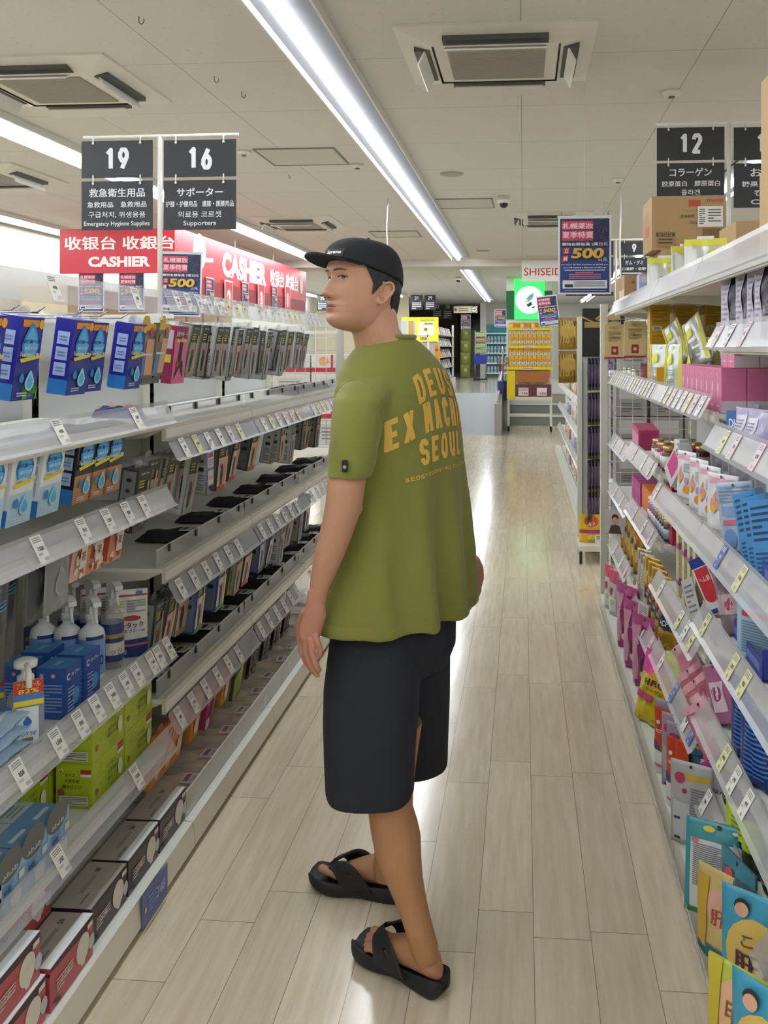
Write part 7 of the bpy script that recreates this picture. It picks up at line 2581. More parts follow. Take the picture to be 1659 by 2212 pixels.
Y = 4.06
sign_stand('white T shaped stand holding the emergency hygiene and supporters signs', 342, Y, zY(342, 292, Y), 176, 512, 1.665)
aisle_sign('black aisle sign numbered 19 for emergency hygiene supplies', 176, 330, (304, 384, 391, 497), Y, '19',
           [('t', '救急衛生用品', .5, .76, .18, SW, .02, .78), ('t', '急救用品　急救用品', .5, .52, .12, SW, .01, .83), ('t', '구급처치, 위생용품', .5, .31, .13, SW, .005, .8), ('t', 'Emergency Hygiene Supplies', .5, .12, .12, SW, .01, .92)])
aisle_sign('black aisle sign numbered 16 for supporters', 354, 510, (302, 382, 389, 496), Y, '16',
           [('t', 'サポーター', .5, .76, .17, SW, .02, .64), ('t', '护膝・护腰用品　護膝・護腰用品', .5, .52, .12, SW, .01, .94), ('t', '의료용 코르셋', .5, .31, .13, SW, .005, .6), ('t', 'Supporters', .5, .12, .12, SW, .01, .45)])
Y = 5.2
sign_stand('white stand rising behind the brown cartons with the collagen sign', 1576, Y, zY(1576, 264, Y), 1418, 1700, 1.8)
aisle_sign('black aisle sign numbered 12 for collagen', 1419, 1565, (275, 346, 352, 447), Y, '12',
           [('t', 'コラーゲン', .5, .79, .19, SW, .02, .62), ('t', '胶原蛋白　膠原蛋白', .5, .53, .13, SW, .01, .86), ('t', '콜라겐', .5, .33, .13, SW, .005, .28), ('t', 'Collagen', .5, .11, .14, SW, .01, .34)])
aisle_sign('black aisle sign cut by the right picture edge beside the collagen sign', 1585, 1732, (274, 345, 352, 448), Y, '11',
           [('t', 'おかし', .5, .79, .19, SW, .02, .5), ('t', '糖果　糖果', .42, .53, .13, SW, .01, .6), ('t', '캔디', .45, .33, .13, SW, .005, .3), ('t', 'Candy', .5, .11, .14, SW, .01, .5)])
Y = 9.7
sign_stand('distant white stand behind the summer sale poster with two signs', 1331, Y, zY(1331, 517, Y), 1260, 1404, 1.6)
aisle_sign('distant black aisle sign numbered 9 beside the lilac box', 1338, 1402, (521, 551, 556, 601), Y, '9', [('t', 'ガム・グミ', .5, .75, .2, SW, .02, .6), ('t', '口香糖・软糖', .5, .45, .15, SW, .01, .8), ('l', .1, .9, .06, .3, 2, SW)])
aisle_sign('distant black aisle sign almost covered by the summer sale poster', 1262, 1325, (521, 551, 556, 601), Y, '10', [('l', .2, .8, .1, .9, 4, SW)])
lines = [('l', .12, .88, .1, .92, 4, SW)]
for lab, u0, u1, v0, Y, n in [('tiny distant black aisle sign numbered 35 in front of the nose', 684, 708, 638, 25.5, '35'), ('tiny distant black aisle sign numbered 31 behind the cap', 887, 913, 637, 25, '31'),
                              ('tiny distant black aisle sign numbered 29 right of the sign 31', 917, 941, 637, 25, '29'), ('tiny distant black aisle sign numbered 32 lower right of the sign 29', 934, 955, 656, 32, '32'),
                              ('tiny distant black aisle sign numbered 30 farthest down the aisle', 957, 977, 656, 32, '30')]:
    aisle_sign(lab, u0, u1, (v0, v0 + 13, v0 + 14, v0 + 33), Y, n, lines, 'distant aisle signs')
Y = 8.2
for i, (u0, u1, t) in enumerate(((1222, 1269, 'Dietary Supplements'), (1277, 1325, 'Chewing Gum'))):
    o = MB()
    board(o, 0, xY(u1, Y) - xY(u0, Y), 0, .036, SIGN, [('t', t, .5, .5, .5, SW, .01, .8)])
    oo = o.build('shelf_sign')
    oo.location = (xY(u0, Y), Y, zY(u0, 639, Y))
    tag(oo, ['small black strip sign reading Dietary Supplements below the sale poster', 'small black strip sign beside the Dietary Supplements strip'][i], 'sign')

# ---- summer sale posters
GOLD = M('d0a440', .35, .3)


def poster_geo(full=True):
    def build():
        W_, H_ = .297, .44
        o = bpy.data.objects.new('sale_poster', None)
        COL.objects.link(o)
        mb = MB()
        mb.box(-W_ / 2, W_ / 2, 0, .002, -H_, 0, M('dfe1e6', .4))
        F = Face(mb, (-W_ / 2, 0, -H_), (1, 0, 0), (0, -1, 0), W_, H_)
        it = [('r', .035, .965, .02, .97, '27407f'), ('r', .035, .965, .6, .97, '23264a'), ('r', .07, .66, .83, .94, 'c2435c'), ('t', '札幌薬妝', .37, .875, .075, 'e8c8d2', .03, .58), ('r', .07, .66, .7, .815, 'c2435c'), ('t', '夏季特賣', .37, .76, .085, 'e8c8d2', .03, .58),
              ('t', 'SAPPORO SUMMER SALE', .37, .69, .016, 'd86a7c', .02, .58), ('t', '購物金額毎滿 2萬日元', .5, .64, .042, 'e8e8ee', .02, .86), ('p', [(.1, .59), (.22, .6), (.2, .52), (.08, .51)], 'b83238'), ('p', [(.08, .49), (.2, .5), (.18, .42), (.06, .41)], 'b83238'),
              ('t', '立', .155, .555, .055, 'f0e6e2', .02), ('t', '減', .135, .455, .055, 'f0e6e2', .02), ('t', '日元', .84, .44, .045, 'e8e8ee', .02, .16),
              ('t', 'For every tax-free purchase of 20,000 yen,', .5, .375, .022, 'dfe3f0', .02, .88), ('t', 'you will receive a discount of 500 yen', .5, .337, .022, 'dfe3f0', .02, .8), ('l', .12, .88, .29, .32, 1, 'c2c8e0'),
              ('r', .32, .66, .265, .285, 'b85a6a'), ('l', .2, .8, .19, .262, 3, 'b87a90'), ('r', .08, .92, .07, .175, 'd9dce6'), ('r', .12, .28, .085, .125, '2a2c34'), ('l', .3, .88, .09, .165, 3, '6a6e7c'), ('l', .1, .9, .035, .05, 1, 'b9c4e6')]
        for k in range(3):
            cx, cz, r = ((.84, .9, .16), (.72, .95, .1), (.9, .75, .12))[k]
            for a in range(12):
                t = a * math.pi / 6
                it.append(('p', [(cx + r * .25 * math.cos(t), cz + r * .2 * math.sin(t)), (cx + r * math.cos(t - .06), max(.61, cz + r * .7 * math.sin(t - .06))), (cx + r * math.cos(t + .06), max(.61, cz + r * .7 * math.sin(t + .06)))], '4f5276'))
        it = [q for q in it if not (q[0] == 'p' and any(p[0] > .965 or p[1] > .97 for p in q[1]))]
        deco(F, it)
        F.text('500', .56, .515, .135, M('6a4a1c', .4), .05, .62, .18)
        F.text('500', .555, .52, .13, GOLD, .035, .6, .18)
        mb.build('poster_sheet', o)
        MB().box(-W_ / 2 - .005, W_ / 2 + .005, -.003, .005, -.006, .004, M('c9cbd0', .3)).build('top_rail', o)
        for s in (-.13, .13):
            MB().tube([(s, .001, 0), (s, .001, .022), (s + .004, .001, .026)], .0022, M('6a6a6c', .4), 6).build('hanger', o)
        return o
    return build


for u, v, Y, rt, lab in [(1263, 467, 5.28, 0.0, 'dark blue summer sale poster hanging above the right end post, largest'), (392, 545, 6.2, 0.03, 'dark blue summer sale poster behind the top left shelf strip, under sign 16'),
                         (197, 588, 9.93, 0, 'dark blue summer sale poster under the red cashier board, left one'), (284, 588, 9.93, 0, 'dark blue summer sale poster under the red cashier board, right one'),
                         (1081, 669, 23.5, 0, 'tiny summer sale poster beside the far white bottle shelves'), (1006, 680, 29, 0, 'tiny summer sale poster in front of the dark glass door')]:
    put('poster', poster_geo(), (xY(u, Y), Y, zY(u, v, Y)), (0, rt, 0), lab, 'poster', 'summer sale posters')
Y = 13.4
put('poster', None, (xY(1180, Y), Y, zY(1180, 639, Y)), (0, -.12, .1), 'small tilted summer sale poster on top of the yellow display stand', 'poster', 'summer sale posters')
for lab, u, X in (('narrow sale poster left of the red register number 2', 454, -3.8), ('narrow sale poster between register numbers 2 and 3', 530, -3.8), ('narrow sale poster right of register number 3', 593, -3.8)):
    d_ = dep(u, X)
    p = at(u, 600 + (u - 454) * .13, d_)
    put('poster', None, (p.x, p.y, p.z), (0, 0, HP), lab, 'poster', 'summer sale posters', .95)
cord = lambda u, v0, v1, Y: MB().tube([(xY(u, Y), Y, zY(u, v0, Y)), (xY(u - 3, Y), Y, zY(u, (v0 + v1) / 2, Y)), (xY(u, Y), Y, zY(u, v1, Y))], .007, M('e6e6e4', .4), 8)
for u, v0, v1, Y, lab in ((1342, 404, 650, 8.6, 'thin white hanging cable behind the summer sale poster'), (838, 424, 560, 9.2, 'thin white hanging cable directly above the cap')):
    o = cord(u, v0, v1, Y).build('hanging_cable')
    tag(o, lab, 'cable')

# ---- cashier corner
RED = 'c22b3a'
Y0, XC = 9.9, -3.84
o = thing('cashier_sign', 'big red L shaped cashier sign with white lettering above the registers', 'sign', (XC, Y0, 2.35))
x0 = xY(129, Y0) - XC
mb = MB()
board(mb, x0, .02, .01, .5, RED, [('t', '收银台 收銀台', .52, .68, .3, 'f2ecec', .04, .95), ('t', 'CASHIER', .52, .26, .24, 'f2ecec', .05, .54)], 0, .04)
mb.build('front_board', o)
LS = 6.2
mb = MB()
mb.box(-.02, .02, .045, LS, .0, .52, M(RED, .4))
deco(Face(mb, (.02, .045, 0), (0, 1, 0), (1, 0, 0), LS - .045, .52), [('d', .12, .62, .035, 'f0e8e8'), ('p', [(.13, .5), (.2, .56), (.2, .46), (.14, .4)], 'e8b4b8'), ('t', 'CASHIER', .42, .5, .62, 'f2ecec', .06, .33), ('t', '收银台', .685, .5, .48, 'f2ecec', .04, .13), ('t', '收銀台', .835, .5, .48, 'f2ecec', .04, .13), ('d', .94, .5, .018, 'f0e8e8', .28)])
mb.build('side_board', o)
MB().box(-.03, .03, .3, LS - .1, -.22, 0.0, M('8e1f2c', .5)).build('lower_band', o)
for q in (.3, 2.2, 4.1, 6.0):
    MB().tube([(0, q, .5), (0, q, ZC - 2.35)], .006, M('d8d8d6', .4), 6).build('hanger', o)
for n, u in (('2', 494), ('3', 564), ('1', 621)):
    d_ = dep(u, -3.79)
    p = at(u, 606 + (u - 494) * .09, d_)
    mb = MB()
    mb.box(-.004, .004, -.16, .16, -.42, 0, M('d8d4d4', .4))
    deco(Face(mb, (.004, -.16, -.42), (0, 1, 0), (1, 0, 0), .32, .42), [('r', .06, .94, .05, .95, 'c8323f'), ('d', .5, .45, .4, 'd86a74'), ('t', n, .5, .45, .5, 'f2ecec', .04)])
    b_ = mb.build('register_sign')
    b_.location = p
    tag(b_, 'red register number sign %s hanging under the long cashier sign' % n, 'sign', 'register number signs')
mb = MB()
ct = thing('cashier_counter', 'long cream cashier counter seen over the left shelving', 'counter', (-4.3, 10.4, 0))
MB().box(-.5, .3, 0, 5.4, 0, 1.0, M('d0c4a8', .5)).build('counter_base', ct)
MB().box(-.55, .35, -.03, 5.43, 1.0, 1.04, M('e2dccb', .4)).build('counter_top', ct)
cbk = thing('back_cabinet', 'cream cabinet wall behind the cashier counter', 'cabinet', (-5.4, 10.2, 0))
MB().box(-.35, .2, 0, 6, 0, 2.25, M('d3c5a6', .6)).build('cabinet_body', cbk)
for k in range(8):
    MB().box(.2, .215, .05 + k * .74, .71 + k * .74, 1.1, 2.2, M('d9ccb0', .5)).build('door', cbk)

# ---- cartons behind the left wire panel
WC = carton('shipping_carton', .3, .3, .33, 'd3d0cc', [('r', 0, 1, .62, .72, 'b0303c'), ('r', .47, .53, .72, 1, 'c23a44'), ('d', .3, .86, .12, 'd89a6a', .1), ('d', .7, .86, .12, 'd89a6a', .1), ('r', .2, .8, .1, .5, 'c4c2be'), ('l', .25, .75, .15, .45, 4, '8a8886')], rough=.6)
pb = thing('pallet_table', 'low white table carrying white cartons behind the left wire panel', 'table', (-1.7, 6.75, 0))
MB().box(-.45, .75, -.3, .3, .78, .82, WHITE).build('table_top', pb)
for sx in (-.4, .7):
    for sy in (-.26, .26):
        MB().box(sx - .02, sx + .02, sy - .02, sy + .02, 0, .78, WHITE).build('leg', pb)
for i in range(3):
    for k in range(2):
        put('wc', WC, (-1.98 + .31 * i, 6.52, .822 + .331 * k), 0, 'white carton with red band behind the left wire panel, %s, %s column' % (['lower', 'upper'][k], ['left', 'middle', 'right'][i]), 'carton', 'white cartons with red bands')

# ---- far left shelving run with white promotion boxes, right of the neck
bay('far left shelving run beyond the person, end seen right of the neck', 1, -1.75, -1.25, 8.0, 13.5, 1.45)
shelf('white shelf on the far left shelving run', 1, -1.27, 8.0, 13.5, 1.1, .4, [8.3 + .5 * k for k in range(9)], 'up')
pbx = thing('promotion_board', 'bright yellow lit promotion board beyond the right shoulder', 'board', (xY(907, 17.2), 17.2, 0))
wv = xY(947, 17.2) - xY(868, 17.2)
z0_, z1_ = zY(907, 738, 17.2), zY(907, 685, 17.2)
mb = MB()
mb.box(-wv / 2, wv / 2, 0, .05, z0_, z1_, M('e8d83a', .4, emit=.9))
deco(Face(mb, (-wv / 2, 0, z0_), (1, 0, 0), (0, -1, 0), wv, z1_ - z0_), [('r', .45, .9, .25, .8, M('dcecc0', .4, emit=.8)), ('d', .66, .5, .05, 'e890a8'), ('r', .5, .75, .05, .22, 'e2c81c'), ('l', .5, .9, .82, .95, 2, 'b8a820'), ('r', .62, .86, .7, .75, '7fb0b0')])
mb.build('lit_panel', pbx)
MB().box(-wv / 2, wv / 2, .0, .4, 0.0, z0_ - .02, M('d8d6d0', .5)).build('cabinet', pbx)
for i, (u0, u1, v0, v1, Y, c, lab) in enumerate([(866, 880, 692, 730, 11.0, 'd9dce2', 'white panel display beside the right side of the neck'), (882, 893, 693, 735, 11.3, 'd9b070', 'tan printed panel next to the white panel display'), (893, 897, 694, 800, 12, 'd9dce2', 'slim white panel edge left of the white frame')]):
    a, b = xY(u0, Y), xY(u1, Y)
    mb = MB()
    mb.box(0, b - a, 0, .03, -zY(u0, v1, Y), zY(u0, v0, Y) - zY(u0, v1, Y), M(c, .5))
    oo = mb.build('promotion_sign')
    oo.location = (a, Y, zY(u0, v1, Y))
    tag(oo, lab, 'panel')
fr = thing('white_frame_rack', 'white tube frame rack beside the orange pennant', 'rack', (xY(910, 13.2), 13.2, 0))
for s in (-.1, .1):
    MB().box(s - .015, s + .015, -.015, .015, 0, 1.72, M('dfe1e0', .4)).build('upright', fr)
MB().box(-.1, .1, -.015, .015, 1.69, 1.72, M('dfe1e0', .4)).build('top_bar', fr)
for k in range(4):
    MB().box(-.1, .1, 0, .3, .5 + k * .25, .515 + k * .25, M('c9c6b4', .4)).build('rack_shelf', fr)
pn = MB()
Yp = 15.0
a = [(xY(u, Yp), zY(u, v, Yp)) for u, v in ((941, 737), (948, 752), (955, 766), (948, 778), (948, 800), (938, 800))]
pn.prism(a, 'y', Yp, Yp + .02, M('d9982a', .5))
pn.lathe([(.028, 0), (.028, .002), (.001, .002)], M('c8502a', .5), (xY(943, Yp), 0, 0), 10)
i0 = len(pn.v) - 30
for i in range(i0, len(pn.v)):
    q = pn.v[i]
    pn.v[i] = Vector((q.x, Yp - .001 - q.z, zY(943, 755, Yp) + q.y))
pn.box(xY(939, Yp), xY(940.5, Yp), Yp + .004, Yp + .016, 0, zY(943, 790, Yp), M('c9c9c6', .4))
tag(pn.build('pennant_sign'), 'orange pointed pennant sign beside the book style rack', 'sign')

# ---- rack of booklets / sheet packs at the end of the aisle, on the raised floor
Yr = 21.5
xr0, xr1 = xY(948, Yr), xY(1003, 25.5)
rk = thing('display_rack', 'slanted display rack of pale packs on the raised floor', 'rack', (xr0, Yr, ZP))
MB().box(-.42, .1, 0, 4.0, 0, .18, M('d6d4cc', .4)).build('rack_base', rk)
MB().box(-.42, -.38, 0, 4.0, .18, 1.5, M('cfcfcb', .5)).build('back_panel', rk)
MB().box(.0, .05, 3.96, 4.0, 0, 1.6, M('e4e4e0', .4)).build('end_post', rk)
for k in range(5):
    MB().box(-.4, .06, 0, 4.0, .2 + .27 * k, .215 + .27 * k, M('b9b9b4', .4)).build('rack_shelf', rk)
fc = ['d0d2d8', 'b9a8c4', 'c8788c', 'd9d2b4', 'a4b4d0', 'cfd8d0']
for k in range(5):
    for i in range(7):
        c = fc[(k * 3 + i * 2) % 6]
        put('mg' + c, carton('sheet_pack', .3, .02, .2, c, [('r', .1, .9, .7, .9, '8a8a98'), ('d', .5, .4, .2, 'e2e2e2')]), (xr0 + .0, Yr + .3 + .55 * i, ZP + .216 + .27 * k), (-.3, 0, RL), 'pale sheet pack on the slanted far rack, %s along row %s' % (ORD[i], ['one', 'two', 'three', 'four', 'five'][k]), 'sheet pack', 'sheet packs on the far rack')
# olive gift bags hanging by the glass door
gx = xY(1005, 30)
for k in range(4):
    put('ob', pouch('gift_bag', .34, .42, .16, '7c8430', [('d', .5, .6, .16, 'b9b46a')], rough=.4), (gx, 30 + .1 * k, ZP + .01 + .4 * k), .3, 'olive gift bag hanging before the glass door, %s from the bottom' % ORD[k], 'gift bag', 'olive gift bags')
# arrow sign
Ya = 28
mb = MB()
wa, ha = xY(1031, Ya) - xY(980, Ya), .2
board(mb, 0, wa, 0, ha, 'd8cdb4', [('r', .03, .13, .25, .75, 'b0503c'), ('l', .2, .62, .2, .8, 2, '8a7a5a'), ('d', .86, .5, .14, '3a3630'), ('d', .86, .5, .118, 'd8cdb4'), ('p', [(.78, .46), (.88, .46), (.88, .36), (.95, .5), (.88, .64), (.88, .54), (.78, .54)], '3a3630')])
oo = mb.build('direction_sign')
oo.location = (xY(980, Ya), Ya, zY(980, 676, Ya))
tag(oo, 'cream hanging direction sign with a circled black arrow', 'sign')
# basket stand
Yb = 27.5
bk = thing('basket_stand', 'wheeled stand with a blue basket near the glass door', 'basket stand', (xY(1038, Yb), Yb, ZP))
for sx in (-.16, .16):
    MB().tube([(sx, 0, .04), (sx, 0, 1.5)], .014, CHROME, 8).build('upright', bk)
MB().box(-.2, .2, -.25, .25, .03, .06, INK).build('wheel_base', bk)
MB().prism([(-.17, .5), (.17, .5), (.2, .78), (-.2, .78)], 'y', -.2, .2, M('2b349c', .4)).build('basket', bk)
for k, c in enumerate(('6f9a3c', '6f9a3c', '8a3038', '6f9a3c')):
    put('gb' + c, carton('bagged_goods', .34, .2, .16, c, [('l', .1, .9, .2, .8, 3, 'd8d8c8')]), (xY(1038, Yb), Yb + .05, ZP + .8 + .165 * k), 0, '%s bagged goods on the basket stand, %s from the bottom' % ({'6f9a3c': 'green', '8a3038': 'dark red'}[c], ORD[k]), 'bagged goods', 'bagged goods on the basket stand')
# white bottle shelves on the far right wall
Yw = WFR - .3
ws = thing('wall_shelf', 'far wall shelf with teal back and white bottles', 'shelf', (xY(1072, Yw), Yw, ZP))
MB().box(-.33, .4, .2, .28, .1, 1.75, M('3f94a4', .5)).build('back_panel', ws)
for k in range(5):
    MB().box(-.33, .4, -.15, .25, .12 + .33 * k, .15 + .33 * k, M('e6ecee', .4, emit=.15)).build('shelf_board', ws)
SHB = jar('shampoo_bottle', .22, .045, 'd9dfe2', 'd0d4d8', .05, '9fc0cc')
for k in range(4):
    for i in range(6):
        put('shb', SHB, (xY(1072, Yw) - .26 + .115 * i, Yw - .05, ZP + .151 + .33 * k), 0, 'white bottle on the far teal shelf, %s along, level %s' % (ORD[i], ['one', 'two', 'three', 'four'][k]), 'bottle', 'white bottles on the far teal shelf')

# ---- yellow display stand on castors before the steps
Yd = 17.0
x0, x1 = xY(1096, Yd), xY(1193, Yd)
wd = x1 - x0
ds = thing('display_stand', 'tall yellow fronted display stand on castors before the steps', 'display stand', (x0, Yd, 0))
for x in (0.02, wd - .02):
    for y in (0.02, .36):
        MB().box(x - .018, x + .018, y - .018, y + .018, .1, 1.95 if y > .1 else .62, M('dcd9cc', .4)).build('upright', ds)
        c = MB().lathe([(.045, -.015), (.05, 0), (.045, .015)], BLACK, (0, 0, 0), 14)
        for q in range(len(c.v)):
            p = c.v[q]
            c.v[q] = Vector((x + p.z, y + p.x, .05 + p.y))
        c.box(x - .012, x + .012, y - .012, y + .012, .05, .11, M('8a8a88', .4))
        c.build('castor', ds)
MB().box(0, wd, .02, .04, .3, .33, M('dcd9cc', .4)).build('lower_bar', ds)
MB().box(0, wd, .36, .38, .6, 2.0, M('e0d8b4', .5)).build('back_panel', ds)
MB().box(0, wd, -.02, .38, .58, .64, M('d8d4c6', .4)).build('base_tray', ds)
zz = [zY(1140, v, Yd) for v in (710, 749, 795)]
for k, z in enumerate(zz):
    m = MB().box(.0, wd, 0, .36, z - .012, z, M('d8c02a', .4)).box(-.01, wd + .01, -.03, -.015, z - .03, z + .02, M('e6d214', .35))
    deco(Face(m, (0, -.03, z - .03), (1, 0, 0), (0, -1, 0), wd, .05), [('r', .32, .6, .1, .9, 'e8e6da'), ('l', .34, .58, .2, .8, 1, 'b84a4a')])
    m.build('shelf', ds)
MB().box(-.01, .14, -.03, -.01, .6, zz[2] - .05, M('e2cc12', .35)).build('side_banner', ds)
MB().box(.16, wd - .06, -.02, .0, zz[2] - .26, zz[2] - .06, M('a8682c', .5)).build('picture_board', ds)
CRM = carton('cream_box', .075, .05, .17, 'e0a83a', [('r', 0, 1, 0, .3, 'd9b43a'), ('r', 0, 1, .38, .62, 'd8e0e4'), ('d', .5, .5, .2, '5f88b0'), ('r', .2, .8, .7, .92, 'd98a2a')])
for k in (1, 2):
    for i in range(9):
        for r in range(2):
            put('crm', CRM, (x0 + .08 + .083 * i, Yd + .03, zz[k] + .003 + .172 * r), 0, 'yellow cream box on the yellow stand, %s from the left, %s shelf, %s' % (ORD[i], ['upper', 'middle'][k - 1], ['lower row', 'top row'][r]), 'cream box', 'yellow cream boxes')
for i in range(4):
    put('ylb', pouch('snack_bag', .2, .11, .1, 'd9b03a', [('d', .5, .5, .3, 'd98a3a'), ('r', .1, .4, .2, .8, 'e6d890')], rough=.3, hole=False), (x0 + .12 + .2 * i, Yd + .12, zz[0] + .003), 0, 'yellow snack bag on top of the yellow stand, %s from the left' % ORD[i], 'snack bag', 'yellow snack bags')
for i in range(5):
    put('wpk', pouch('snack_bag', .17, .12, .1, 'd8d8d4', [('d', .5, .5, .3, 'c9b49a')], rough=.25, hole=False), (x0 + .24 + .125 * i, Yd + .12, .86), .2, 'white wrapped pack in the lower bin of the yellow stand, %s along' % ORD[i], 'snack bag', 'white wrapped packs')
m = MB().box(.15, wd - .02, .02, .34, .64, .86, M('6a3038', .4))
deco(Face(m, (.15, .02, .64), (1, 0, 0), (0, -1, 0), wd - .17, .22), [('r', .08, .36, .1, .75, 'e2e0dc'), ('r', .6, .88, .1, .75, 'e2e0dc'), ('l', .1, .34, .45, .7, 2, '6a6a6a'), ('t', '748', .25, .28, .2, 'b8323c', .02, .18), ('t', '698', .77, .28, .2, 'b8323c', .02, .18)])
m.build('bin', ds)
# blue barrel display beside it
bb_ = thing('barrel_display', 'dark blue barrel display with hanging packs beside the yellow stand', 'display', (xY(1086, 17.3), 17.35, 0.56))
MB().lathe([(.1, 0), (.105, .02), (.105, .34), (.1, .36)], M('2a3a78', .4), seg=20).build('barrel', bb_)
MB().tube([(0, 0, .3), (0, 0, 1.0)], .015, CHROME, 8).build('pole', bb_)
MB().lathe([(.11, -.55), (.11, 0)], M('8a8d90', .5), seg=20).build('plinth', bb_)
for i in range(8):
    a = i * math.pi / 4
    put('hp%d' % (i % 3), hangpouch('hanging_pack', .07, .13, .015, ['b9a83a', '8a8a90', 'a83a4a'][i % 3], [('r', .1, .9, .3, .7, 'd8d8d4')]), (xY(1086, 17.3) + .07 * math.cos(a), 17.3 + .07 * math.sin(a), 1.36 - .13 * (i % 2)), a, 'small hanging pack on the blue barrel display, %s around' % ORD[i], 'hanging pack', 'packs on the barrel display')

# ---- green column sign and hanging white brand board
Yg = 19.4
cg = struct('column_green', MB().box(xY(1094, Yg), xY(1193, Yg), Yg + .02, Yg + .9, 0, ZC, M('dcdcd8', .6)))
MB().box(xY(1094, Yg) - .005, xY(1193, Yg) + .005, Yg + .01, Yg + .5, zY(1140, 690, Yg), zY(1140, 628, Yg), M('1d5c3c', .5)).build('green_band', cg)
ls = thing('light_box_sign', 'bright green light box sign with a round white emblem', 'sign', (xY(1111, Yg), Yg - .06, zY(1140, 690, Yg)))
wl, hl = xY(1176, Yg) - xY(1111, Yg), zY(1140, 603, Yg) - zY(1140, 690, Yg)
mb = MB()
mb.box(0, wl, 0, .06, 0, hl, M('35d060', .4, emit=1.3))
F = Face(mb, (0, 0, 0), (1, 0, 0), (0, -1, 0), wl, hl)
WE = M('e2f4ee', .4, emit=1.2)
GE = M('58b8a0', .4, emit=.6)
F.disc(.5, .48, .46, WE, None, 32)
for k in range(26):
    a = 2 * math.pi * k / 26
    F.disc(.5 + .4 * math.cos(a), .48 + .4 * math.sin(a) * wl / hl, .016, GE)
deco(F, [('p', [(.38, .5), (.5, .44), (.62, .52), (.66, .66), (.5, .6)], '8fd0c8'), ('p', [(.4, .36), (.56, .44), (.6, .36), (.46, .3)], '2a4f6a'), ('p', [(.56, .3), (.7, .34), (.64, .26)], '2a6a9a'), ('l', .36, .5, .4, .46, 1, '6ab0b0')])
mb.build('lit_face', ls)
Ys_ = 15.0
sb = thing('brand_board', 'white hanging board with thin red capital letters behind the sale poster', 'sign', (xY(1127, Ys_), Ys_, zY(1127, 608, Ys_)))
wb = xY(1250, Ys_) - xY(1127, Ys_)
mb = MB()
board(mb, 0, wb, 0, zY(1127, 563, Ys_) - zY(1127, 608, Ys_), 'dedcd6', [('t', 'SHISEIDO', .46, .46, .36, 'b03040', .004, .84)])
mb.build('board_panel', sb)
for f in (.1, .9):
    MB().tube([(wb * f, .002, .3), (wb * f, .002, ZC - zY(1127, 608, Ys_))], .004, M('cfcfcc', .4), 6).build('hanger', sb)

# ---- end rack across the cross aisle, with hanging packs
Ye = 7.0
bay('far right shelving run past the cross aisle', -1, 0.95, 0.47, Ye, 13.8, 1.78)
for k, z in enumerate((1.3, 1.0, .7, .4)):
    shelf('shelf on the far right shelving run, %s from the top' % ORD[k], -1, .56, Ye + .05, 13.8, z, .38, [7.5 + .6 * q for q in range(10)], 'up', kinds='wyp')
rndc = random.Random(21)
cols = ['c9c4b4', 'b9a04a', 'a8485a', '8fa0b8', 'c9ccd0', '7f6a8a', 'd0b8a0', 'd8d4cc', '5f7a98']
for k, z in enumerate((1.02, .72, .42, .11)):
    for i in range(11):
        c = cols[(i * 4 + k * 3) % 9]
        put('fr' + c, pouch('supplement_pouch', .16, .2, .05, c, [('r', .1, .9, .6, .85, 'd8d8d4'), ('d', .5, .3, .2, cols[(i + k) % 9])], rough=.3, crumple=1.5), (.60, 7.35 + .5 * i, z), RR + .5, 'small pouch on the far right shelving, %s along shelf %s' % (ORD[i], ['one', 'two', 'three', 'four'][k]), 'pouch', 'pouches on the far right shelving')
er = thing('end_rack', 'white end rack facing the cross aisle hung with gold and purple packs', 'rack', (xY(1251, Ye), Ye - .05, 0))
MB().bbox(-.018, .018, -.018, .018, 0, 1.76, M('d9dccf', .4), .003).build('end_post', er)
MB().box(.02, .5, -.0, .02, .1, 1.72, M('c9c9c4', .5)).build('back_panel', er)
m = MB().box(.02, .33, -.012, -.002, zY(1260, 770, Ye), zY(1260, 667, Ye), M('1c1b1e', .4))
F = Face(m, (.02, -.012, zY(1260, 770, Ye)), (1, 0, 0), (0, -1, 0), .31, zY(1260, 667, Ye) - zY(1260, 770, Ye))
deco(F, [('p', [(.3, .78), (.6, 1.0), (.66, 1.0), (.34, .76)], 'a8905a'), ('p', [(.34, .74), (.72, 1), (.9, 1), (.9, .76)], 'b09a60'), ('p', [(.0, .84), (.32, .7), (.32, .68), (.0, .8)], 'a8905a'), ('r', .05, .9, .6, .72, '9c8448'), ('p', [(.5, .02), (.9, .3), (.9, .0)], '4a1a24')])
m.build('header_panel', er)
MB().bbox(-.02, .5, -.34, -.02, .09, .13, M('d6d4c8', .4), .004).build('base_tray', er)
for x in (-.01, .48):
    MB().box(x - .01, x + .01, -.33, -.31, 0, .09, INK).build('foot', er)
hz = [zY(1275, v, Ye) for v in (772, 845, 915, 985, 1050)]
for z in hz:
    MB().tube([(.16, -.02, z + .012), (.16, -.3, z + .016), (.16, -.31, z + .03)], .004, INK, 6).build('hook', er)
PUR = hangpouch('candy_pack', .13, .235, .022, '544a60', [('r', .1, .45, .2, .8, '84749a'), ('r', .5, .6, .1, .9, 'b0a8c0'), ('r', .0, 1, .0, .1, '6f7034'), ('r', .2, .8, .86, .97, '8a84a8')], rough=.16, metal=.25, gusset=False, hole=False, crumple=2.4)
GLD = hangpouch('candy_pack', .13, .25, .025, 'a8842e', [('r', .1, .4, .2, .9, 'd0ac54'), ('r', .55, .65, .1, .9, '5a3c14'), ('r', .0, 1, .9, 1, '9a7a3a')], rough=.16, metal=.55, gusset=False, hole=False, crumple=2.4)
xe = xY(1251, Ye)
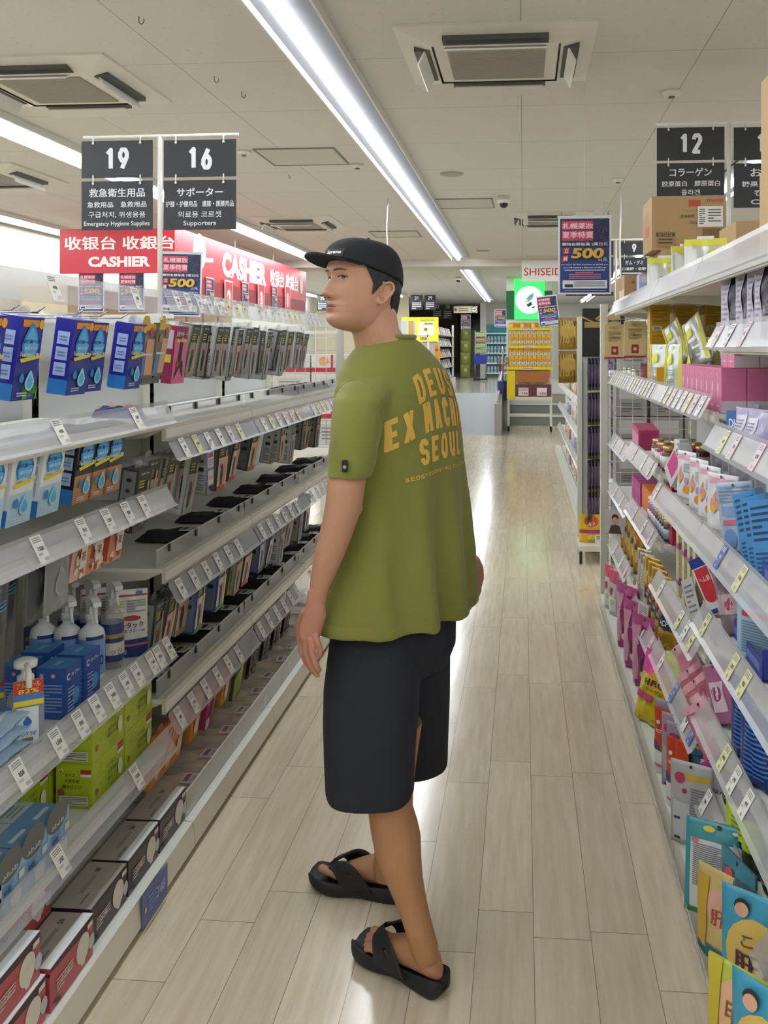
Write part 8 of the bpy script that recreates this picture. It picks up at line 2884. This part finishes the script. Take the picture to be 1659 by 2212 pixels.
for r, z in enumerate(hz):
    for i in range(7):
        put('purp', PUR, (xe + .07 + .026 * i, Ye - .22 + .012 * i, z), (0, 0, 1.15 - .04 * i), 'purple and black candy pack, %s across hook row %s of the end rack' % (ORD[i], ['one', 'two', 'three', 'four', 'five'][r]), 'candy pack', 'purple candy packs on the end rack')
for r, v in enumerate((686, 758)):
    for i in range(5):
        z = zY(1228, v, 7.3)
        put('gldp', GLD, (xY(1216 + 7 * i, 7.3), 7.3 + .015 * i, z), (0, 0, 1.0 - .1 * i), 'gold candy pack, %s across the %s bunch beside the end rack' % (ORD[i], ['upper', 'lower'][r]), 'candy pack', 'gold candy packs beside the end rack')
YB2 = pouch('candy_bag', .17, .2, .06, 'd9b42a', [('d', .5, .75, .3, 'c8542a', .2), ('t', '柚子', .5, .66, .14, 'f0e6d0', .02), ('r', 0, 1, .34, .46, 'b03068'), ('d', .5, .2, .2, 'e0c85a', .1)], rough=.2, crumple=2, hole=False)
put('yb2', YB2, (xY(1272, Ye), Ye - .25, .131), 0, 'yellow candy bag with magenta stripe standing at the foot of the end rack', 'candy bag')
t = MB()
t.box(0, .12, 0, .002, 0, .07, M('e2e0da', .5))
deco(Face(t, (0, 0, 0), (1, 0, 0), (0, -1, 0), .12, .07), [('t', '498', .7, .4, .4, '2a2a2c', .02, .4), ('l', .08, .5, .5, .9, 2, '4a4a4c')])
oo = t.build('price_card')
oo.location = (xY(1272, Ye) + .02, Ye - .345, .132)
tag(oo, 'white price card before the yellow candy bag of the end rack', 'card')
# green topped bags and grey boxes seen through the wire panel
for i in range(3):
    p = at(1338 + 26 * i, 700, 6.2)
    put('gtb', pouch('candy_bag', .2, .3, .06, '9a9894', [('r', 0, 1, .78, 1, '3f9a3c'), ('l', .2, .8, .2, .6, 6, '6a6866')], rough=.25, crumple=2), (.72 + .22 * i, 6.2, 1.38), 0, 'clear bag with green top seen through the right wire panel, %s from the post' % ORD[i], 'candy bag', 'green topped bags')
    for k in range(3):
        put('gyb', carton('snack_box', .2, .2, .22, ['8f8a8c', '8f8a8c', '8f8a8c'][k], [('r', .1, .9, .5, .9, 'b4b0b0'), ('l', .2, .8, .1, .4, 4, '5a5658')]), (.7 + .22 * i, 6.08, .64 + .225 * k), 0, 'grey snack box behind the right wire panel, %s layer, %s from the post' % (['bottom', 'middle', 'top'][k], ORD[i]), 'snack box', 'grey snack boxes')
MBt = thing('cross_aisle_table', 'white table behind the right wire panel carrying grey boxes', 'table', (.92, 6.22, 0))
MB().box(-.36, .4, -.16, .2, .6, .638, WHITE).build('table_top', MBt)
MB().box(-.36, .4, -.16, .2, 1.345, 1.378, WHITE).build('upper_shelf', MBt)
for sx in (-.34, .38):
    MB().box(sx - .015, sx + .015, .17, .2, 0, 1.36, WHITE).build('leg', MBt)

for k, (x, y, z0, z1, lab) in enumerate([(xY(1263, 5.28), 5.29, 2.30, ZC, 'thin wire holding the largest summer sale poster'), (xY(392, 6.2), 6.21, 2.18, ZC, 'thin wire holding the sale poster under sign 16'),
                                         (xY(1005, 28), 28.03, 2.8, ZC, 'thin wire holding the circled arrow sign'), (xY(1081, 23.5), 23.51, zY(1081, 669, 23.5), ZC, 'thin wire holding the sale poster by the far bottle shelves'), (xY(1006, 29), 29.01, zY(1006, 680, 29), ZC, 'thin wire holding the sale poster before the glass door'), (xY(1245, 8.2), 8.206, zY(1245, 640, 8.2), ZC, 'thin wire holding the Dietary Supplements strip sign'), (xY(1300, 8.2), 8.206, zY(1300, 640, 8.2), ZC, 'thin wire holding the strip sign nearest the end post')]):
    tag(MB().tube([(x, y, z0), (x, y, z1)], .0012, M('c9c9c6', .4), 5).build('hanging_wire'), lab, 'wire', 'hanging wires')
